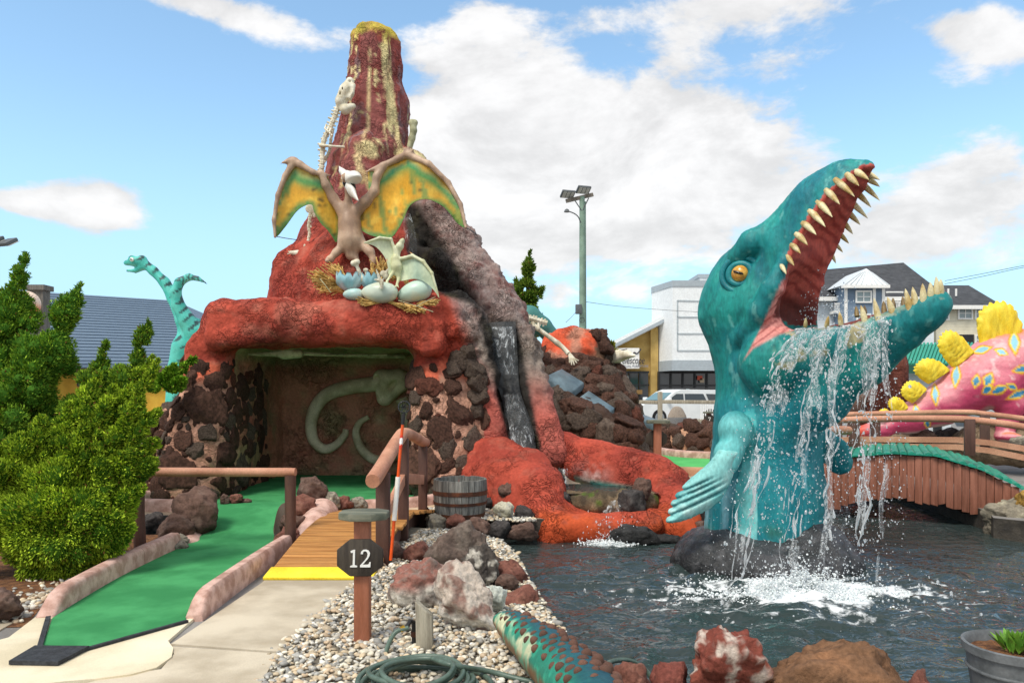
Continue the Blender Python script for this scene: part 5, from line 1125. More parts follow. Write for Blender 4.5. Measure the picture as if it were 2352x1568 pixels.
# ---------------------------------------------------------------- flying reptiles, nest, bones
from mathutils.geometry import delaunay_2d_cdt
def membrane(name, outline, Yf, m, parent, colf, step=7, th=.018, wave=.03, seed=0):
    """wing skin inside a pixel outline; Yf(u,v) gives its depth. Two faces and a rim."""
    o_ = spline([(u, v, 0) for u, v in outline]+[(outline[0][0], outline[0][1], 0)], 5)[:-1]; pts = [Vector((p.x, p.y)) for p in o_]; n0_ = len(pts)
    us = [p.x for p in pts]; vs_2 = [p.y for p in pts]; g = []
    for i, u in enumerate(np.arange(min(us), max(us), step)):
        for v in np.arange(min(vs_2)+(step/2 if i % 2 else 0), max(vs_2), step):
            ins = False
            for k in range(n0_):
                a, b_ = pts[k], pts[(k+1) % n0_]
                if (a.y > v) != (b_.y > v) and u < (b_.x-a.x)*(v-a.y)/(b_.y-a.y)+a.x: ins = not ins
            if ins and min((Vector((u, v))-p).length for p in pts) > step*.6: g.append(Vector((u, v)))
    vv, _, ff, *_r = delaunay_2d_cdt(pts+g, [], [list(range(n0_))], 1, 1e-6)
    uv = np.array([(p.x, p.y) for p in vv]); B = np.array([(p.x, p.y) for p in pts]); dist = np.min(np.hypot(uv[:, None, 0]-B[None, :, 0], uv[:, None, 1]-B[None, :, 1]), 1)
    W = np.array([P(u, v, Yf(u, v)) for u, v in uv]); W[:, 1] += wave*fbm(W*[1, 0, 1], 2.5, 3, seed)*np.clip(dist/12, 0, 1)
    cols = colf(uv, dist, W); n = len(W); W2 = W+np.array([0, th, 0])
    F = [tuple(f_) for f_ in ff]+[tuple(i+n for i in reversed(f_)) for f_ in ff]; F += [(i, (i+1) % n0_, n+(i+1) % n0_, n+i) for i in range(n0_)]
    me = bpy.data.meshes.new(name); me.from_pydata([tuple(x) for x in np.concatenate([W, W2])], [], F); me.update()
    bm = bmesh.new(); bm.from_mesh(me); bmesh.ops.recalc_face_normals(bm, faces=bm.faces); bm.to_mesh(me); bm.free()
    me.polygons.foreach_set('use_smooth', np.full(len(me.polygons), True)); me.set_sharp_from_angle(angle=R(60))
    set_cols(me, np.concatenate([cols, cols])); return link(name, me, m, parent)
M_skin = mat('wing_skin', vcol=True, rough=.5, bump=.35, bscale=10, fine=28, finev=.14, bdist=.02, stretch=(1, 1, .6))
PY = 11.2
ptero = thing('pteranodon', 'large tan flying reptile with spread yellow and green wings standing over the nest', 'flying reptile', P(805, 600, PY))
def pcol(uv, dist, W):
    n1, n2 = fbm(W, 2.2, 4, 3), fbm(W, 7, 4, 5); c = lerp3(C('e6b236'), C('d09a28'), sstep(n1, -.3, .4)); c = blend(c, C('efc850'), sstep(n2, .1, .4)*.6)
    r_ = uv[:, 0] > 800
    tx = np.where(r_, np.interp(uv[:, 0], [860, 935, 1000, 1050], [400, 352, 385, 445]), np.interp(uv[:, 0], [627, 650, 675, 745], [500, 415, 372, 402])); top = uv[:, 1]-tx
    g = np.exp(-((top-26-16*n1)/15)**2)*sstep(n1+.6*n2, -.55, .0)
    g = np.maximum(g, (1-sstep(dist+12*n1, 4, 15))*(top > 45)*.95)
    stv = sstep(fbm(np.stack([uv[:, 0]*.09-uv[:, 1]*.02, uv[:, 1]*.012, uv[:, 0]*0], 1), 1, 3, 8), .22, .42)*.7; g = np.maximum(g, stv)
    c = blend(c, lerp3(C('4f8f4c'), C('21a07c'), sstep(-top, -32, -14)), np.clip(g, 0, 1))
    sp_ = sstep(fbm(W, 15, 2, 31), .52, .62); c = blend(c, C('3c3a1a'), sp_*.8); return c
YL = lambda u, v: PY-.35*abs(u-803)/250+.06*math.sin(u*.05)
membrane('wing_membrane', [(752, 404), (725, 396), (690, 380), (675, 371), (655, 402), (638, 445), (629, 500), (632, 543), (655, 520), (680, 486), (700, 472), (716, 470), (722, 488), (736, 512), (752, 528), (764, 545), (772, 556), (780, 540), (786, 510), (784, 478), (770, 445)], YL, M_skin, ptero, pcol, seed=4)
membrane('wing_membrane', [(845, 396), (880, 380), (936, 356), (985, 376), (1030, 420), (1058, 470), (1069, 520), (1050, 512), (1035, 492), (1015, 472), (985, 458), (960, 460), (940, 474), (928, 500), (915, 525), (897, 546), (870, 545), (840, 535), (820, 515), (822, 480), (845, 450)], YL, M_skin, ptero, pcol, seed=6)
f = Field(); b0_ = lambda u, v, d=0: P(u, v, PY-.06+d)
f.chain([b0_(798, 480), b0_(803, 515), b0_(806, 552), b0_(808, 585)], [.11, .145, .17, .08], .10); f.cone(b0_(808, 585), b0_(826, 602, -.05), .08, .02, .05)
f.chain([b0_(796, 490), b0_(800, 460, -.05), b0_(799, 435, -.1)], [.08, .045, .05], .05)
wl = lambda u, v, d=0: P(u, v, YL(u, v)-.03+d)
f.chain([b0_(788, 488), wl(765, 455), wl(748, 425), wl(738, 398)], [.09, .07, .055, .05], .05)
f.chain([wl(757, 403), wl(720, 396), wl(690, 378), wl(676, 370), wl(655, 404), wl(638, 448), wl(629, 505), wl(632, 544)], [.02, .04, .05, .055, .04, .034, .03, .025], .03)
for (u, v) in [(645, 370), (650, 366), (662, 363)]: f.chain([wl(676, 370), wl((676+u)//2, v+2), wl(u, v+6, -.05)], [.035, .025, .012], .03)
f.chain([b0_(815, 490), wl(840, 463), wl(860, 440), wl(866, 405), wl(880, 385)], [.09, .075, .065, .055, .055], .05)
f.chain([wl(843, 394), wl(880, 380), wl(912, 366), wl(936, 355), wl(985, 376), wl(1030, 420), wl(1058, 470), wl(1070, 523)], [.02, .045, .05, .055, .042, .038, .034, .025], .03)
for (u, v) in [(926, 338), (939, 336), (955, 342)]: f.chain([wl(934, 355), wl((934+u)/2+2, v+6), wl(u-4, v, -.05)], [.03, .02, .012], .03)
f.chain([b0_(792, 560), b0_(772, 580, -.08), b0_(758, 596, -.1)], [.075, .05, .042], .06); f.chain([b0_(758, 596, -.1), b0_(752, 599, -.2)], [.06, .04], .03)
f.chain([b0_(828, 560), b0_(850, 578, -.08), b0_(858, 598, -.1), b0_(855, 612, -.15)], [.08, .058, .04, .03], .06)
f.ell(b0_(797, 410, -.1), (.07, .12, .09), .04)
V, F = f.mesh(.022); V = smooth_v(V, F, 1); nr = normals(V, F); c = lerp3(C('a88a72'), C('c2a68c'), sstep(fbm(V, 3, 4, 5), -.3, .4)); c = blend(c, C('8f7360'), sstep(fbm(V*[1, 1, .4], 8, 3, 9, ridge=True), .2, .6)*.5)
link('body', mesh_np('pteranodon_body', V, F, c), mat('tan_skin', vcol=True, rough=.5, bump=.25, bscale=14, fine=40, finev=.1, bdist=.015), ptero)
M_beak = plain('beak_white', C('e9e6dc'), .35)
f = Field(); hb = lambda u, v, d=0: P(u, v, PY-.16+d)
f.chain([hb(800, 408), hb(814, 410, -.12), hb(832, 413, -.3)], [.095, .10, .02], .04); f.chain([hb(795, 402), hb(786, 394, .05), hb(779, 382, .08)], [.06, .04, .01], .04); f.plane(hb(815, 420, -.1), (.18, -.35, -1), .03)
V, F = f.mesh(.016); hd = link('beak', mesh_np('beak', V, F), M_beak, ptero)
f = Field(); f.chain([hb(800, 428), hb(808, 440, -.12), hb(822, 460, -.28)], [.085, .08, .02], .04, flat=(Vector((.6, .5, .4)), 2)); V, F = f.mesh(.016); link('lower_beak', mesh_np('lower_beak', V, F), M_beak, ptero)
f = Field(); f.chain([hb(800, 420, .02), hb(810, 430, -.06)], [.085, .05], .04); V, F = f.mesh(.02); link('mouth', mesh_np('mouth', V, F), M_pupil, ptero)
mb = MB(); mb.lathe([(.036*math.sin(t_)+.001, .03*math.cos(t_)) for t_ in [i*math.pi/8 for i in range(9)]], hb(790, 404, -.04), 12, Matrix.Rotation(R(90), 3, 'X')); mb.build('eye', M_iris, ptero, smooth=70)
M_wire = plain('wire', C('3c3c3e'), .5)
tag(MB().tube([wl(634, 543), P(655, 547, 11.6), P(682, 551, 12.2)], .006, 5).build('guy_wire', M_wire), 'thin wire from the left wing tip to the volcano', 'wire')
tag(MB().tube([wl(1070, 522), wl(1080, 528), P(1094, 538, 11.2)], .008, 5).build('guy_wire', M_wire), 'short frayed wire hanging off the right wing tip', 'wire')

# ---- nest
NY = 10.62
nest = thing('nest', 'straw nest spread on the red ledge over the cave mouth', 'nest', P(870, 690, NY))
M_straw = mat('straw', C('dfbc74'), C('a8823e'), 18, .7, .3, 60, rnd=.3, fine=60, finev=.4)
def straw_bundle(a, b_, w, n, droop=.03):
    a, b_ = Vector(a), Vector(b_); d_ = (b_-a); mb = MB()
    for k in range(n):
        o1 = Vector((random.gauss(0, w*.35), random.gauss(0, w*.35), random.gauss(0, w*.3))); o2 = Vector((random.gauss(0, w), random.gauss(0, w*.8), random.gauss(0, w*.7))); t1 = random.uniform(.75, 1.08)
        mb.tube([a+o1, a+d_*.5+(o1+o2)*.5+Vector((0, 0, droop)), a+d_*t1+o2], random.uniform(.006, .011), 5)
    o = mb.build('straw_bundle', M_straw, nest); o['kind'] = 'stuff'
nb = lambda u, v, d=0: P(u, v, NY+d)
for a, b_, w, n in [((790, 668), (722, 630), .06, 60), ((790, 664), (726, 648), .06, 56), ((795, 650), (762, 612), .055, 50), ((800, 674), (742, 664), .045, 40), ((880, 640), (876, 606), .09, 50), ((905, 640), (896, 610), .07, 40), ((858, 640), (860, 612), .05, 26), ((935, 650), (925, 618), .05, 26)]: straw_bundle(nb(*a, .25), nb(*b_, .3 if b_[1] < 625 else .05), w, n)
for a, b_, w, n in [((870, 696), (826, 692), .03, 22), ((880, 694), (836, 700), .025, 18), ((895, 694), (930, 705), .03, 26), ((920, 700), (960, 712), .035, 28), ((950, 704), (972, 714), .03, 24), ((960, 700), (1004, 692), .035, 30), ((985, 696), (940, 712), .03, 20)]: straw_bundle(nb(*a, -.1), nb(*b_, -.22), w, n, .0)
for a, b_ in [((915, 690), (995, 716)), ((1000, 682), (955, 704)), ((735, 640), (760, 672)), ((930, 704), (922, 688))]:
    MB().tube([nb(*a, -.2), nb((a[0]+b_[0])/2, (a[1]+b_[1])/2-1, -.28), nb(*b_, -.3)], .0055, 5).build('twig', M_oldbone, nest)
M_egg = mat('egg_shell', vcol=True, rough=.38, bump=.2, bscale=9, fine=20, finev=.06, bdist=.02, stretch=(.5, 1, 1))
def egg(u, v, ru, rv, tilt, d_, label, c1, c2, brk=None):
    c0_ = nb(u, v, d_); s = (NY+d_)/FP; n, m_ = 40, 28; vs = []
    for i in range(m_+1):
        th = math.pi*i/m_
        for k in range(n):
            ph = 2*math.pi*k/n; x = math.cos(th); r_ = math.sin(th)*(1+.16*x); vs.append((x*ru*s, r_*math.cos(ph)*rv*s*1.05, r_*math.sin(ph)*rv*s))
    V = np.array(vs); V[:, :] *= (1+.025*fbm(V*[1, 1, 2.5], 9, 3, int(u)))[:, None]
    t_ = R(tilt); V = np.stack([V[:, 0]*math.cos(t_)-V[:, 2]*math.sin(t_), V[:, 1], V[:, 0]*math.sin(t_)+V[:, 2]*math.cos(t_)], 1)+np.array(c0_)
    F = np.array([(i*n+k, i*n+(k+1) % n, (i+1)*n+(k+1) % n, (i+1)*n+k) for i in range(m_) for k in range(n)])
    n1 = fbm(V, 4, 4, int(u)); cc_ = blend(lerp3(c1, c2, sstep(n1, -.3, .3)), C('d4d2b4'), sstep(fbm(V, 6, 3, int(v)), .1, .5)*.5)
    return tag(link('egg', mesh_np('egg', V, F, cc_), M_egg), label, 'egg')
EG, EB = C('d4dfcc'), C('bfd6c6')
egg(872, 672, 42, 24, 0, -.12, 'largest whole pale green egg with a grey bone on top', EG, C('c2d2c4'))
egg(952, 671, 41, 25, 18, -.02, 'whole pale green egg tilted up at the right end of the nest', EG, EB)
egg(812, 676, 24, 14, 0, -.1, 'smallest whole pale blue egg at the left front of the nest', C('cfe0da'), C('acd0cc'))
def broken(u, v, r_, hgt_, d_, label, seed):
    """cup of a hatched egg with a jagged rim"""
    c0_ = nb(u, v, d_); s = (NY+d_)/FP; r_ *= s; hgt_ *= s; n = 44; q_ = np.random.default_rng(seed); rim_ = hgt_*(.6+.4*np.abs(np.sin(np.cumsum(q_.uniform(.3, 1.1, n))))*q_.uniform(.5, 1, n)); vs = []; rows_ = 10
    for shell in (0, 1):
        for i in range(rows_+1):
            for k in range(n):
                t_ = i/rows_; z = -r_*.62*0+rim_[k]*t_; rr_ = r_*(math.sin(min(1.57, .25+t_*1.6))**.8)*(1-.1*t_*t_)*(1-.07*shell); ph = 2*math.pi*k/n; vs.append((c0_.x+rr_*math.cos(ph), c0_.y+rr_*math.sin(ph), c0_.z+z+.012*shell*(1-t_)))
    V = np.array(vs); b1 = (rows_+1)*n
    F = [(i*n+k, i*n+(k+1) % n, (i+1)*n+(k+1) % n, (i+1)*n+k) for i in range(rows_) for k in range(n)]
    F = F+[tuple(b1+x for x in reversed(f_)) for f_ in F]+[(rows_*n+(k+1) % n, rows_*n+k, b1+rows_*n+k, b1+rows_*n+(k+1) % n) for k in range(n)]
    cc_ = lerp3(C('93c2cc'), C('c6dde0'), sstep(fbm(V, 6, 3, seed), -.3, .3)); cc_[b1:] = C('5d6c78')
    return tag(link('broken_egg', mesh_np('broken_egg', V, np.array(F), cc_), M_egg), label, 'broken egg')
broken(803, 668, 33, 46, .08, 'bigger hatched blue egg with a jagged rim at the left of the nest', 3)
broken(850, 666, 24, 42, .12, 'smaller hatched blue egg with a jagged rim behind the largest whole egg', 5)
def bone_bits(name, a, b_, r, label, cat='bone', m=M_bone, knob=1.9):
    a, b_ = Vector(a), Vector(b_); d_ = (b_-a).normalized(); s = d_.cross(Vector((0, 1, 0))).normalized()*r*.9; f = Field()
    f.cone(a, (a+b_)/2, r, r*.8, .03).cone((a+b_)/2, b_, r*.8, r, .03)
    for p_ in (a, b_): f.ell(p_+s, (r*knob*.8,)*3, .02); f.ell(p_-s, (r*knob*.8,)*3, .02)
    V, F = f.mesh(max(.009, r*.35)); return tag(link(name, mesh_np(name, V, F), m), label, cat)
bone_bits('bone', nb(816, 603, .0), nb(832, 640, .05), .028, 'long white leg bone leaning in the bigger hatched egg')
bone_bits('bone', nb(901, 612, .0), nb(884, 632, .05), .032, 'thick white bone lying behind the largest whole egg')
bone_bits('bone', nb(840, 620, .12), nb(842, 636, .12), .016, 'short white bone between the two hatched eggs')
bk = thing('beak_bones', 'grey forked bone sticking out of the top of the largest whole egg', 'bone', nb(875, 656, -.2))
for a, b_ in [((877, 655), (864, 618)), ((877, 645), (860, 642)), ((876, 662), (880, 640))]: MB().tube([nb(*a, -.3), nb((a[0]+b_[0])/2, (a[1]+b_[1])/2, -.32), nb(*b_, -.35)], [.026, .02, .006], 7).build('prong', M_bone, bk, smooth=60)
# ---- young one on the eggs
baby = thing('young_pteranodon', 'small pale green flying reptile with half spread wings perched on the eggs', 'flying reptile', P(913, 650, 10.55))
BY = 10.6
def bcol(uv, dist, W): n1 = fbm(W, 4, 3, 4); c = lerp3(C('cfd6b4'), C('b2c2a4'), sstep(n1, -.2, .3)); c = blend(c, C('93b0a0'), np.exp(-((uv[:, 0]-958)/16)**2)*.7); return blend(c, C('e08a3c'), (1-sstep(dist, 1.5, 4))*(uv[:, 1] < 600)*(uv[:, 0] > 885)*(uv[:, 0] < 950)*.7)
YB = lambda u, v: BY-.2*abs(u-912)/90
membrane('wing_membrane', [(837, 558), (855, 550), (872, 546), (897, 550), (906, 570), (908, 592), (905, 615), (893, 630), (891, 612), (882, 588), (862, 566)], YB, M_skin, baby, bcol, step=5, seed=14)
membrane('wing_membrane', [(913, 596), (930, 592), (948, 588), (940, 578), (960, 590), (975, 602), (992, 627), (1002, 652), (1008, 682), (996, 666), (975, 647), (950, 640), (918, 644), (914, 620)], YB, M_skin, baby, bcol, step=5, seed=15)
f = Field(); w2 = lambda u, v, d=0: P(u, v, YB(u, v)-.02+d)
f.chain([w2(908, 595), w2(911, 612), w2(912, 628)], [.06, .075, .045], .04); f.chain([w2(911, 598), w2(914, 578), w2(918, 566), w2(924, 553), w2(926, 549)], [.045, .03, .05, .03, .008], .03)
f.chain([w2(837, 558), w2(872, 546), w2(898, 549), w2(906, 572), w2(909, 594)], [.012, .02, .02, .022, .03], .02); f.chain([w2(911, 596), w2(930, 592), w2(947, 587), w2(972, 600), w2(992, 627), w2(1008, 683)], [.03, .022, .024, .024, .02, .01], .02)
f.chain([w2(907, 622), w2(898, 632), w2(889, 646, -.05)], [.035, .022, .014], .02); f.chain([w2(914, 624), w2(916, 640), w2(912, 652, -.08)], [.04, .025, .016], .02)
for u in (883, 888, 893): f.cone(w2(889, 645, -.05), w2(u, 654, -.1), .013, .005, .01)
for u in (906, 911, 916): f.cone(w2(912, 651, -.08), w2(u, 661, -.13), .013, .006, .01)
V, F = f.mesh(.0105); c = lerp3(C('bcbd94'), C('d0d2b0'), sstep(fbm(V, 6, 3, 2), -.3, .3)); link('body', mesh_np('young_body', V, F, c), M_skin, baby)

# ---- skeleton climbing the chimney
sk = thing('climbing_skeleton', 'white dinosaur skeleton hung on the left flank of the volcano chimney', 'skeleton', P(770, 300, 12.2))
SY = 12.25; sp3 = lambda u, v, d=0: P(u, v, SY+d)
f = Field(); f.chain([sp3(804, 188), sp3(796, 208, -.03), sp3(784, 232, -.03)], [.07, .105, .10], .05); f.chain([sp3(812, 196, -.06), sp3(806, 215, -.1), sp3(800, 232, -.1)], [.035, .05, .04], .03); f.ell(sp3(797, 232, -.14), (.05, .1, .06), .02, 's'); f.cone(sp3(806, 200, -.14), sp3(798, 222, -.16), .03, .04, .02, 's'); f.ell(sp3(803, 186, -.08), (.022, .05, .022), .01, 's'); f.ell(sp3(788, 206, -.09), (.015, .05, .04), .01, 's'); f.ell(sp3(782, 216, -.09), (.015, .05, .035), .01, 's')
f.chain([sp3(780, 244), sp3(793, 252, -.06), sp3(811, 244, -.06)], [.05, .07, .045], .04)
V, F = f.mesh(.014); link('skull', mesh_np('skull', V, F), M_bone, sk)
def verts(path, n, r, wing, m=M_bone, nm='vertebra'):
    pp = spline(path, 12); idx = np.linspace(0, len(pp)-1, n).astype(int)
    for i in idx:
        d_ = (pp[min(i+1, len(pp)-1)]-pp[max(i-1, 0)]).normalized(); s = d_.cross(Vector((0, 1, 0))).normalized(); mb = MB()
        mb.tube([pp[i]-d_*r*1.1, pp[i], pp[i]+d_*r*1.1], [r, r*.75, r], 7)
        if wing: w = wing*random.uniform(.6, 1.1); mb.tube([pp[i]-s*w, pp[i], pp[i]+s*w*.8+d_*.01], [r*.3, r*.55, r*.35], 6)
        mb.build(nm, m, sk, smooth=50)
verts([sp3(775, 250), sp3(770, 265), sp3(762, 285), sp3(755, 300), sp3(745, 320), sp3(741, 345), sp3(740, 370), sp3(738, 390)], 15, .045, .085)
verts([sp3(764, 300, .1), sp3(760, 320, .1), sp3(757, 345, .1), sp3(748, 365, .1)], 8, .03, .0)
MB().tube([sp3(734, 334, -.05), sp3(765, 336, -.1), sp3(791, 338, -.05)], [.03, .018, .022], 7).build('long_bone', M_bone, sk, smooth=60)
for k in range(3): MB().tube([sp3(750+k*6, 286+k*3), sp3(746+k*5, 296+k*4, -.08), sp3(755+k*4, 304+k*4, -.1)], .016, 6).build('rib', M_bone, sk)
hs = thing('hanging_skeleton', 'small white skeleton with a round fan plate hung below the left wing', 'skeleton', P(711, 520, 11.7)); sk = hs
h3 = lambda u, v, d=0: P(u, v, 11.75+d)
f = Field(); f.ell(h3(714, 479), (.088, .025, .08), .02); f.ell(h3(722, 491, .01), (.035, .02, .07), .02); f.cone(h3(713, 478, -.06), h3(716, 487, -.06), .008, .008, .01, 's'); V, F = f.mesh(.01); link('fan_plate', mesh_np('fan_plate', V, F), M_bone, hs)
verts([h3(712, 493), h3(711, 505), h3(709, 520), h3(711, 535), h3(709, 549)], 8, .028, 0); verts([h3(716, 495), h3(713, 504), h3(714, 520)], 4, .018, 0)
f = Field(); f.cone(h3(668, 580), h3(684, 582), .03, .05, .03); f.cone(h3(684, 582), h3(693, 590), .04, .012, .03); V, F = f.mesh(.014); o = link('small_skull', mesh_np('small_skull', V, F), M_bone, None); tag(o, 'little white long-beaked skull at the left edge of the volcano foot', 'skull')
mb = MB(); mb.tube([h3(668, 580), h3(662, 577)], .01, 5); mb.tube([h3(668, 582), h3(660, 583)], .01, 5); mb.build('prong', M_bone, o)
f = Field(); f.ell(h3(700, 565), (.02, .02, .035), .01); V, F = f.mesh(.01); tag(link('small_bone', mesh_np('small_bone', V, F), M_bone), 'tiny white bone plug on the red slope below the hanging skeleton', 'bone')
# bone standing on the right shoulder
f = Field(); f.chain([P(941, 338, 12.7), P(946, 318, 12.7), P(950, 300, 12.7), P(948, 284, 12.7)], [.05, .055, .055, .06], .03); f.ell(P(945, 281, 12.7), (.045, .05, .05), .03); f.ell(P(954, 282, 12.7), (.045, .05, .05), .03)
V, F = f.mesh(.018); tag(link('bone', mesh_np('bone', V, F), M_oldbone), 'grey curved bone standing on the grey shoulder right of the chimney', 'bone')

# ---- skeleton on the rock mound and green spined back behind it
rk = thing('mound_skeleton', 'white skeleton lying on the crest of the rock mound, its arm reaching down the rocks', 'skeleton', P(1260, 760, 15.4)); sk = rk
m3 = lambda u, v, d=0: P(u, v, 15.3+d)
MB().tube([m3(1226, 748), m3(1240, 758), m3(1262, 774), m3(1278, 786)], [.06, .045, .045, .055], 8).build('upper_arm_bone', M_bone, rk, smooth=60)
MB().tube([m3(1278, 786), m3(1292, 797), m3(1306, 812, -.1)], [.06, .045, .05], 8).build('forearm_bone', M_bone, rk, smooth=60)
for a in [(1308, 833), (1313, 838), (1319, 838), (1325, 834), (1329, 828)]: MB().tube([m3(1308, 812, -.1), m3((1308+a[0])/2+1, 824, -.2), m3(*a, -.2)], [.028, .022, .012], 6).build('finger_bone', M_bone, rk, smooth=60)
verts([m3(1200, 725), m3(1215, 730), m3(1232, 735), m3(1250, 740)], 9, .055, .10)
for k in range(3): MB().tube([m3(1212+k*12, 734+k*2), m3(1214+k*12, 752+k*2, -.05)], [.03, .02], 6).build('rib', M_bone, rk)
sb = thing('spined_back', 'dark green ridged dinosaur back showing behind the white skeleton on the mound', 'dinosaur', P(1220, 735, 17.5))
f = Field(); f.chain([P(1170, 735, 17.5), P(1215, 730, 17.5), P(1245, 748, 17.5), P(1290, 800, 17.6)], [.3, .27, .2, .2], .1); f.cone(P(1200, 760, 17.6), P(1200, 900, 17.6), .3, .3, .1)
V, F = f.mesh(.05); link('back', mesh_np('back', V, F, np.tile(C('3f7a74'), (len(V), 1))), M_dino, sb)
M_spine = plain('spine_green', C('4c8a86'), .5)
for k in range(9):
    p_ = P(1196+k*6, 716+abs(k-2)*1.4, 17.5); MB().tube([p_+Vector((0, 0, -.12)), p_, p_+Vector((.03, 0, .07))], [.05, .035, .006], 7).build('spine', M_spine, sb)
f = Field(); f.chain([P(1395, 826, 16.4), P(1420, 818, 16.2), P(1440, 814, 16.0), P(1458, 817, 15.8)], [.14, .13, .09, .03], .05); V, F = f.mesh(.03); tag(link('tusk', mesh_np('tusk', V, F), M_bone), 'pale curved tusk poking out of the rock mound in front of the shop sign', 'tusk')
# ---------------------------------------------------------------- plank footbridge
fb = thing('footbridge', 'small arched plank footbridge with one log handrail and a yellow front edge', 'footbridge', (-1.53, 7.8, 0))
def fz(y): return .03+.19*math.sin(math.pi*min(1, max(0, (y-6.05)/3.5)))**1.15
xl, xr = -1.965, -1.12
ys = np.arange(6.28, 9.5, .142)
for i, y in enumerate(ys):
    z = fz(y); a = math.atan2(fz(y+.07)-fz(y-.07), .14); M = Matrix.Rotation(a, 3, 'X'); ex = random.uniform(-.015, .03); x0 = xl+(0 if y < 7.9 else .0); x1 = xr+ex+(.05 if y > 7.4 else 0)+(max(0, y-8.3)*.25)
    MB().box(((x0+x1)/2, y, z-.018), (x1-x0, .132, .036), M=M).build('plank', M_plank, fb, bevel=.004)
MB().box(((xl+xr)/2, 6.16, .035), (xr-xl+.03, .22, .026), M=Matrix.Rotation(R(9), 3, 'X')).build('yellow_edge', M_yellow, fb, bevel=.004)
for x in (xl+.06, xr-.02):
    p_ = [Vector((x, y, fz(y)-.11)) for y in np.linspace(6.3, 9.5, 14)]; mb = MB()
    for a, b_ in zip(p_[:-1], p_[1:]): mb.bar(a, b_, .05, .15)
    mb.build('beam', M_brown, fb)
def post(x, y, z0, z1, w, d, m, parent, name='post', rz=0): return MB().box((x, y, (z0+z1)/2), (w, d, z1-z0), rz).build(name, m, parent, bevel=.008)
def log(path, r, m, parent, name='handrail', n=14):
    pp = spline(path, 6); rr_ = [r*(1+.05*mnoise.noise(p*3)) for p in pp]; rr_[0] *= .9; rr_[-1] *= .9
    return MB().tube(pp, rr_, n).build(name, m, parent, smooth=60)
rx = -1.12
post(rx-.0, 6.62, -.1, .80, .115, .10, M_brown, fb); post(rx+.02, 7.72, -.3, 1.03, .10, .10, M_brown, fb); post(rx+.055, 9.1, -.1, .86, .10, .10, M_brown, fb)
log([(rx-.03, 6.28, .765), (rx-.02, 6.6, .83), (rx+.0, 7.2, .98), (rx+.02, 7.66, 1.085)], .066, M_log, fb); log([(rx+.02, 7.68, 1.085), (rx+.03, 8.2, 1.04), (rx+.06, 8.9, .93), (rx+.075, 9.25, .885)], .06, M_log, fb)
MB().bar((rx+.01, 6.68, .42), (rx+.02, 7.68, .62), .05, .11).build('middle_rail', M_log, fb, bevel=.006); MB().bar((rx+.02, 7.76, .62), (rx+.055, 9.05, .46), .05, .11).build('middle_rail', M_log, fb, bevel=.006)
# ---- log railing over the putting lane
lr = thing('log_railing', 'single pink log rail on two dark brown posts across the green lane', 'railing', (-2.8, 7.2, 0))
pr = P(667, 1262, 7.22)
MB().tube([(pr.x, 7.22, -.02), (pr.x, 7.22, .35), (pr.x, 7.22, .71)], .052, 14).build('post', M_brown, lr, smooth=60)
pl = P(318, 1262, 7.3); MB().tube([(pl.x+.02, 7.3, -.1), (pl.x, 7.3, .35), (pl.x, 7.3, .71)], .055, 14).build('post', M_brown, lr, smooth=60)
log([(P(250, 1089, 7.33).x, 7.33, .735), (P(400, 1090, 7.3).x, 7.3, .735), (P(560, 1089, 7.25).x, 7.25, .738), (P(679, 1088, 7.22).x, 7.22, .742)], .043, M_log, lr)
fr_ = thing('log_railing', 'short pink log rail at the far left edge behind the tall junipers', 'railing', P(10, 1030, 11))
log([P(-160, 1010, 11), P(0, 1008, 11), P(48, 1005, 11)], .055, M_log, fr_); post(P(30, 0, 11).x, 11, 0, P(0, 1008, 11).z-.03, .1, .1, M_brown, fr_); post(P(-130, 0, 11).x, 11, 0, P(0, 1008, 11).z-.03, .1, .1, M_brown, fr_)

# ---------------------------------------------------------------- hole signs
def octo(c, w, h, d, ax='Y', bev=.28):
    q_ = [(-.5+bev, -.5), (.5-bev, -.5), (.5, -.5+bev), (.5, .5-bev), (.5-bev, .5), (-.5+bev, .5), (-.5, .5-bev), (-.5, -.5+bev)]
    mb = MB()
    if ax == 'Y': mb.prism([Vector(c)+Vector((x*w, d/2, y*h)) for x, y in q_], (0, 0, 0), (0, -d, 0))
    else: mb.prism([Vector(c)+Vector((x*w, y*h, -d/2)) for x, y in q_], (0, 0, 0), (0, 0, d))
    return mb
def glyph(name, strokes, c, s, y, m, parent, th=.006):
    """flat raised numerals from filled polygons, x right, z up"""
    mb = MB()
    for poly in strokes:
        vs = [Vector((c.x+x*s, y, c.z+z*s)) for x, z in poly]; tr = tessellate_polygon([vs]); n = len(vs)
        mb.add(vs+[v+Vector((0, -th, 0)) for v in vs], [tuple(t_) for t_ in tr]+[tuple(n+i for i in t_) for t_ in tr]+[(i, (i+1) % n, n+(i+1) % n, n+i) for i in range(n)])
    return mb.build(name, m, parent)
ONE = [[(-.16, .34), (-.02, .40), (.055, .40), (.035, -.32), (.15, -.36), (.15, -.42), (-.18, -.42), (-.18, -.36), (-.06, -.32), (-.045, .27), (-.14, .25)]]
TWO = [[(-.22, .20), (-.20, .31), (-.10, .40), (.04, .41), (.16, .36), (.22, .25), (.20, .12), (.12, -.02), (-.05, -.22), (-.12, -.30), (.10, -.30), (.16, -.27), (.19, -.18), (.25, -.18), (.23, -.42), (-.25, -.42), (-.25, -.33), (-.02, -.08), (.08, .06), (.11, .2), (.07, .30), (-.02, .34), (-.10, .30), (-.11, .20)]]
SEVEN = [[(-.22, .40), (.24, .40), (.24, .30), (.0, -.42), (-.12, -.42), (.1, .26), (-.14, .26), (-.17, .18), (-.23, .18)]]
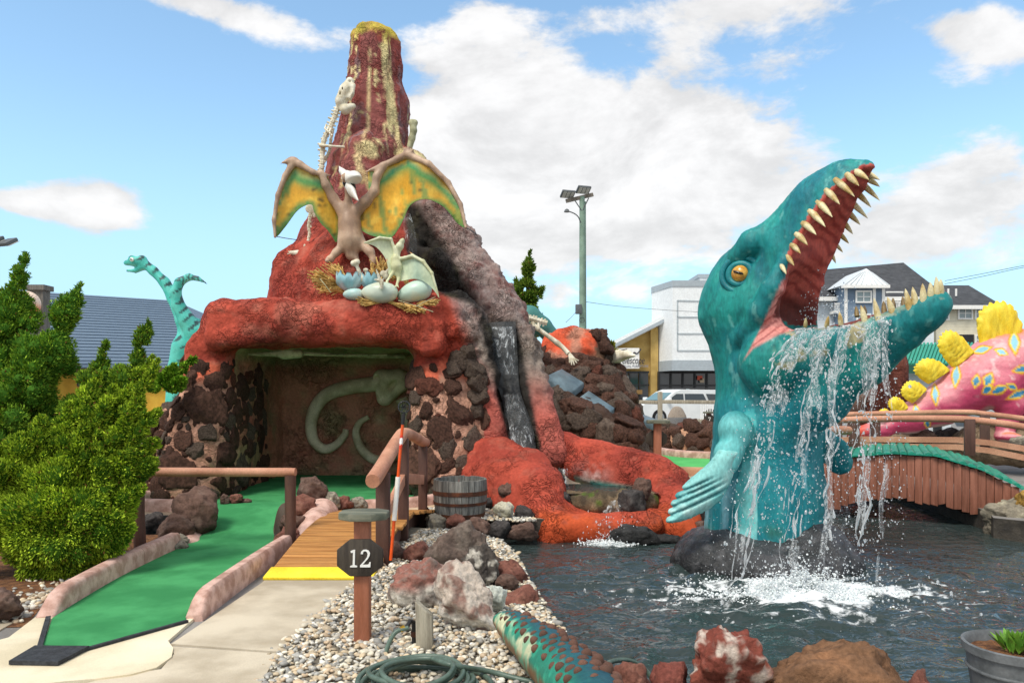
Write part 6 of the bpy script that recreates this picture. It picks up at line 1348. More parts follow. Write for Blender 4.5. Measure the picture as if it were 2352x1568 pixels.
def hole_sign(base, label, hz, wz, board=True, s=1.0, num=None, pm=M_terra, back=False, cz=None):
    t_ = thing('hole_sign', label, 'sign', base); x, y, z = base
    post(x, y, z-.05, hz-.02, .092*s, .085*s, pm, t_)
    octo((x+.01*s, y, hz), .29*s, .24*s, .045*s, 'Z').build('cap', M_capwood, t_, bevel=.008*s)
    bo = octo((x-.003, y+(-.058 if not back else .058)*s, wz), .272*s, .218*s, .03*s).build('board', M_darkwood, t_, bevel=.006*s)
    if num: 
        for g_, dx in num: glyph('numeral', g_, Vector((x-.003+dx*s, 0, wz)), .125*s, y-.0735*s, M_white, bo)
    return t_
b_ = G(833, 1475); hole_sign((b_.x, b_.y, 0), 'dark octagonal sign with a white number 12 on a terracotta post in the pebbles', .765, .522, num=[(ONE, -.033), (TWO, .034)])
b_ = P(1510, 1060, 13.2); hole_sign((b_.x, b_.y, 0), 'back of a dark octagonal sign on a pinkish post behind the orange bank', P(0, 968, 13.2).z, P(0, 1008, 13.2).z, s=1.35, back=True)
b_ = P(1690+82, 965, 21.5); b_ = P(1770, 1000, 21); bz = P(0, 947, 21).z; hole_sign((P(1632-4, 0, 21).x, 21, 0), 'small weathered sign with a white number 7 left of the sea monster neck', P(0, 947, 21).z, P(0, 962, 21).z, s=1.1, num=[(SEVEN, 0)])

# ---------------------------------------------------------------- barrel
ba = thing('half_barrel', 'weathered grey half whisky barrel with rusty hoops', 'barrel', P(1057, 1186, 9.05)); bc = P(1057, 1184, 9.05); bz = max(.0, bc.z)
M_stave = mat('grey_stave', C('8b8a84'), C('5f5f5c'), 5, .75, .5, 40, stretch=(6, 6, .6), rnd=.35, bdist=.01); M_rust = mat('rusty_hoop', C('6a3f2a'), C('4a3026'), 12, .75, .3, 40, metal=.2)
nst = 26
def brad(t_): return .285+.03*t_+.018*math.sin(math.pi*t_)
for k in range(nst):
    a0, a1 = 2*math.pi*(k+.04)/nst, 2*math.pi*(k+.96)/nst; vs = []; h_ = .44+random.uniform(-.006, .006); lev = 5
    for i in range(lev+1):
        t_ = i/lev
        for rr_ in (brad(t_), brad(t_)-.03):
            for a in (a0, a1): vs.append((bc.x+rr_*math.cos(a), bc.y+rr_*math.sin(a), bz+h_*t_))
    fs = []
    for i in range(lev): o_ = i*4; fs += [(o_, o_+1, o_+5, o_+4), (o_+3, o_+2, o_+6, o_+7), (o_+1, o_+3, o_+7, o_+5), (o_+2, o_, o_+4, o_+6)]
    fs += [(0, 2, 3, 1), (lev*4, lev*4+1, lev*4+3, lev*4+2)]
    mb = MB(); mb.add(vs, fs); mb.build('stave', M_stave, ba)
for z0, z1 in ((.0, .05), (.15, .185), (.265, .315)):
    n = 40; vs = []
    for rr_, z in ((brad(z0/.44)+.005, z0), (brad(z1/.44)+.005, z1), (brad(z1/.44)-.004, z1), (brad(z0/.44)-.004, z0)):
        vs += [(bc.x+rr_*math.cos(2*math.pi*k/n), bc.y+rr_*math.sin(2*math.pi*k/n), bz+z) for k in range(n)]
    mb = MB(); mb.add(vs, [(i*n+k, i*n+(k+1) % n, ((i+1) % 4)*n+(k+1) % n, ((i+1) % 4)*n+k) for i in range(4) for k in range(n)]); mb.build('hoop', M_rust, ba, smooth=40)
MB().lathe([(.27, bz+.2), (.001, bz+.2)], (bc.x, bc.y, 0), 24).build('soil', M_mulch, ba)

# ---------------------------------------------------------------- ball retriever leaning on the footbridge
br_ = thing('ball_retriever', 'orange and white pole with a black wire cup leaning on the footbridge rail', 'ball retriever', P(896, 1300, 6.55))
M_orange = plain('orange_pole', C('ee5a1c'), .35); M_blackp = plain('black_plastic', C('1d1e20'), .4)
pb, pt = P(896, 1300, 6.55), P(927, 950, 6.6)
def along(t_): return pb.lerp(pt, t_)
MB().tube([pb, along(.04)], .013, 10).build('ferrule', M_blackp, br_); MB().tube([along(.04), along(.30)], .0135, 10).build('pole', M_orange, br_, smooth=50); MB().tube([along(.30), along(.585)], .021, 12).build('white_sleeve', M_white, br_, smooth=50)
MB().tube([along(.585), along(.77)], .013, 10).build('pole', M_orange, br_, smooth=50); MB().tube([along(.77), along(.86)], .0145, 10).build('sticker', mat('red_white_sticker', C('f3f0ee'), C('d8402a'), 22, .4, 0, contrast=(.5, .54)), br_, smooth=50); MB().tube([along(.86), along(.93)], .013, 10).build('pole', M_orange, br_, smooth=50); MB().tube([along(.93), along(1.0)], .017, 10).build('grip', M_blackp, br_)
cp = MB(); cc_ = along(1.045); torus(cp, cc_, Matrix.Rotation(R(80), 3, 'X'), .05, .006, 26, 6)
cp.tube([cc_+Vector((0, -.0, -.055)), along(.99)], .006, 6)
for k in range(6):
    a = 2*math.pi*k/6; e_ = cc_+Vector((.05*math.cos(a), .0, .05*math.sin(a))); cp.tube([e_, e_.lerp(cc_+Vector((-.012, .05, .0)), .6)+Vector((0, .012, 0)), cc_+Vector((-.012, .05, 0))], .004, 5)
torus(cp, cc_+Vector((-.012, .045, 0)), Matrix.Rotation(R(80), 3, 'X'), .017, .004, 16, 5); cp.build('wire_cup', M_blackp, br_, smooth=60)

# ---------------------------------------------------------------- loose boulders round the pond
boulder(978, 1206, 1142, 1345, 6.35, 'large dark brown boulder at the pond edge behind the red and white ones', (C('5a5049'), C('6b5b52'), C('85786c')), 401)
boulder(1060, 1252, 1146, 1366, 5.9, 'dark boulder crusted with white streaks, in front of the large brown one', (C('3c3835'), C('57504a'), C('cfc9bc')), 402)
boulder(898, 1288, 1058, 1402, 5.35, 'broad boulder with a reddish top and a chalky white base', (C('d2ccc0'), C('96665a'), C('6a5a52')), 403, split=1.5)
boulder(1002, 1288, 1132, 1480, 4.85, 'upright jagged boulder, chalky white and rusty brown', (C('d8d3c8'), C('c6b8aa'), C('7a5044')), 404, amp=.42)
boulder(1112, 1343, 1162, 1412, 5.15, 'small smooth pale grey green boulder right of the jagged white one', (C('a9b0a6'), C('c9cec4'), C('e0e0d6')), 405, sub=4)
boulder(1135, 1290, 1214, 1352, 6.0, 'reddish brown boulder at the water, upper of two', RB, 406, sub=4)
boulder(1150, 1348, 1238, 1412, 5.4, 'flat reddish brown boulder at the water, lower of two', RB, 407, sub=4)
boulder(1140, 1318, 1190, 1360, 5.7, 'small grey brown rock wedged between the two reddish boulders', BR, 408, sub=4)
boulder(925, 1246, 982, 1304, 6.75, 'angular brown rock at the foot of the footbridge, right one', RB, 409, sub=4)
boulder(888, 1244, 934, 1304, 6.85, 'dark brown rock at the foot of the footbridge post', BR, 410, sub=4)
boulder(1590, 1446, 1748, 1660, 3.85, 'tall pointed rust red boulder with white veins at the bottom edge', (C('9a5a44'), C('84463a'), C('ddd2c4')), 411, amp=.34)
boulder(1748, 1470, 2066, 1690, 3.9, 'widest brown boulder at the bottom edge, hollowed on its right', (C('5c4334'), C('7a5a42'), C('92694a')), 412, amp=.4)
boulder(1492, 1522, 1584, 1640, 3.95, 'dark red lump of lava at the bottom edge beside the pointed boulder', (C('5c332c'), C('7d463c'), C('8f584c')), 413, sub=4)
boulder(1405, 1526, 1492, 1640, 4.05, 'brown red lump of lava at the bottom edge under the hose', RB, 414, sub=4)
boulder(2072, 1543, 2140, 1650, 3.95, 'small brown rock at the bottom edge, right of the widest boulder', RB, 415, sub=4)
boulder(-40, 1352, 44, 1416, 4.95, 'dark brown lava rock at the left edge under the juniper', BR, 416, sub=4)
boulder(1134, 1152, 1178, 1188, 9.0, 'squared pale grey stone beside the barrel', (C('a8a490'), C('c4bfaa'), C('8f9090')), 417, sub=4, amp=.15)
boulder(1150, 1420, 1215, 1545, 4.7, 'brown rock under the reptile tail', (C('6a4c38'), C('8a6a50'), C('a38464')), 418, sub=4)
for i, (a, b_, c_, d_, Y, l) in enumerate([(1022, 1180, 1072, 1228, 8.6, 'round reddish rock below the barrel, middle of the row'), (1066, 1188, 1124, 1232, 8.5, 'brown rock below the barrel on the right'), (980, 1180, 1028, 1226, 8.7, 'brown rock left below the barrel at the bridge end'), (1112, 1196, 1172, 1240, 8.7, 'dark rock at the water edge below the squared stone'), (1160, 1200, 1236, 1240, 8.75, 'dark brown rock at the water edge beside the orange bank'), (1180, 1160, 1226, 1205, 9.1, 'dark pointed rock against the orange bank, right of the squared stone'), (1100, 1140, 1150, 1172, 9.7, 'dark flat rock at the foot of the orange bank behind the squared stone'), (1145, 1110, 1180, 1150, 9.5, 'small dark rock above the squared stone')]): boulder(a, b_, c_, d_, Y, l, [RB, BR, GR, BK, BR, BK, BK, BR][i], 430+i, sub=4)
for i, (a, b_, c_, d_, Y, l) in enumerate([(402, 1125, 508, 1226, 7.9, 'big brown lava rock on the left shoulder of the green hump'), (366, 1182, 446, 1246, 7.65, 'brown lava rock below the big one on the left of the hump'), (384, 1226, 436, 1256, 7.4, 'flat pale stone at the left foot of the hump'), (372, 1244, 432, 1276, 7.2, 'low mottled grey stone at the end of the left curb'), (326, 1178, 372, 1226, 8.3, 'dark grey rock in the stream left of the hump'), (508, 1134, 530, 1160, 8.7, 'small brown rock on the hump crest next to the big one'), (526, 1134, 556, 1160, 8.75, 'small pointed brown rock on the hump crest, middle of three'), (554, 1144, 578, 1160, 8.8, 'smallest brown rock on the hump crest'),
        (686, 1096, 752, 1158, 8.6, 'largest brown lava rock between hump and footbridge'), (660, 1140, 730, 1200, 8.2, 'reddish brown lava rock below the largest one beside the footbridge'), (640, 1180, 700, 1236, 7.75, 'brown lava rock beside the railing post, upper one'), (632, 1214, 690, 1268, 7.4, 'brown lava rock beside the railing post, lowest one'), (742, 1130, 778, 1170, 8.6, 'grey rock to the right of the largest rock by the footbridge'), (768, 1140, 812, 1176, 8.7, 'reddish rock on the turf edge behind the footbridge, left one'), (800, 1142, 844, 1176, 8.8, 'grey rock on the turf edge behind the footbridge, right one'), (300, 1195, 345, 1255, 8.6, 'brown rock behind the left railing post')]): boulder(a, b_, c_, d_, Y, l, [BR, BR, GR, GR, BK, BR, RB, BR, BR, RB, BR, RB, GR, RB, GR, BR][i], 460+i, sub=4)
# mortar cheeks of the hump
f = Field(); f.chain([(-3.42, 8.5, .1), (-3.3, 8.0, .02), (-3.18, 7.5, -.06), (-3.2, 7.2, -.1)], [.12, .12, .12, .1], .08); V, F = f.mesh(.03); o = link('hump_mortar', mesh_np('hump_mortar', V, F), M_curb); tag(o, 'pinkish mortar holding the rocks at the left edge of the green hump', 'mortar')
f = Field(); f.chain([(-2.25, 8.9, .12), (-2.1, 8.4, .14), (-2.05, 7.9, .1), (-2.08, 7.4, -.02)], [.14, .17, .15, .1], .08); V, F = f.mesh(.03); o = link('hump_mortar', mesh_np('hump_mortar', V, F), M_curb); tag(o, 'pinkish mortar strip between the green hump and the plank footbridge', 'mortar')

# ---------------------------------------------------------------- hose, tap, stake
M_hose = mat('green_hose', C('5f7266'), C('4a5c52'), 6, .4, .05, 40, bdist=.003)
hose = thing('garden_hose', 'grey green garden hose coiled loosely on the pebbles', 'hose', G(960, 1560))
pts = []; hc = G(962, 1592); tap = P(930, 1440, 4.4)
path = [tap+Vector((.02, 0, .0)), tap+Vector((-.06, -.03, -.03)), tap+Vector((-.11, -.08, -.16)), tap+Vector((-.10, -.2, -.245))]
nl = 8; 
for i in range(nl*10):
    a = R(115)+2*math.pi*i/10; lp_ = i/10; rx_ = .33-.02*lp_+.02*math.sin(lp_*2.3); ry_ = .30-.016*lp_
    path.append(Vector((hc.x+.03*math.sin(lp_*1.7)+rx_*math.cos(a), hc.y+.03*math.cos(lp_*2.1)+ry_*math.sin(a), .02+.014*lp_+.008*math.sin(a*2+lp_))))
path += [G(1040, 1527, .13), G(1120, 1540, .06), G(1200, 1560, .03), G(1262, 1572, .03), G(1330, 1600, .03)]
pp = spline(path, 6); MB().tube(pp, .0135, 10).build('hose_line', M_hose, hose, smooth=60)
o = MB().tube(spline([P(1380, 1530, 4.05), P(1410, 1517, 4.2), P(1445, 1516, 4.35), P(1475, 1530, 4.4), P(1496, 1556, 4.4), P(1504, 1580, 4.4)], 8), .0135, 10).build('hose', M_hose, None, smooth=60); tag(o, 'grey hose arching from behind the reptile tail into the pond', 'hose')
wp = thing('water_tap', 'black iron tap with brass hose fittings on a pipe beside the weathered stake', 'tap', G(952, 1490)); M_brass = plain('brass', C('c9a23c'), .3, .9)
q0 = P(951, 1488, 4.45); MB().tube([q0+Vector((0, 0, -.05)), q0+Vector((0, 0, .15))], .014, 10).build('pipe', M_blackp, wp); MB().tube([q0+Vector((0, 0, .15)), q0+Vector((-.02, -.02, .165)), tap+Vector((.01, 0, 0))], .013, 10).build('spout', M_blackp, wp); MB().tube([q0+Vector((0, 0, .07)), q0+Vector((0, 0, .1))], .019, 8).build('collar', M_rust, wp); MB().tube([tap, tap+Vector((-.025, -.01, -.012))], .018, 8).build('fitting', M_brass, wp); MB().tube([q0+Vector((.06, .05, .04)), q0+Vector((.13, .03, .035))], .009, 8).build('lever', plain('steel', C('9a9da0'), .35, .8), wp)
M_driftw = mat('weathered_wood', C('b5ad9a'), C('857c6c'), 5, .85, .6, 40, stretch=(8, 8, .5), bdist=.012)
s0 = P(975, 1490, 4.42); mb = MB(); w_ = .05; mb.add([s0+Vector((x*w_, y*w_*.7, z)) for x, y, z in [(-.9, -1, -.05), (1, -1, -.05), (1, 1, -.05), (-.9, 1, -.05), (-1, -1, .285), (.95, -1, .2), (.95, 1, .2), (-1, 1, .285), ]], [(0, 1, 2, 3), (4, 5, 6, 7), (0, 1, 5, 4), (1, 2, 6, 5), (2, 3, 7, 6), (3, 0, 4, 7)])
tag(mb.build('stake', M_driftw, None, bevel=.008), 'weathered grey wooden stake with a slanted top, standing in the pebbles', 'stake')

# ---------------------------------------------------------------- flower pot
pot = thing('flower_pot', 'grey barrel-shaped pot with soil and a small leafy plant at the right bottom corner', 'flower pot', P(2330, 1600, 3.7)); pc = P(2332, 1478, 3.7); pz = pc.z
M_pot = mat('pot_grey', C('6d7072'), C('565a5c'), 6, .55, .2, 40, bdist=.006)
MB().lathe([(.175, pz-.36), (.19, pz-.2), (.212, pz-.045), (.226, pz-.04), (.23, pz), (.218, pz+.004), (.207, pz-.01), (.2, pz-.07)], (pc.x, pc.y, 0), 36).build('pot', M_pot, pot, smooth=35)
mb = MB(); torus(mb, (pc.x, pc.y, pz-.12), Matrix.Identity(3), .206, .008, 36, 6); mb.build('rib', M_pot, pot, smooth=60)
f = Field(); f.ell((pc.x, pc.y, pz-.06), (.205, .205, .04), .03); V, F = f.mesh(.012); V[:, 2] += .012*fbm(V, 30, 2, 3); link('soil', mesh_np('soil', V, F), M_mulch, pot)
M_leaf = mat('leaf_green', C('6f9a34'), C('4c7a22'), 12, .5, .1, 40, rnd=.4)
lm = MB(); lm.add([(0, 0, 0), (.016, .03, .008), (.02, .07, .02), (0, .12, .02), (-.02, .07, .02), (-.016, .03, .008)], [(0, 1, 2, 3), (0, 3, 4, 5)]); leaf_me = lm.mesh('leaf'); leaf_me.materials.append(M_leaf)
for k in range(46):
    a = random.uniform(0, 6.28); r_ = random.uniform(0, .055); inst('leaf', leaf_me, Matrix.Translation((pc.x-.03+r_*math.cos(a), pc.y-.05+r_*math.sin(a), pz-.02)) @ Matrix.Rotation(a-R(90)+random.uniform(-.5, .5), 4, 'Z') @ Matrix.Rotation(R(random.uniform(25, 80)), 4, 'X') @ Matrix.Scale(random.uniform(.6, 1.0), 4), pot)

# ---------------------------------------------------------------- arched bridge on the right
bg_ = thing('arched_bridge', 'arched bridge with green half-log deck, brown slat sides and log rails', 'bridge', (5.0, 10.3, 0))
A0, A1 = Vector((3.9, 10.9, 0)), Vector((6.55, 9.62, 0)); bd = (A1-A0).normalized(); bn = Vector((-bd.y, bd.x, 0)); bl = (A1-A0).length       # near edge line; bn points away
ZT = np.interp
uvz = [(1890, 1052), (1960, 1043), (2050, 1036), (2150, 1042), (2250, 1072), (2330, 1108), (2352, 1122), (2420, 1165)]
def deck_z(t_):
    p_ = A0+bd*t_; u = U0+FP*p_.x/p_.y; v = np.interp(u, [a for a, b_ in uvz], [b_ for a, b_ in uvz]); return CH-(v-V0)/FP*p_.y
ts = np.arange(-.35, bl+.3, .098); M_gdeck = mat('green_deck', C('1f9a80'), C('178068'), 6, .5, .3, 30, rnd=.25, stretch=(1, 6, 6), bdist=.01); M_slat = mat('brown_slat', C('9a6450'), C('84523f'), 5, .6, .3, 30, rnd=.2, stretch=(5, 5, .5), bdist=.01)
for i, t_ in enumerate(ts):
    z = deck_z(t_); sl = math.atan2(deck_z(t_+.05)-deck_z(t_-.05), .1); p_ = A0+bd*t_; L_ = random.uniform(.0, .05); c_ = p_-bn*(.05+L_); vs = []; n = 9
    ux = (bd*math.cos(sl)+Vector((0, 0, math.sin(sl)))); uz = (Vector((0, 0, math.cos(sl)))-bd*math.sin(sl))
    flat_ = i % 4 == 1
    for e_ in (c_, c_+bn*(2.05+L_)):
        for k in range(n):
            a = math.pi*k/(n-1); rr_ = .048 if not flat_ else .05; vs.append(e_+Vector((0, 0, z-.03))+ux*(rr_*math.cos(a))+uz*((.042 if not flat_ else .022)*math.sin(a)))
    mb = MB(); mb.add(vs, [tuple(range(n)), tuple(range(n, 2*n))]+[(k, k+1, n+k+1, n+k) for k in range(n-1)]+[(0, n-1, 2*n-1, n)]); mb.build('deck_log', M_gdeck, bg_, smooth=50)
ts = np.arange(-.3, bl-.02, .0905)
for i, t_ in enumerate(ts):
    z = deck_z(t_)-.045; p_ = A0+bd*t_; u = U0+FP*p_.x/p_.y; vb_ = np.interp(u, [1890, 1930, 1975, 2050, 2120, 2200, 2280, 2345], [1168, 1165, 1150, 1143, 1152, 1168, 1188, 1198])+random.uniform(-3, 5); zb = CH-(vb_-V0)/FP*p_.y; zb2 = zb+random.uniform(-.03, .03); w_ = .086
    q_ = [(-w_/2, zb), (w_/2, zb2), (w_/2, z), (-w_/2, z)]; k = (i*37 % 5)*.003
    mb = MB(); mb.prism([p_+bd*x+Vector((0, 0, zz_))-bn*(.012+k) for x, zz_ in q_], (0, 0, 0), bn*.02); mb.build('slat', M_slat, bg_, bevel=.004)
for off in (.05, 1.9):
    mb = MB()
    for a, b_ in zip(np.linspace(-.2, bl, 12)[:-1], np.linspace(-.2, bl, 12)[1:]):
        pa, pb_ = A0+bd*a+bn*off, A0+bd*b_+bn*off; mb.bar(pa+Vector((0, 0, deck_z(a)-.22)), pb_+Vector((0, 0, deck_z(b_)-.22)), .07, .2)
    mb.build('girder', M_brown, bg_)
def onb(t_, off, z): return A0+bd*t_+bn*off+Vector((0, 0, z))
def rail_path(off, vl, ul): 
    out = []
    for u, v in zip(ul, vl):
        # walk the rail's line to where it shows at u
        t_ = np.interp(u, [U0+FP*(A0+bd*s+bn*off).x/(A0+bd*s+bn*off).y for s in np.linspace(-1, bl+.6, 60)], np.linspace(-1, bl+.6, 60)); p_ = A0+bd*t_+bn*off; out.append(Vector((p_.x, p_.y, CH-(v-V0)/FP*p_.y)))
    return out
log(rail_path(.08, [968, 963, 961, 962, 966, 975, 992], [1860, 1960, 2080, 2200, 2250, 2320, 2420]), .046, M_log, bg_); log(rail_path(1.95, [956, 951, 948, 946, 950, 957, 970], [1860, 1960, 2080, 2215, 2260, 2320, 2420]), .042, M_log, bg_)
for off, ul, vl0, vl1 in ((.08, [1880, 2227, 2480], [1090, 1046, 1190], [962, 962, 990]), (1.95, [1925, 2262, 2480], [1050, 1040, 1150], [955, 952, 980])):
    for u, a, b_ in zip(ul, vl0, vl1):
        p0, p1 = rail_path(off, [a, b_], [u, u]); rz = math.atan2(bd.y, bd.x); MB().box((p0.x, p0.y, (p0.z+p1.z)/2), (.125, .11, p1.z-p0.z), rz).build('post', M_brown, bg_, bevel=.008)
for off, va, ua in ((1.9, [1012, 1008, 1010, 1016, 1038], [1880, 1980, 2200, 2270, 2400]), (1.9, [1030, 1024, 1026, 1034, 1060], [1880, 1980, 2200, 2270, 2400])):
    pth = rail_path(off, va, ua); mb = MB()
    for a, b_ in zip(pth[:-1], pth[1:]): mb.bar(a, b_, .05, .085)
    mb.build('lower_rail', M_log, bg_)
# rails behind it, the dark abutment and stones on the far bank
r2_ = thing('log_railing', 'log railing at the left end of the arched bridge, behind the falling water', 'railing', P(1930, 1050, 11.6))
log([P(1890, 988, 11.4), P(1950, 988, 11.7)], .07, M_log, r2_); post(P(1962, 0, 12).x, 12, 0, P(0, 960, 12).z, .13, .12, M_brown, r2_); post(P(2010, 0, 12.6).x, 12.6, 0, P(0, 965, 12.6).z, .13, .12, M_brown, r2_)
boulder(2262, 1150, 2420, 1262, 9.35, 'mottled grey stone pile base at the right foot of the arched bridge', (C('5c564c'), C('8a8272'), C('b0a890')), 501, sub=5)
boulder(2330, 1190, 2440, 1290, 9.0, 'yellowish grey stone at the right edge, under the arched bridge', (C('6a604e'), C('8f8468'), C('a88a4a')), 502, sub=4)
boulder(2345, 1120, 2440, 1180, 9.2, 'ochre stone at the right end of the bridge slats', (C('a8823c'), C('b8924c'), C('7a6a4c')), 503, sub=4)
boulder(2205, 1140, 2300, 1185, 10.2, 'dark flat stone in the shade under the arched bridge', BK, 504, sub=4)
for i, (a, b_, c_, d_) in enumerate([(2290, 1070, 2330, 1100), (2098, 1075, 2140, 1105), (2150, 1080, 2182, 1105)]): pass
for i, (a, b_, c_, d_, Y, l) in enumerate([(2292, 1000, 2334, 1026, 14.3, 'brown rock under the hind foot of the pink dinosaur'), (2094, 985, 2150, 1030, 14.5, 'dark rock under the tail of the pink dinosaur, left one'), (2150, 985, 2205, 1030, 14.6, 'dark rock under the tail of the pink dinosaur, right one'), (2325, 1000, 2380, 1030, 13.3, 'grey rock right of the hind foot of the pink dinosaur')]): boulder(a, b_, c_, d_, Y, l, [BR, BR, BK, GR][i], 510+i, sub=4)
f = Field(); f.chain([P(2240, 1020, 14.2), P(2340, 1022, 14.0), P(2460, 1020, 14)], [.35, .38, .4], .1); f.chain([P(1990, 1020, 15), P(2120, 1030, 14.8), P(2240, 1025, 14.5)], [.2, .25, .3], .1); V, F = paint_mesh(f, .06, .06, .03, 9); tag(link('bank', mesh_np('bank', V, F, np.tile(C('8a7862'), (len(V), 1))), M_lava), 'low earth bank under the pink dinosaur behind the bridge', 'bank')
# the tall brown trunk behind the jaws
f = Field(); f.chain([P(2018, 1040, 16.5), P(2020, 930, 16.5), P(2022, 845, 16.5)], [.62, .56, .54], .1); V, F = f.mesh(.07); nr = normals(V, F); V = V+nr*(.06*fbm(V*[1, 1, .15], 4, 4, 3, ridge=True))[:, None]; n1 = fbm(V*[1, 1, .2], 5, 4, 6); c = lerp3(C('7a4a3e'), C('563029'), sstep(n1, -.3, .3))
tag(link('wooden_column', mesh_np('wooden_column', V, F, c), M_lava), 'thick reddish brown wooden column standing behind the dripping lower jaw', 'column')
boulder(1900, 885, 1990, 965, 15.5, 'dark brown lava rock pile in front of the brown trunk', BR, 520, sub=4)
# ---------------------------------------------------------------- buildings
M_glass = bpy.data.materials.new('window_glass'); M_glass.use_nodes = True; b = M_glass.node_tree.nodes['Principled BSDF']; b.inputs['Base Color'].default_value = (.02, .025, .03, 1); b.inputs['Roughness'].default_value = .06; b.inputs['Specular IOR Level'].default_value = .8
M_glassl = bpy.data.materials.new('pale_window_glass'); M_glassl.use_nodes = True; b = M_glassl.node_tree.nodes['Principled BSDF']; b.inputs['Base Color'].default_value = C('93a2a4')+(1,); b.inputs['Roughness'].default_value = .08
def lapmat(name, c, step=.18):
    m = mat(name, c, tuple(x*.93 for x in c), 2, .55, 0); t = m.node_tree; b = t.nodes['Principled BSDF']; tco = t.nodes.new('ShaderNodeTexCoord'); sp = t.nodes.new('ShaderNodeSeparateXYZ'); t.links.new(tco.outputs['Object'], sp.inputs[0])
    n = N(t, sp.outputs[2])*(1/step); fr = n._m('FRACT'); bp = t.nodes.new('ShaderNodeBump'); bp.inputs['Distance'].default_value = .05; bp.inputs['Strength'].default_value = .8; t.links.new((fr*-1).s, bp.inputs['Height']); t.links.new(bp.outputs[0], b.inputs['Normal']); return m
M_parapet = plain('white_panel', C('f0f3f3'), .5); M_trimgrey = plain('grey_trim', C('aab4ba'), .5); M_seam = plain('panel_seam', C('b4bdc1'), .6)
M_cmu = mat('yellow_block', C('c2a462'), C('b39453'), 2, .8, .2, 10); M_black = plain('black_frame', C('1c1c1e'), .4)
M_shingle = mat('dark_shingles', C('4a4c50'), C('3c3e42'), 1.5, .9, .4, 6, fine=6, finev=.25, bdist=.05)
def quad(mb, a, b_, c, d_): return mb.add([a, b_, c, d_], [(0, 1, 2, 3)])
TY = 55.0; TB = lambda u, v, d=0: P(u, v, TY+d)
tb_ = thing('shop_building', 'white and mustard shop building with a slanted roof end and dark shopfront', 'shop', P(1560, 980, TY))
zf = lambda v, Y=TY: CH-(v-V0)/FP*Y
def block(name, x0, x1, y0, y1, z0, z1, m, parent): return MB().box(((x0+x1)/2, (y0+y1)/2, (z0+z1)/2), (x1-x0, y1-y0, z1-z0)).build(name, m, parent)
x = lambda u, Y=TY: (u-U0)/FP*Y
# mustard gable wall (set back) with its raking roof
gw = MB(); gw.prism([Vector((x(1395), 57, 0)), Vector((x(1512, 57), 57, 0)), Vector((x(1512, 57), 57, zf(748, 57))), Vector((x(1395), 57, zf(812, 57)))], (0, 0, 0), (0, 8, 0)); wall_m = gw.build('wall', M_cmu, tb_)
rk_ = MB(); a_, b_ = Vector((x(1398, 56), 56, zf(806, 56))), Vector((x(1536, 56), 56, zf(736, 56))); rk_.prism([a_, b_, b_+Vector((0, 0, .55)), a_+Vector((0, 0, .55))], (0, 0, 0), (0, 10, 0)); rk_.build('roof', M_parapet, tb_); f_ = MB(); f_.prism([a_+Vector((0, -.1, .06)), b_+Vector((0, -.1, .06)), b_+Vector((0, -.1, .3)), a_+Vector((0, -.1, .3))], (0, 0, 0), (0, .08, 0)); f_.build('fascia', M_trimgrey, tb_)
block('pilaster', x(1493, 56.9), x(1510, 56.9), 56.6, 57.2, 0, zf(752, 57), M_cmu, tb_)
# white volume over the shopfront: angled left face and front face, panels with seams
pw = MB(); q_ = [(x(1497, 58), 58), (x(1545, 54.5), 54.5), (x(1790, 54.5), 54.5), (x(1790, 54.5), 66), (x(1502, 66), 66)]
zl, zh = zf(851, 54.5), zf(657, 54.5); pw.prism([Vector((a, b_, zl)) for a, b_ in q_], (0, 0, 0), (0, 0, zh-zl)); pw.build('parapet', M_parapet, tb_)
def inset(q_, g): 
    c_ = Vector((sum(a for a, b_ in q_)/len(q_), sum(b_ for a, b_ in q_)/len(q_), 0)); return [((a-c_.x)*g+c_.x, (b_-c_.y)*g+c_.y) for a, b_ in q_]
for z, hh, nm in ((zh-.02, .42, 'cornice'), (zl-.0, .75, 'lower_band')):
    mb = MB(); mb.prism([Vector((a, b_, z)) for a, b_ in inset(q_, 1.012)], (0, 0, 0), (0, 0, hh if nm == 'cornice' else hh)); mb.build(nm, M_trimgrey, tb_)
for (u0, v0, u1, v1) in [(1556, 690, 1556, 805), (1636, 690, 1636, 805), (1556, 690, 1636, 692), (1556, 728, 1636, 728), (1556, 766, 1636, 766), (1556, 805, 1636, 805)]: MB().bar(P(u0, v0, 54.48), P(u1, v1, 54.48), .09, .05, up=(0, 1, 0)).build('panel_seam', M_seam, tb_)
block('upper_block', x(1594, 64), x(1800, 64), 62, 70, zh-.2, zf(640, 64), M_parapet, tb_); block('upper_cornice', x(1590, 63.9), x(1801, 64), 61.9, 70.1, zf(646, 64), zf(638, 64), M_trimgrey, tb_)
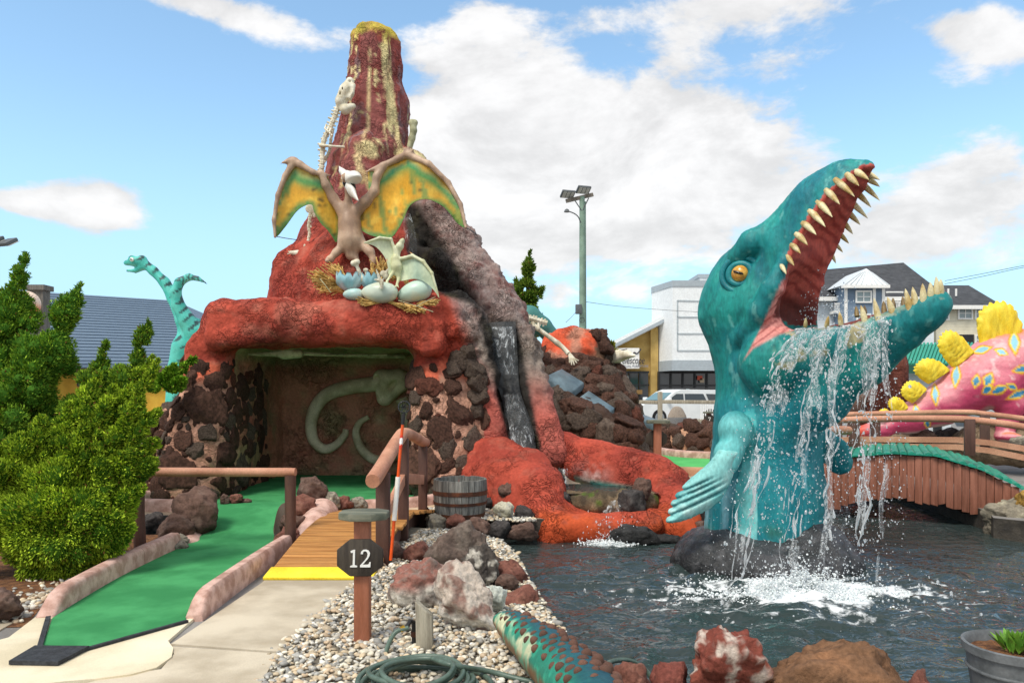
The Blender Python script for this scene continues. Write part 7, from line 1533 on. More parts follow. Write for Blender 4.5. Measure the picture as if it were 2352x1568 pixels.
# shopfronts: dark glass bays between frames
def shopfront(x0, x1, Y, z1, nb_, nm='shop_window'):
    block('shop_interior', x0, x1, Y+.3, Y+.4, 0, z1, M_black, tb_)
    for i in range(nb_):
        a, b_ = x0+(x1-x0)*i/nb_, x0+(x1-x0)*(i+1)/nb_; fr = MB(); fr.box((a+.05, Y, z1/2), (.12, .16, z1)); fr.box(((a+b_)/2, Y, z1-.08), (b_-a, .14, .14)); fr.box(((a+b_)/2, Y, z1*.66), (b_-a, .13, .12)); o_ = fr.build(nm, M_black, tb_); MB().box(((a+b_)/2, Y+.1, z1/2), (b_-a-.1, .03, z1-.1)).build('pane', M_glass, o_)
shopfront(x(1420, 56.9), x(1490, 56.9), 56.75, zf(852, 57), 3); shopfront(x(1512, 56), x(1760, 56), 56, zf(852, 55), 9)
for (u0, v0, u1, v1, h_, nm) in [(1608, 862, 1620, 872, 'c8553c', 'red_poster'), (1614, 868, 1624, 878, 'b9a58c', 'tan_poster'), (1582, 892, 1590, 912, 'bcd0d4', 'pale_notice'), (1436, 862, 1452, 874, '8f8f86', 'grey_notice'), (1470, 895, 1484, 905, '8a6a3a', 'wood_counter')]:
    MB().box((((x(u0)+x(u1))/2), 55.85 if u0 > 1500 else 56.6, (zf(v0)+zf(v1))/2), (x(u1)-x(u0), .04, zf(v0)-zf(v1))).build(nm, plain(nm, C(h_), .6), tb_)
sg = MB(); sg.box(((x(1413)+x(1474))/2, 56.2, (zf(797)+zf(845))/2), (x(1474)-x(1413), .3, zf(797)-zf(845))); sg_o = sg.build('shop_sign', M_white, None); tag(sg_o, 'white shop sign with black script lettering on the mustard wall', 'sign')
def text(body, size, loc, m, parent, shear=0, sx=1.0, ext=.01, nm='lettering'):
    cu = bpy.data.curves.new('txt', 'FONT'); cu.body = body; cu.size = size; cu.shear = shear; cu.extrude = ext; cu.align_x = 'LEFT'; cu.resolution_u = 3
    to = bpy.data.objects.new('txt', cu); me = bpy.data.meshes.new_from_object(to); bpy.data.objects.remove(to); bpy.data.curves.remove(cu)
    me.transform(Matrix.Translation(loc) @ Matrix.Rotation(R(90), 4, 'X') @ Matrix.Diagonal((sx, 1, 1, 1))); return link(nm, me, m, parent)
M_ink = plain('ink', C('2c2c38'), .5); M_inkg = plain('grey_ink', C('8a8f9c'), .5)
sgx = lambda u: x(u, 56.05); sgz = lambda v: zf(v, 56.05)
text('elescope', .76, (sgx(1428), 56.03, sgz(835)), M_ink, sg_o, .28, .62)
MB().tube([Vector((sgx(1421), 56.03, sgz(841))), Vector((sgx(1424), 56.03, sgz(828))), Vector((sgx(1428), 56.03, sgz(812)))], [.03, .05, .03], 6).build('lettering', M_ink, sg_o); MB().tube(spline([Vector((sgx(a), 56.03, sgz(b_))) for a, b_ in [(1420, 808), (1428, 804), (1440, 802)]], 4), .05, 6).build('lettering', M_ink, sg_o)
MB().tube(spline([Vector((sgx(a), 56.03, sgz(b_))) for a, b_ in [(1453, 813), (1457, 809), (1462, 812), (1468, 807), (1472, 801)]], 4), .05, 6).build('ornament', M_ink, sg_o)
text('CASUAL FURNITURE', .24, (sgx(1424), 56.03, sgz(843)), M_inkg, sg_o, 0, .95)
# parked car
M_carw = mat('car_white', C('eceeed'), C('e2e5e4'), 3, .25, 0, spec=.6, var=.03, finev=.02); M_tyre = plain('tyre', C('18181a'), .8); M_tint = bpy.data.materials.new('tinted_glass'); M_tint.use_nodes = True; b = M_tint.node_tree.nodes['Principled BSDF']; b.inputs['Base Color'].default_value = (.045, .055, .06, 1); b.inputs['Roughness'].default_value = .05
M_windsh = bpy.data.materials.new('windscreen'); M_windsh.use_nodes = True; b = M_windsh.node_tree.nodes['Principled BSDF']; b.inputs['Base Color'].default_value = C('6d8a8a')+(1,); b.inputs['Roughness'].default_value = .05
def car(loc, rz, label, m, Lc=4.9, Hc=1.85, Wc=1.9):
    t_ = thing('parked_car', label, 'car', loc); MX = Matrix.Translation(loc) @ Matrix.Rotation(rz, 4, 'Z'); T = lambda x_, y_, z_: MX @ Vector((x_, y_, z_))
    prof = [(-Lc/2, .45), (-Lc/2+.05, .9), (-Lc/2+.25, 1.02), (-Lc/2+1.15, 1.08), (-Lc/2+1.75, Hc-.12), (-Lc/2+2.1, Hc), (Lc/2-.55, Hc-.02), (Lc/2-.2, Hc-.2), (Lc/2-.03, 1.05), (Lc/2, .5), (Lc/2-.1, .3), (-Lc/2+.1, .3)]
    vs = []; n = len(prof)
    for y_, s_ in ((-1, 0), (-.97, 1), (.97, 1), (1, 0)):
        for a, z in prof:
            inw = .12*max(0, (z-1.0)/.85); yy = (Wc/2-inw)*(1 if abs(y_) == 1 else .93)*(1 if y_ > 0 else -1); sc_ = 1 if s_ else .985; vs.append(T(a*sc_, yy, z*(1 if s_ else .99)))
    mb = MB(); mb.add(vs, [(i*n+k, i*n+(k+1) % n, (i+1)*n+(k+1) % n, (i+1)*n+k) for i in range(3) for k in range(n)]+[tuple(range(n)), tuple(range(3*n, 4*n))]); mb.build('body', m, t_, smooth=30, bevel=0)
    for sy in (-1, 1):
        yb = lambda z: sy*(Wc/2-.12*max(0, (z-1.0)/.85)+.004)
        for pts in ([(-Lc/2+1.35, 1.12), (-Lc/2+2.2, 1.12), (-Lc/2+2.2, Hc-.2), (-Lc/2+1.85, Hc-.2)], [(-Lc/2+2.28, 1.12), (-Lc/2+3.4, 1.12), (-Lc/2+3.25, Hc-.2), (-Lc/2+2.28, Hc-.2)], [(-Lc/2+3.52, 1.12), (Lc/2-.3, 1.15), (Lc/2-.5, Hc-.22), (-Lc/2+3.4, Hc-.2)]):
            mb = MB(); mb.prism([T(a, yb(z), z) for a, z in pts], (0, 0, 0), (0, .0, 0)); 
            mb = MB(); pv = [T(a, yb(z), z) for a, z in pts]; mb.add(pv+[p+MX.to_3x3() @ Vector((0, sy*.012, 0)) for p in pv], [(0, 1, 2, 3), (4, 5, 6, 7)]+[(i, (i+1) % 4, 4+(i+1) % 4, 4+i) for i in range(4)]); mb.build('side_window', M_tint, t_)
        for a in (-Lc/2+.95, Lc/2-1.0):
            ax = MX.to_3x3(); w_ = MB(); c_ = T(a, sy*(Wc/2-.1), .37); w_.lathe([(.18, -.12), (.36, -.12), (.38, -.06), (.38, .06), (.36, .12), (.18, .12)], c_, 22, ax @ Matrix.Rotation(R(90), 3, 'X')); wo_ = w_.build('wheel', M_tyre, t_, smooth=40); r_ = MB(); r_.lathe([(.23, -.128), (.2, -.132), (.02, -.125), (.02, .125), (.2, .132), (.23, .128)], c_, 18, ax @ Matrix.Rotation(R(90), 3, 'X')); r_.build('rim', plain('alloy', C('b9bcbe'), .3, .7) if 'alloy' not in bpy.data.materials else bpy.data.materials['alloy'], wo_)
        mr = MB(); mr.box(T(-Lc/2+1.35, sy*(Wc/2+.14), 1.16), (.14, .26, .2), rz); mr.build('mirror', m, t_, bevel=.03)
        tl_ = MB(); tl_.box(T(Lc/2-.06, sy*(Wc/2-.14), .98), (.14, .2, .3), rz); tl_.build('tail_light', plain('tail_red', C('d83a30'), .25) if 'tail_red' not in bpy.data.materials else bpy.data.materials['tail_red'], t_, bevel=.02)
        rr_ = MB(); rr_.tube([T(-Lc/2+2.1, sy*.68, Hc+.0), T(-Lc/2+2.3, sy*.68, Hc+.07), T(Lc/2-.9, sy*.68, Hc+.05), T(Lc/2-.7, sy*.68, Hc)], .025, 6); rr_.build('roof_rail', M_black, t_)
    mb = MB(); mb.add([T(-Lc/2+1.2, -.78, 1.12), T(-Lc/2+1.2, .78, 1.12), T(-Lc/2+1.74, .7, Hc-.16), T(-Lc/2+1.74, -.7, Hc-.16)], [(0, 1, 2, 3)]); 
    for v_ in range(4): mb.v[v_] = tuple(Vector(mb.v[v_])+MX.to_3x3() @ Vector((-.03, 0, .02)))
    mb.build('windscreen', M_windsh, t_); return t_
cp_ = P(1550, 985, 35); car((cp_.x, 35, -.0), R(20), 'white parked estate car in front of the shop behind the split rail fence', M_carw, 4.6, 1.62, 1.8)
car((P(2385, 1000, 26).x, 26, 0), R(4), 'silver parked car half hidden behind the pink dinosaur', mat('car_silver', C('b9bfc4'), C('aab0b6'), 3, .3, 0, spec=.6, var=.03, finev=.02), 4.8, 1.5)
# fences by the car park
sf = thing('split_rail_fence', 'weathered split rail fence in front of the white car', 'fence', P(1520, 975, 27)); FY = 27.0
for u in (1387, 1516, 1668): MB().box((P(u, 0, FY).x, FY, P(0, 900, FY).z/2), (.16, .13, P(0, 898, FY).z)).build('post', M_driftw, sf, bevel=.02)
for v0, v1 in ((922, 924), (965, 968)):
    for a, b_ in ((1370, 1516), (1516, 1690)): MB().bar(P(a, v0-(2 if a < 1500 else 0), FY), P(b_, v1, FY), .09, .13).build('rail', M_driftw, sf, bevel=.02)
wf = thing('picket_fence', 'white picket fence at the right of the white car', 'fence', P(1640, 960, 33))
for k in range(14): MB().box((P(1610+k*5.2, 0, 33).x, 33, P(0, 925, 33).z/2), (.04, .04, P(0, 924, 33).z)).build('picket', M_white, wf)
for v in (926, 962): MB().bar(P(1608, v, 33.04), P(1690, v, 33.04), .04, .06).build('rail', M_white, wf)
f = Field(); f.chain([P(1555, 985, 22), P(1555, 960, 22), P(1555, 948, 22)], [.27, .27, .2], .05, flat=(Vector((0, 1, 0)), 2)); V, F = f.mesh(.03); c = lerp3(C('7c7e80'), C('9b9084'), sstep(-V[:, 2], -P(0, 958, 22).z-.02, -P(0, 958, 22).z+.02)*-1+1)
tag(link('memorial_stone', mesh_np('memorial_stone', V, F, c), M_boulder), 'round topped grey stone slab on the rocks in front of the white car', 'stone')

# ---- blue roofed building on the left
LB = thing('golf_building', 'long low yellow building with a grey blue shingle roof behind the junipers', 'building', P(250, 900, 34)); BYd = 33.0
M_bshingle = mat('blue_shingles', C('6f8294'), C('56687c'), 9, .85, .3, 10, stretch=(1.2, 4, 4), fine=9, finev=.22, contrast=(.3, .7), bdist=.03)
ev0, ev1, rd0, rd1 = P(-260, 846, BYd), P(478, 846, BYd+1.5), P(-260, 648, BYd+11), P(400, 690, BYd+11)
n_ = 26; rmb = MB()
for i in range(n_):
    t0, t1 = i/n_, (i+1)/n_; a, b_ = ev0.lerp(rd0, t0), ev1.lerp(rd1, t0); c_, d_ = ev0.lerp(rd0, t1), ev1.lerp(rd1, t1); up_ = Vector((0, -.02, .05))
    vs = [a+up_, b_+up_, d_, c_, a, b_]; rmb.add(vs, [(0, 1, 2, 3), (4, 5, 1, 0)])
rmb.add([ev1, rd1, ev1+Vector((3.5, 12, 0))], [(0, 1, 2)]); rmb.add([rd0, rd1, rd1+Vector((3.5, 11, -4)), rd0+Vector((0, 11, -4))], [(0, 1, 2, 3)])
rmb.build('roof', M_bshingle, LB)
block('wall', ev0.x, ev1.x-.4, BYd+1.7, BYd+2.0, 0, ev0.z, mat('yellow_siding', C('d9ac3c'), C('c99a30'), 3, .7, .1), LB); MB().bar(ev0+Vector((0, -.02, -.09)), ev1+Vector((0, -.02, -.09)), .08, .2).build('fascia', mat('brown_trim', C('6a4a3a'), C('5a3e30'), 3, .6, .1), LB)
for u in (200, 255, 330, 385):
    a = P(u, 868, BYd+1.6); o_ = MB().box((a.x, BYd+1.66, a.z+.0), (.95, .08, .75)).build('window', M_black, LB); MB().box((a.x, BYd+1.6, a.z), (.8, .03, .6)).build('pane', M_glass, o_)
M_greywood = mat('grey_siding', C('77736c'), C('5f5b55'), 5, .8, .4, 20, stretch=(6, 6, .5))
ch = thing('sign_tower', 'grey weathered plank tower carrying the giant golf ball', 'tower', P(70, 900, 32)); a = P(78, 0, 32)
for k in range(6): MB().box((P(60+k*6.2, 0, 32).x, 32.4+.0, P(0, 660, 32).z/2), (.105, .5, P(0, 662, 32).z)).build('plank', M_greywood, ch)
MB().box((P(76, 0, 32).x, 32.4, P(0, 659, 32).z), (.85, .7, .22)).build('cap', M_greywood, ch)
bm = bmesh.new(); bmesh.ops.create_icosphere(bm, subdivisions=5, radius=1); V = np.array([v.co for v in bm.verts]); F = np.array([[v.index for v in f_.verts] for f_ in bm.faces]); bm.free()
from mathutils.kdtree import KDTree
gs = [(math.sqrt(max(0, 1-(1-2*(i+.5)/260)**2))*math.cos(i*2.39996), math.sqrt(max(0, 1-(1-2*(i+.5)/260)**2))*math.sin(i*2.39996), 1-2*(i+.5)/260) for i in range(260)]; kt = KDTree(260)
for i, g_ in enumerate(gs): kt.insert(g_, i)
kt.balance(); dd_ = np.array([kt.find(v)[2] for v in V]); V = V*(1-.03*np.exp(-(dd_/.07)**2))[:, None]; rb = 30/FP*31.4; c = lerp3(C('e8854e'), C('f0d5bf'), sstep(V[:, 2], -.55, .25)); V = V*rb+np.array(P(60, 698, 31.4))
gmat = mat('golf_ball', vcol=True, rough=.4, bump=0); tag(link('golf_ball', mesh_np('golf_ball', V, F, c), gmat), 'giant dimpled golf ball, white above and orange below, on the grey tower', 'golf ball')

# ---- apartment houses on the right
AY = 85.0; ax_ = lambda u, Y=AY: (u-U0)/FP*Y; azf = lambda v, Y=AY: CH-(v-V0)/FP*Y
M_lapg = lapmat('grey_lap_siding', C('d3dade')); M_lapb = lapmat('blue_lap_siding', C('73879c')); M_lapy = lapmat('cream_lap_siding', C('ddd6bd'))
def house(name, label, u0, u1, ve, ur0, ur1, vr, m, Y=AY, dep=14, vr0=None):
    t_ = thing(name, label, 'house', (ax_((u0+u1)/2, Y), Y, 0)); block('wall', ax_(u0, Y), ax_(u1, Y), Y, Y+dep, 0, azf(ve, Y), m, t_)
    e = 1.0; z = azf(ve, Y); A = [(ax_(u0, Y)-e, Y-e, z), (ax_(u1, Y)+e, Y-e, z), (ax_(u1, Y)+e, Y+dep+e, z), (ax_(u0, Y)-e, Y+dep+e, z)]; Rg = [(ax_(ur0, Y+dep/2), Y+dep/2, azf(vr0 or vr, Y+dep/2)), (ax_(ur1, Y+dep/2), Y+dep/2, azf(vr, Y+dep/2))]
    rm = MB(); rm.add(A+Rg, [(0, 1, 5, 4), (1, 2, 5), (2, 3, 4, 5), (3, 0, 4), (0, 3, 2, 1)]); rm.build('roof', M_shingle, t_); fb_ = MB(); fb_.box(((A[0][0]+A[1][0])/2, Y-e+.1, z-.22), (A[1][0]-A[0][0], .2, .45)); fb_.build('eaves', M_white, t_); return t_
def window(t_, u0, v0, u1, v1, Y, nx=2, ny=2, m=M_white, gm=M_glassl):
    a, b_, z0, z1 = ax_(u0, Y), ax_(u1, Y), azf(v1, Y), azf(v0, Y); fr = MB(); w_ = .16
    for x_ in (a, b_): fr.box((x_, Y-.06, (z0+z1)/2), (w_, .16, z1-z0+w_))
    for z in (z0, z1): fr.box(((a+b_)/2, Y-.06, z), (b_-a-w_, .16, w_))
    for i in range(1, nx): fr.box((a+(b_-a)*i/nx, Y-.05, (z0+z1)/2), (.09, .12, z1-z0-w_))
    for j in range(1, ny): fr.box(((a+b_)/2, Y-.045, z0+(z1-z0)*j/ny), (b_-a-w_, .1, .08))
    o_ = fr.build('window', m, t_); MB().box(((a+b_)/2, Y-.01, (z0+z1)/2), (b_-a, .04, z1-z0)).build('pane', gm, o_)
h1 = house('apartment_house', 'grey apartment house with a blue bay under a small white gable roof, behind the jaws', 1860, 2145, 684, 1880, 2075, 603, M_lapg, vr0=620)
# bay
bx0, bx1 = ax_(1942, 82), ax_(2030, 82); block('bay', bx0, bx1, 82, 84.9, 0, azf(656, 82), M_lapb, h1)
for u in (1943, 2008, 2029): MB().box((ax_(u, 81.95), 81.95, azf(656, 82)/2), (.3, .12, azf(656, 82))).build('corner_trim', M_white, h1)
br2 = MB(); z = azf(657, 82); A = [(ax_(1934, 81.4), 81.2, z), (ax_(2042, 81.4), 81.2, z), (ax_(2042, 81.4), 88, z), (ax_(1934, 81.4), 88, z)]; rg = [(ax_(1985, 84), 83.5, azf(618, 84)), (ax_(1990, 84), 90, azf(618, 84))]; br2.add(A+rg, [(0, 1, 4), (1, 2, 5, 4), (2, 3, 5), (3, 0, 4, 5), (0, 3, 2, 1)]); M_wroof = plain('white_metal_roof', C('d9dee0'), .4); bo_ = br2.build('bay_roof', M_wroof, h1)
for k in range(9): 
    u = 1938+k*12.5; e_ = Vector((ax_(u, 81.4), 81.16, z+.06)); apx = Vector(rg[0]); top_ = apx.lerp(e_, .12+abs(k-4)*.035); MB().bar(e_, top_, .08, .08).build('seam', M_wroof, bo_)
block('bay_eaves', ax_(1934, 81.4), ax_(2042, 81.4), 81.15, 81.6, z-.3, z+.02, M_white, h1)
window(h1, 1966, 669, 2000, 694, 81.96, 2, 2); window(h1, 1928, 684, 1941, 708, 84.96, 1, 2); window(h1, 2036, 671, 2072, 694, 84.96, 3, 2); window(h1, 2100, 676, 2122, 698, 84.96, 2, 2); window(h1, 2104, 745, 2120, 775, 84.96, 1, 2); window(h1, 1968, 722, 1998, 750, 81.96, 2, 2); window(h1, 2128, 800, 2138, 822, 84.96, 1, 2)
for (ua, ub, va, vb2, Y) in [(1918, 1942, 697, 716, 83.4), (2032, 2064, 694, 712, 83.4), (2066, 2098, 694, 712, 83.4)]:
    bt = MB()
    bt.box(((ax_(ua, Y)+ax_(ub, Y))/2, Y, azf(va, Y)), (ax_(ub, Y)-ax_(ua, Y), .1, .14)); bt.box(((ax_(ua, Y)+ax_(ub, Y))/2, Y+.7, azf(vb2, Y)), (ax_(ub, Y)-ax_(ua, Y), 1.5, .3)); bo2 = bt.build('balcony', M_white, h1)
    for k in range(9): MB().box((ax_(ua+(ub-ua)*k/8, Y), Y, (azf(va, Y)+azf(vb2, Y))/2), (.07, .06, azf(va, Y)-azf(vb2, Y))).build('baluster', M_white, bo2)
h2 = house('apartment_house', 'cream apartment house with a dark hipped roof at the right, behind the pink dinosaur', 2150, 2270, 703, 2160, 2225, 655, M_lapy, Y=90)
for w_ in [(2160, 709, 2178, 734, 1, 2), (2201, 707, 2232, 732, 2, 2), (2240, 708, 2262, 732, 2, 2), (2162, 768, 2182, 792, 1, 2), (2240, 770, 2262, 792, 2, 2)]: window(h2, w_[0], w_[1], w_[2], w_[3], 89.96, w_[4], w_[5])
block('porch', ax_(2203, 90), ax_(2236, 90), 89.9, 90.1, azf(792, 90), azf(768, 90), M_black, h2)
for u, v in ((2178, 668), (2196, 668)): 
    p_ = P(u, v+12, 92); MB().tube([p_, p_+Vector((0, 0, .9))], .12, 8).build('vent_pipe', M_white, h2)
# kiosk with a green ribbed roof
kk = thing('kiosk', 'small hut with a green ribbed metal roof behind the brown column', 'hut', P(2130, 980, 23)); KY = 23.0; M_groof = plain('green_metal', C('2f9a7c'), .45)
r0, r1, r2, r3 = P(2072, 838, KY), P(2215, 838, KY), P(2215, 790, KY+2.2), P(2072, 790, KY+2.2); rf_ = MB(); quad(rf_, r0, r1, r2, r3); quad(rf_, r3, r2, r2+Vector((0, 3, -1)), r3+Vector((0, 3, -1))); ro_ = rf_.build('roof', M_groof, kk)
for k in range(18):
    t_ = k/17; a, b_ = r0.lerp(r1, t_), r3.lerp(r2, t_); MB().bar(a+Vector((0, 0, .03)), b_+Vector((.25, 0, .03)), .06, .06).build('rib', M_groof, ro_)
MB().box(((r0.x+r1.x)/2, KY+.05, r0.z-.12), (r1.x-r0.x, .12, .26)).build('fascia', plain('dark_green', C('1b5a48'), .5), kk); block('wall', r0.x+.3, r1.x, KY+.7, KY+2.5, 0, r0.z-.1, M_lapg, kk); block('door', P(2172, 0, KY).x, P(2190, 0, KY).x, KY+.62, KY+.72, 0, r0.z-.4, M_black, kk)

# ---------------------------------------------------------------- lamp poles and wires
def floodlight(parent, c, ax, m, w_=.55):
    o_ = MB().box(c, (w_, .42, .10), M=Matrix.Rotation(ax, 3, 'Z') @ Matrix.Rotation(R(-32), 3, 'X')).build('floodlight', m, parent, bevel=.02)
    mb = MB()
    for k in range(3): mb.box(Vector(c)+Matrix.Rotation(ax, 3, 'Z') @ Matrix.Rotation(R(-32), 3, 'X') @ Vector(((k-1)*.18, 0, -.056)), (.15, .36, .012), M=Matrix.Rotation(ax, 3, 'Z') @ Matrix.Rotation(R(-32), 3, 'X'))
    mb.build('lens', plain('lens', C('b8bab4'), .3) if 'lens' not in bpy.data.materials else bpy.data.materials['lens'], o_)
M_gpole = mat('green_pole', C('8ba592'), C('7a9482'), 3, .6, .1); M_lamp = plain('lamp_grey', C('5a5e60'), .5)
LY = 34.0
lp = thing('lamp_post', 'tall pale green pole with two floodlights and a small lamp arm', 'lamp post', P(1338, 985, LY)); p0, p1 = P(1338, 985, LY), P(1337, 452, LY); p0.z = 0
MB().tube([p0, p0.lerp(p1, .5), p1], [.17, .14, .12], 10).build('pole', M_gpole, lp, smooth=60); MB().tube([p0+Vector((.16, .05, 0)), p1+Vector((.14, .05, -.2))], .035, 6).build('conduit', M_gpole, lp)
cr_ = MB(); cr_.bar(P(1300, 462, LY-.15), P(1362, 447, LY+.1), .10, .16); cr_.build('crossarm', mat('old_wood', C('8b8378'), C('6a6258'), 5, .8, .2), lp); 
for u, v in ((1304, 446), (1340, 436)): floodlight(lp, P(u, v, LY-.2), R(18), M_lamp, .62)
for a, b_ in (((1320, 460), (1336, 484)), ((1352, 455), (1338, 484))): MB().tube([P(*a, LY-.1), P(*b_, LY-.1)], .025, 6).build('brace', M_lamp, lp)
MB().tube(spline([P(1334, 512, LY-.2), P(1328, 498, LY-.3), P(1318, 490, LY-.4), P(1305, 485, LY-.5)], 5), .025, 6).build('lamp_arm', M_lamp, lp); MB().lathe([(.02, .14), (.09, .1), (.13, 0)], P(1302, 487, LY-.5), 10).build('lamp_head', M_lamp, lp)
MB().box(P(1329, 710, LY-.25), (.28, .2, .42)).build('box', M_lamp, lp, bevel=.02); mb = MB(); torus(mb, P(1337, 735, LY-.2), Matrix.Rotation(R(90), 3, 'X'), .11, .014, 16, 5); mb.build('cable_loop', M_wire, lp)
l2_ = thing('lamp_post', 'floodlight on a pole cut off by the left picture edge', 'lamp post', P(-20, 985, 22)); q0, q1 = P(-14, 985, 22), P(-14, 562, 22); q0.z = 0; MB().tube([q0, q1], [.12, .09], 10).build('pole', M_gpole, l2_); MB().tube([q1, P(4, 563, 22)], .03, 6).build('lamp_arm', M_lamp, l2_)
floodlight(l2_, P(17, 556, 22), R(160), M_lamp, .38); floodlight(l2_, P(-14, 552, 22), R(160), M_lamp, .38)
def wire(name, pts, label, r=.012): tag(MB().tube(spline(pts, 6), r, 4).build(name, M_wire), label, 'cable')
wire('power_line', [P(1338, 692, LY), P(1420, 703, 45), P(1530, 712, 50), P(1640, 718, 52)], 'thin cable from the green lamp pole to the shop, upper one', .012)
wire('power_line', [P(1335, 700, LY), P(1318, 722, 28), P(1300, 740, 22)], 'thin cable sloping from the green lamp pole down behind the mound', .009)
wire('power_line', [P(2170, 645, 70), P(2260, 628, 66), P(2352, 610, 62), P(2500, 585, 58)], 'overhead cable in the sky right of the apartment houses, upper one', .022)
wire('power_line', [P(2170, 652, 70), P(2260, 634, 66), P(2352, 614, 62), P(2500, 590, 58)], 'overhead cable in the sky right of the apartment houses, lower one', .022)

# ---------------------------------------------------------------- evergreens
M_fol = mat('juniper_foliage', vcol=True, rough=.9, bump=0, spec=.08, fine=40, finev=.15); M_trunk = mat('bark', C('5a4636'), C('3c2e24'), 6, .9, .6, 20, stretch=(3, 3, .5))
def foliage(name, clumps, parent, n_per, size, pal, seed, m=M_fol, up=.8, width=.22, core=.7):
    """clumps: (centre, radius, axis). leafy sprays on every clump, and a rough darker core inside it to block the view"""
    r = np.random.default_rng(seed); cs = np.array([c_ for c_, _, _ in clumps]); rs = np.array([q_ for _, q_, _ in clumps]); axs = np.array([a for _, _, a in clumps]); k = len(cs)
    cnt = np.maximum(4, (n_per*(rs/np.median(rs))**2)).astype(int); idx = np.repeat(np.arange(k), cnt); n = len(idx)
    d = r.normal(size=(n, 3)); d /= np.linalg.norm(d, axis=1, keepdims=True); rad = rs[idx]*r.uniform(.72, 1.05, n)
    p = cs[idx]+d*rad[:, None]; g = d*.55+axs[idx]*up+r.normal(0, .35, (n, 3)); g /= np.linalg.norm(g, axis=1, keepdims=True)
    s = np.cross(g, r.normal(size=(n, 3))); s /= np.linalg.norm(s, axis=1, keepdims=True)+1e-9; nn = np.cross(s, g); L_ = size*r.uniform(.6, 1.3, n)
    V = np.stack([p-g*(L_*.3)[:, None], p+s*(L_*width)[:, None]+g*(L_*.25)[:, None]+nn*(L_*.12)[:, None], p+g*L_[:, None], p-s*(L_*width)[:, None]+g*(L_*.25)[:, None]-nn*(L_*.12)[:, None]], 1).reshape(-1, 3)
    F = np.arange(n*4).reshape(n, 4); young_lit = np.clip(r.normal(.36, .22, n)+2.2*(rad/rs[idx]-.9)+.25*fbm(p, 2.5, 3, seed)+.18*r.normal(size=k)[idx], 0, 1)  # random young growth, plus tip light and gap shade painted in by radius
    c = lerp3(pal[0], pal[1], young_lit); br_k = r.random(n) < .025; c[br_k] = C('7a5a30'); c = np.repeat(c, 4, 0); c[2::4] = np.minimum(c[2::4]*1.12, 1)
    bm = bmesh.new(); bmesh.ops.create_icosphere(bm, subdivisions=2, radius=1); bv = np.array([v.co for v in bm.verts]); bf = np.array([[v.index for v in f_.verts] for f_ in bm.faces]); bm.free()
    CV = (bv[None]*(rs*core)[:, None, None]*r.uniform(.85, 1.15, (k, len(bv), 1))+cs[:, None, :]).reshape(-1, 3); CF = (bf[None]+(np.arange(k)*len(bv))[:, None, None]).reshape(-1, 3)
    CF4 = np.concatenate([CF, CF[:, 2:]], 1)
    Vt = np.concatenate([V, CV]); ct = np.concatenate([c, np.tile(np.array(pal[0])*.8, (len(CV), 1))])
    me = bpy.data.meshes.new(name); fl_ = [tuple(x_) for x_ in F]+[tuple(x_+n*4) for x_ in CF]; me.from_pydata(Vt.tolist(), [], fl_); me.update(); set_cols(me, ct); return link(name, me, m, parent)
def plume(a, b_, r0, n, seed, bend=(.0, 0, 0), p=.85, cr=.25):
    """clumps along a spike from a to its tip b_"""
    r = random.Random(seed); a, b_ = Vector(a), Vector(b_); out = []; ax = (b_-a).normalized(); L_ = (b_-a).length; s1 = ax.orthogonal().normalized(); s2 = ax.cross(s1); bend = Vector(bend)
    for i in range(n):
        t_ = r.random()**1.05; rr_ = r0*((1-t_)**p)*(.75+.35*math.sin(t_*17+seed)); th = r.uniform(0, 6.283)+t_*5; ro_ = rr_*r.uniform(.55, 1.0); c_ = a.lerp(b_, t_)+bend*(t_*t_)+(s1*math.cos(th)+s2*math.sin(th))*ro_; q_ = max(.025, min(r0*cr, rr_*.5+.02))*r.uniform(.8, 1.2); dirv = ((s1*math.cos(th)+s2*math.sin(th))*.55+ax*.8).normalized(); out.append((tuple(c_), q_, tuple(dirv)))
    for t_ in np.linspace(.75, 1.0, 5): c_ = a.lerp(b_, t_)+bend*(t_*t_); out.append((tuple(c_), max(.018, r0*.25*(1.02-t_)**.6), tuple(ax)))
    return out
J1, J2 = (C('42661a'), C('bcd43c')), (C('456a22'), C('98b834'))
def shrub(name, label, cat, base, plumes, pal, n_per, size, seed, trunks=()):
    t_ = thing(name, label, cat, base); cl_ = []
    for i, (a, b_, r0, n, bend) in enumerate(plumes): cl_ += plume(a, b_, r0, n, seed*31+i, bend)
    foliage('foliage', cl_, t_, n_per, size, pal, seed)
    for pts, r_ in trunks: pp, rr_ = spline(pts, 5, [r_*(1-.75*i/(len(pts)-1)) for i in range(len(pts))]); MB().tube(pp, rr_, 9).build('trunk', M_trunk, t_, smooth=60)
    return t_
j = lambda u, v, Y: P(u, v, Y)
jb = 6.45
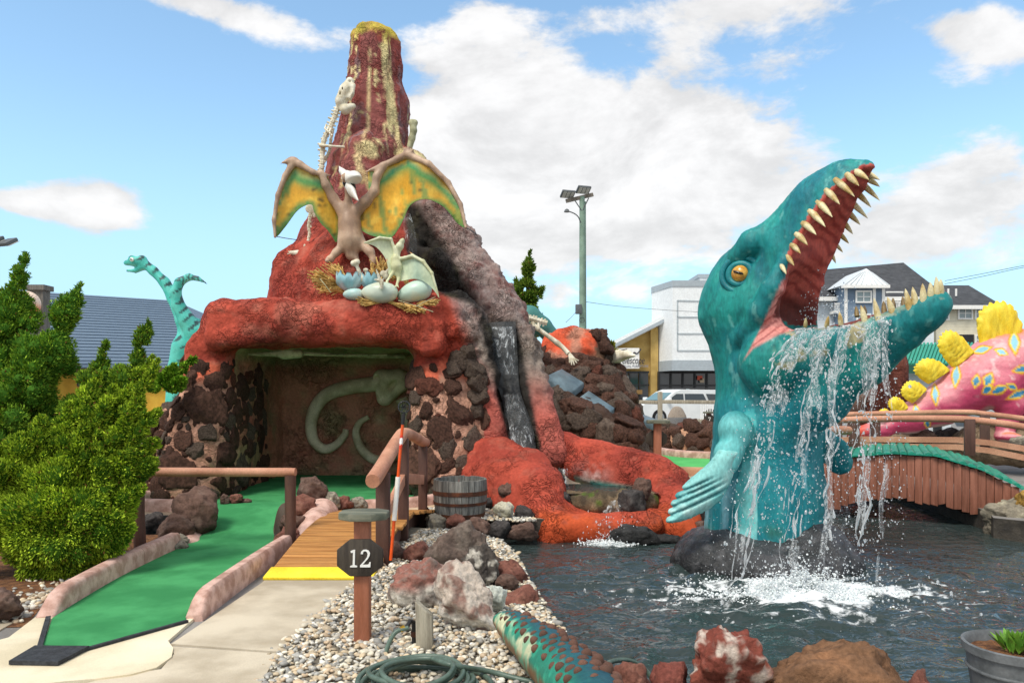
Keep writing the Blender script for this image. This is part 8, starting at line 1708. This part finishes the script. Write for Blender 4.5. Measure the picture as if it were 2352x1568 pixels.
shrub('juniper', 'large bright green juniper bush, nearest the green turf', 'bush', P(150, 1330, jb), [
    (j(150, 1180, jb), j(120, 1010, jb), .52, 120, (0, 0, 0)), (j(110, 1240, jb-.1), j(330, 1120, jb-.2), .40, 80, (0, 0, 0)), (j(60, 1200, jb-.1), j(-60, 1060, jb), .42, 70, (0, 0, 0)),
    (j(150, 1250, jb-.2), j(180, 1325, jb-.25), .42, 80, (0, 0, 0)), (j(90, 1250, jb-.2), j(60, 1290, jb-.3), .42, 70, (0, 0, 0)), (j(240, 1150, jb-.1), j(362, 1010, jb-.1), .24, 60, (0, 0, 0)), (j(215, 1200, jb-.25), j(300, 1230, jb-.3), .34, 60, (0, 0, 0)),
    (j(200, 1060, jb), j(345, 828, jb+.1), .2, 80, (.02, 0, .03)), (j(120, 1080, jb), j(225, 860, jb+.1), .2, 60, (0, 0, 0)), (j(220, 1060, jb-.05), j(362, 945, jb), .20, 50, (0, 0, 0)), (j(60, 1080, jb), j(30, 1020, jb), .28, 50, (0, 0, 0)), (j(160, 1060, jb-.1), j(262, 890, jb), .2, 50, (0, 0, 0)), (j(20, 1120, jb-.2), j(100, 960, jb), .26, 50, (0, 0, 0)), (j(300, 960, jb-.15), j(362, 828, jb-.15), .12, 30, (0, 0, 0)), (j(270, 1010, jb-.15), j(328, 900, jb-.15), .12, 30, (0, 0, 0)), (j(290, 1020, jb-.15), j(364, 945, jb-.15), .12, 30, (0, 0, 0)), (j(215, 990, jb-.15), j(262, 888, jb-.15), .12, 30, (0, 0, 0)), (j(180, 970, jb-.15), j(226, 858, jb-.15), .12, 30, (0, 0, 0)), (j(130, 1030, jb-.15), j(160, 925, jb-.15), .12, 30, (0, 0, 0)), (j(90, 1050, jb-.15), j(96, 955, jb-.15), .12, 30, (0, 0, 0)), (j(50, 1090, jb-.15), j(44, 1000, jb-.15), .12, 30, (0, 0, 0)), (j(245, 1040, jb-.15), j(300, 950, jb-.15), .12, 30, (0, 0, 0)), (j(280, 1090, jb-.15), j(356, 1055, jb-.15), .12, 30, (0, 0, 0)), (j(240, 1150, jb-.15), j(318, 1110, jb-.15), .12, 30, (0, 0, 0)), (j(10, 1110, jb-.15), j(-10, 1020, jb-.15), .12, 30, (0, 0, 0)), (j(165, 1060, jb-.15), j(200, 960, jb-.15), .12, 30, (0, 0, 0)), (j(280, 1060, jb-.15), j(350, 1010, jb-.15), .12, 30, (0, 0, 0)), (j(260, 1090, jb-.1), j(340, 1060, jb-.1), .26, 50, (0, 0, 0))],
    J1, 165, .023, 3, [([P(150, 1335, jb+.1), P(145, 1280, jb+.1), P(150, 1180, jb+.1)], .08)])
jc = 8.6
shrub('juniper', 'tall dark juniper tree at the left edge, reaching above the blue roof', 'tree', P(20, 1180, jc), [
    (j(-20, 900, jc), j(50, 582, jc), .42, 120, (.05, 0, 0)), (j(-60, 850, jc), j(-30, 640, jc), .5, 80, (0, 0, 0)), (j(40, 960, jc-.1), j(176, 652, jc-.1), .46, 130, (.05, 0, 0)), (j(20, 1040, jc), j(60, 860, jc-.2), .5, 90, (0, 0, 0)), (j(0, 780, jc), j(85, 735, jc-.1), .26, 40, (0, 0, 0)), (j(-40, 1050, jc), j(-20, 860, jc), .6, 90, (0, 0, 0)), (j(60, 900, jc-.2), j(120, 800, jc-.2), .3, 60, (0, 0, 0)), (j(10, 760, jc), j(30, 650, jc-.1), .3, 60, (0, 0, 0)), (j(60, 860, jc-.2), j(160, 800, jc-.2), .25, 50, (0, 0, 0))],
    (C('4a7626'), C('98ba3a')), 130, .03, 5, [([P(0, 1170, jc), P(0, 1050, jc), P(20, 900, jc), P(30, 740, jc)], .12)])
jd = 8.4
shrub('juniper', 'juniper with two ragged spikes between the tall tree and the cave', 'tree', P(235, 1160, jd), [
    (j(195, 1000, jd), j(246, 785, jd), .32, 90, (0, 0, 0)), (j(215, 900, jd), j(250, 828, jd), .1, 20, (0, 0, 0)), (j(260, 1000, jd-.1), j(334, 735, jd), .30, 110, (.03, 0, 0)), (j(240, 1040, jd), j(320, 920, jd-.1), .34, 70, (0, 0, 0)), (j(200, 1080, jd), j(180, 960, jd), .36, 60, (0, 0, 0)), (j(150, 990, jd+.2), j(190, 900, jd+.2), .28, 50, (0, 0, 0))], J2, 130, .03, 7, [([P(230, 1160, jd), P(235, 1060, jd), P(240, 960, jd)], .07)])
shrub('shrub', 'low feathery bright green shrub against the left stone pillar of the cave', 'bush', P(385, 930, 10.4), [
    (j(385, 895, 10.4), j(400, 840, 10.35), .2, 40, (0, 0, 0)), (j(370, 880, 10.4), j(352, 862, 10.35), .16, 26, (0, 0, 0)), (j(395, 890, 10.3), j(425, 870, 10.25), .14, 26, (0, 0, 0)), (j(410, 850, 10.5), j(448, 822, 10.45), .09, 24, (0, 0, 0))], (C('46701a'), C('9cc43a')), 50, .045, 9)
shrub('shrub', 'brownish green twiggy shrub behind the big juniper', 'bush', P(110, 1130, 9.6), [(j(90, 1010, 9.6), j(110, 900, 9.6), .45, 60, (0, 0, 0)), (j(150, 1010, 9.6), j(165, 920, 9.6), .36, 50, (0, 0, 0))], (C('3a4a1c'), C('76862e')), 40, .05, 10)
ty = 19.0
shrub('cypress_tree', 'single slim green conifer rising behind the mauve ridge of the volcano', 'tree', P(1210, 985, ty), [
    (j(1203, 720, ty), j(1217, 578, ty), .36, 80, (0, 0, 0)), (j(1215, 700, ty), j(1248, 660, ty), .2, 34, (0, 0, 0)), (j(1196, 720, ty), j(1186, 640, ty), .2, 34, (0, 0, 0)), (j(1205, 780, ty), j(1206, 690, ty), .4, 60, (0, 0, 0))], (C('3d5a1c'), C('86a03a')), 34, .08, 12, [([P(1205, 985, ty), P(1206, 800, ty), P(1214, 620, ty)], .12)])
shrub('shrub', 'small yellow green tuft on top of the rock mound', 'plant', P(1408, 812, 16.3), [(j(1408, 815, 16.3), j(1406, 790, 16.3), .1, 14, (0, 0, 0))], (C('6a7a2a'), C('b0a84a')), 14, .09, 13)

# ---------------------------------------------------------------- groups of like things
GROUPS = {'boulder': 'loose rocks and boulders round the pond and the hump', 'juniper': 'junipers at the left', 'egg': 'whole eggs in the nest', 'broken_egg': 'hatched eggs in the nest',
          'lamp_post': 'floodlight poles', 'hole_sign': 'golf hole signs', 'parked_car': 'cars in the car park', 'power_line': 'overhead cables', 'curb': 'painted curbs of the golf holes',
          'log_railing': 'log railings', 'apartment_house': 'apartment houses behind the park', 'lava_bank': 'orange painted banks of the cascade', 'bone': 'loose bones on the volcano', 'guy_wire': 'wires at the wing tips',
          'hump_mortar': 'mortar strips of the green hump', 'shrub': 'small shrubs'}
for o in list(bpy.data.objects):
    if o.parent is None and o.get('label') and o.name.split('.')[0] in GROUPS: o['group'] = GROUPS[o.name.split('.')[0]]
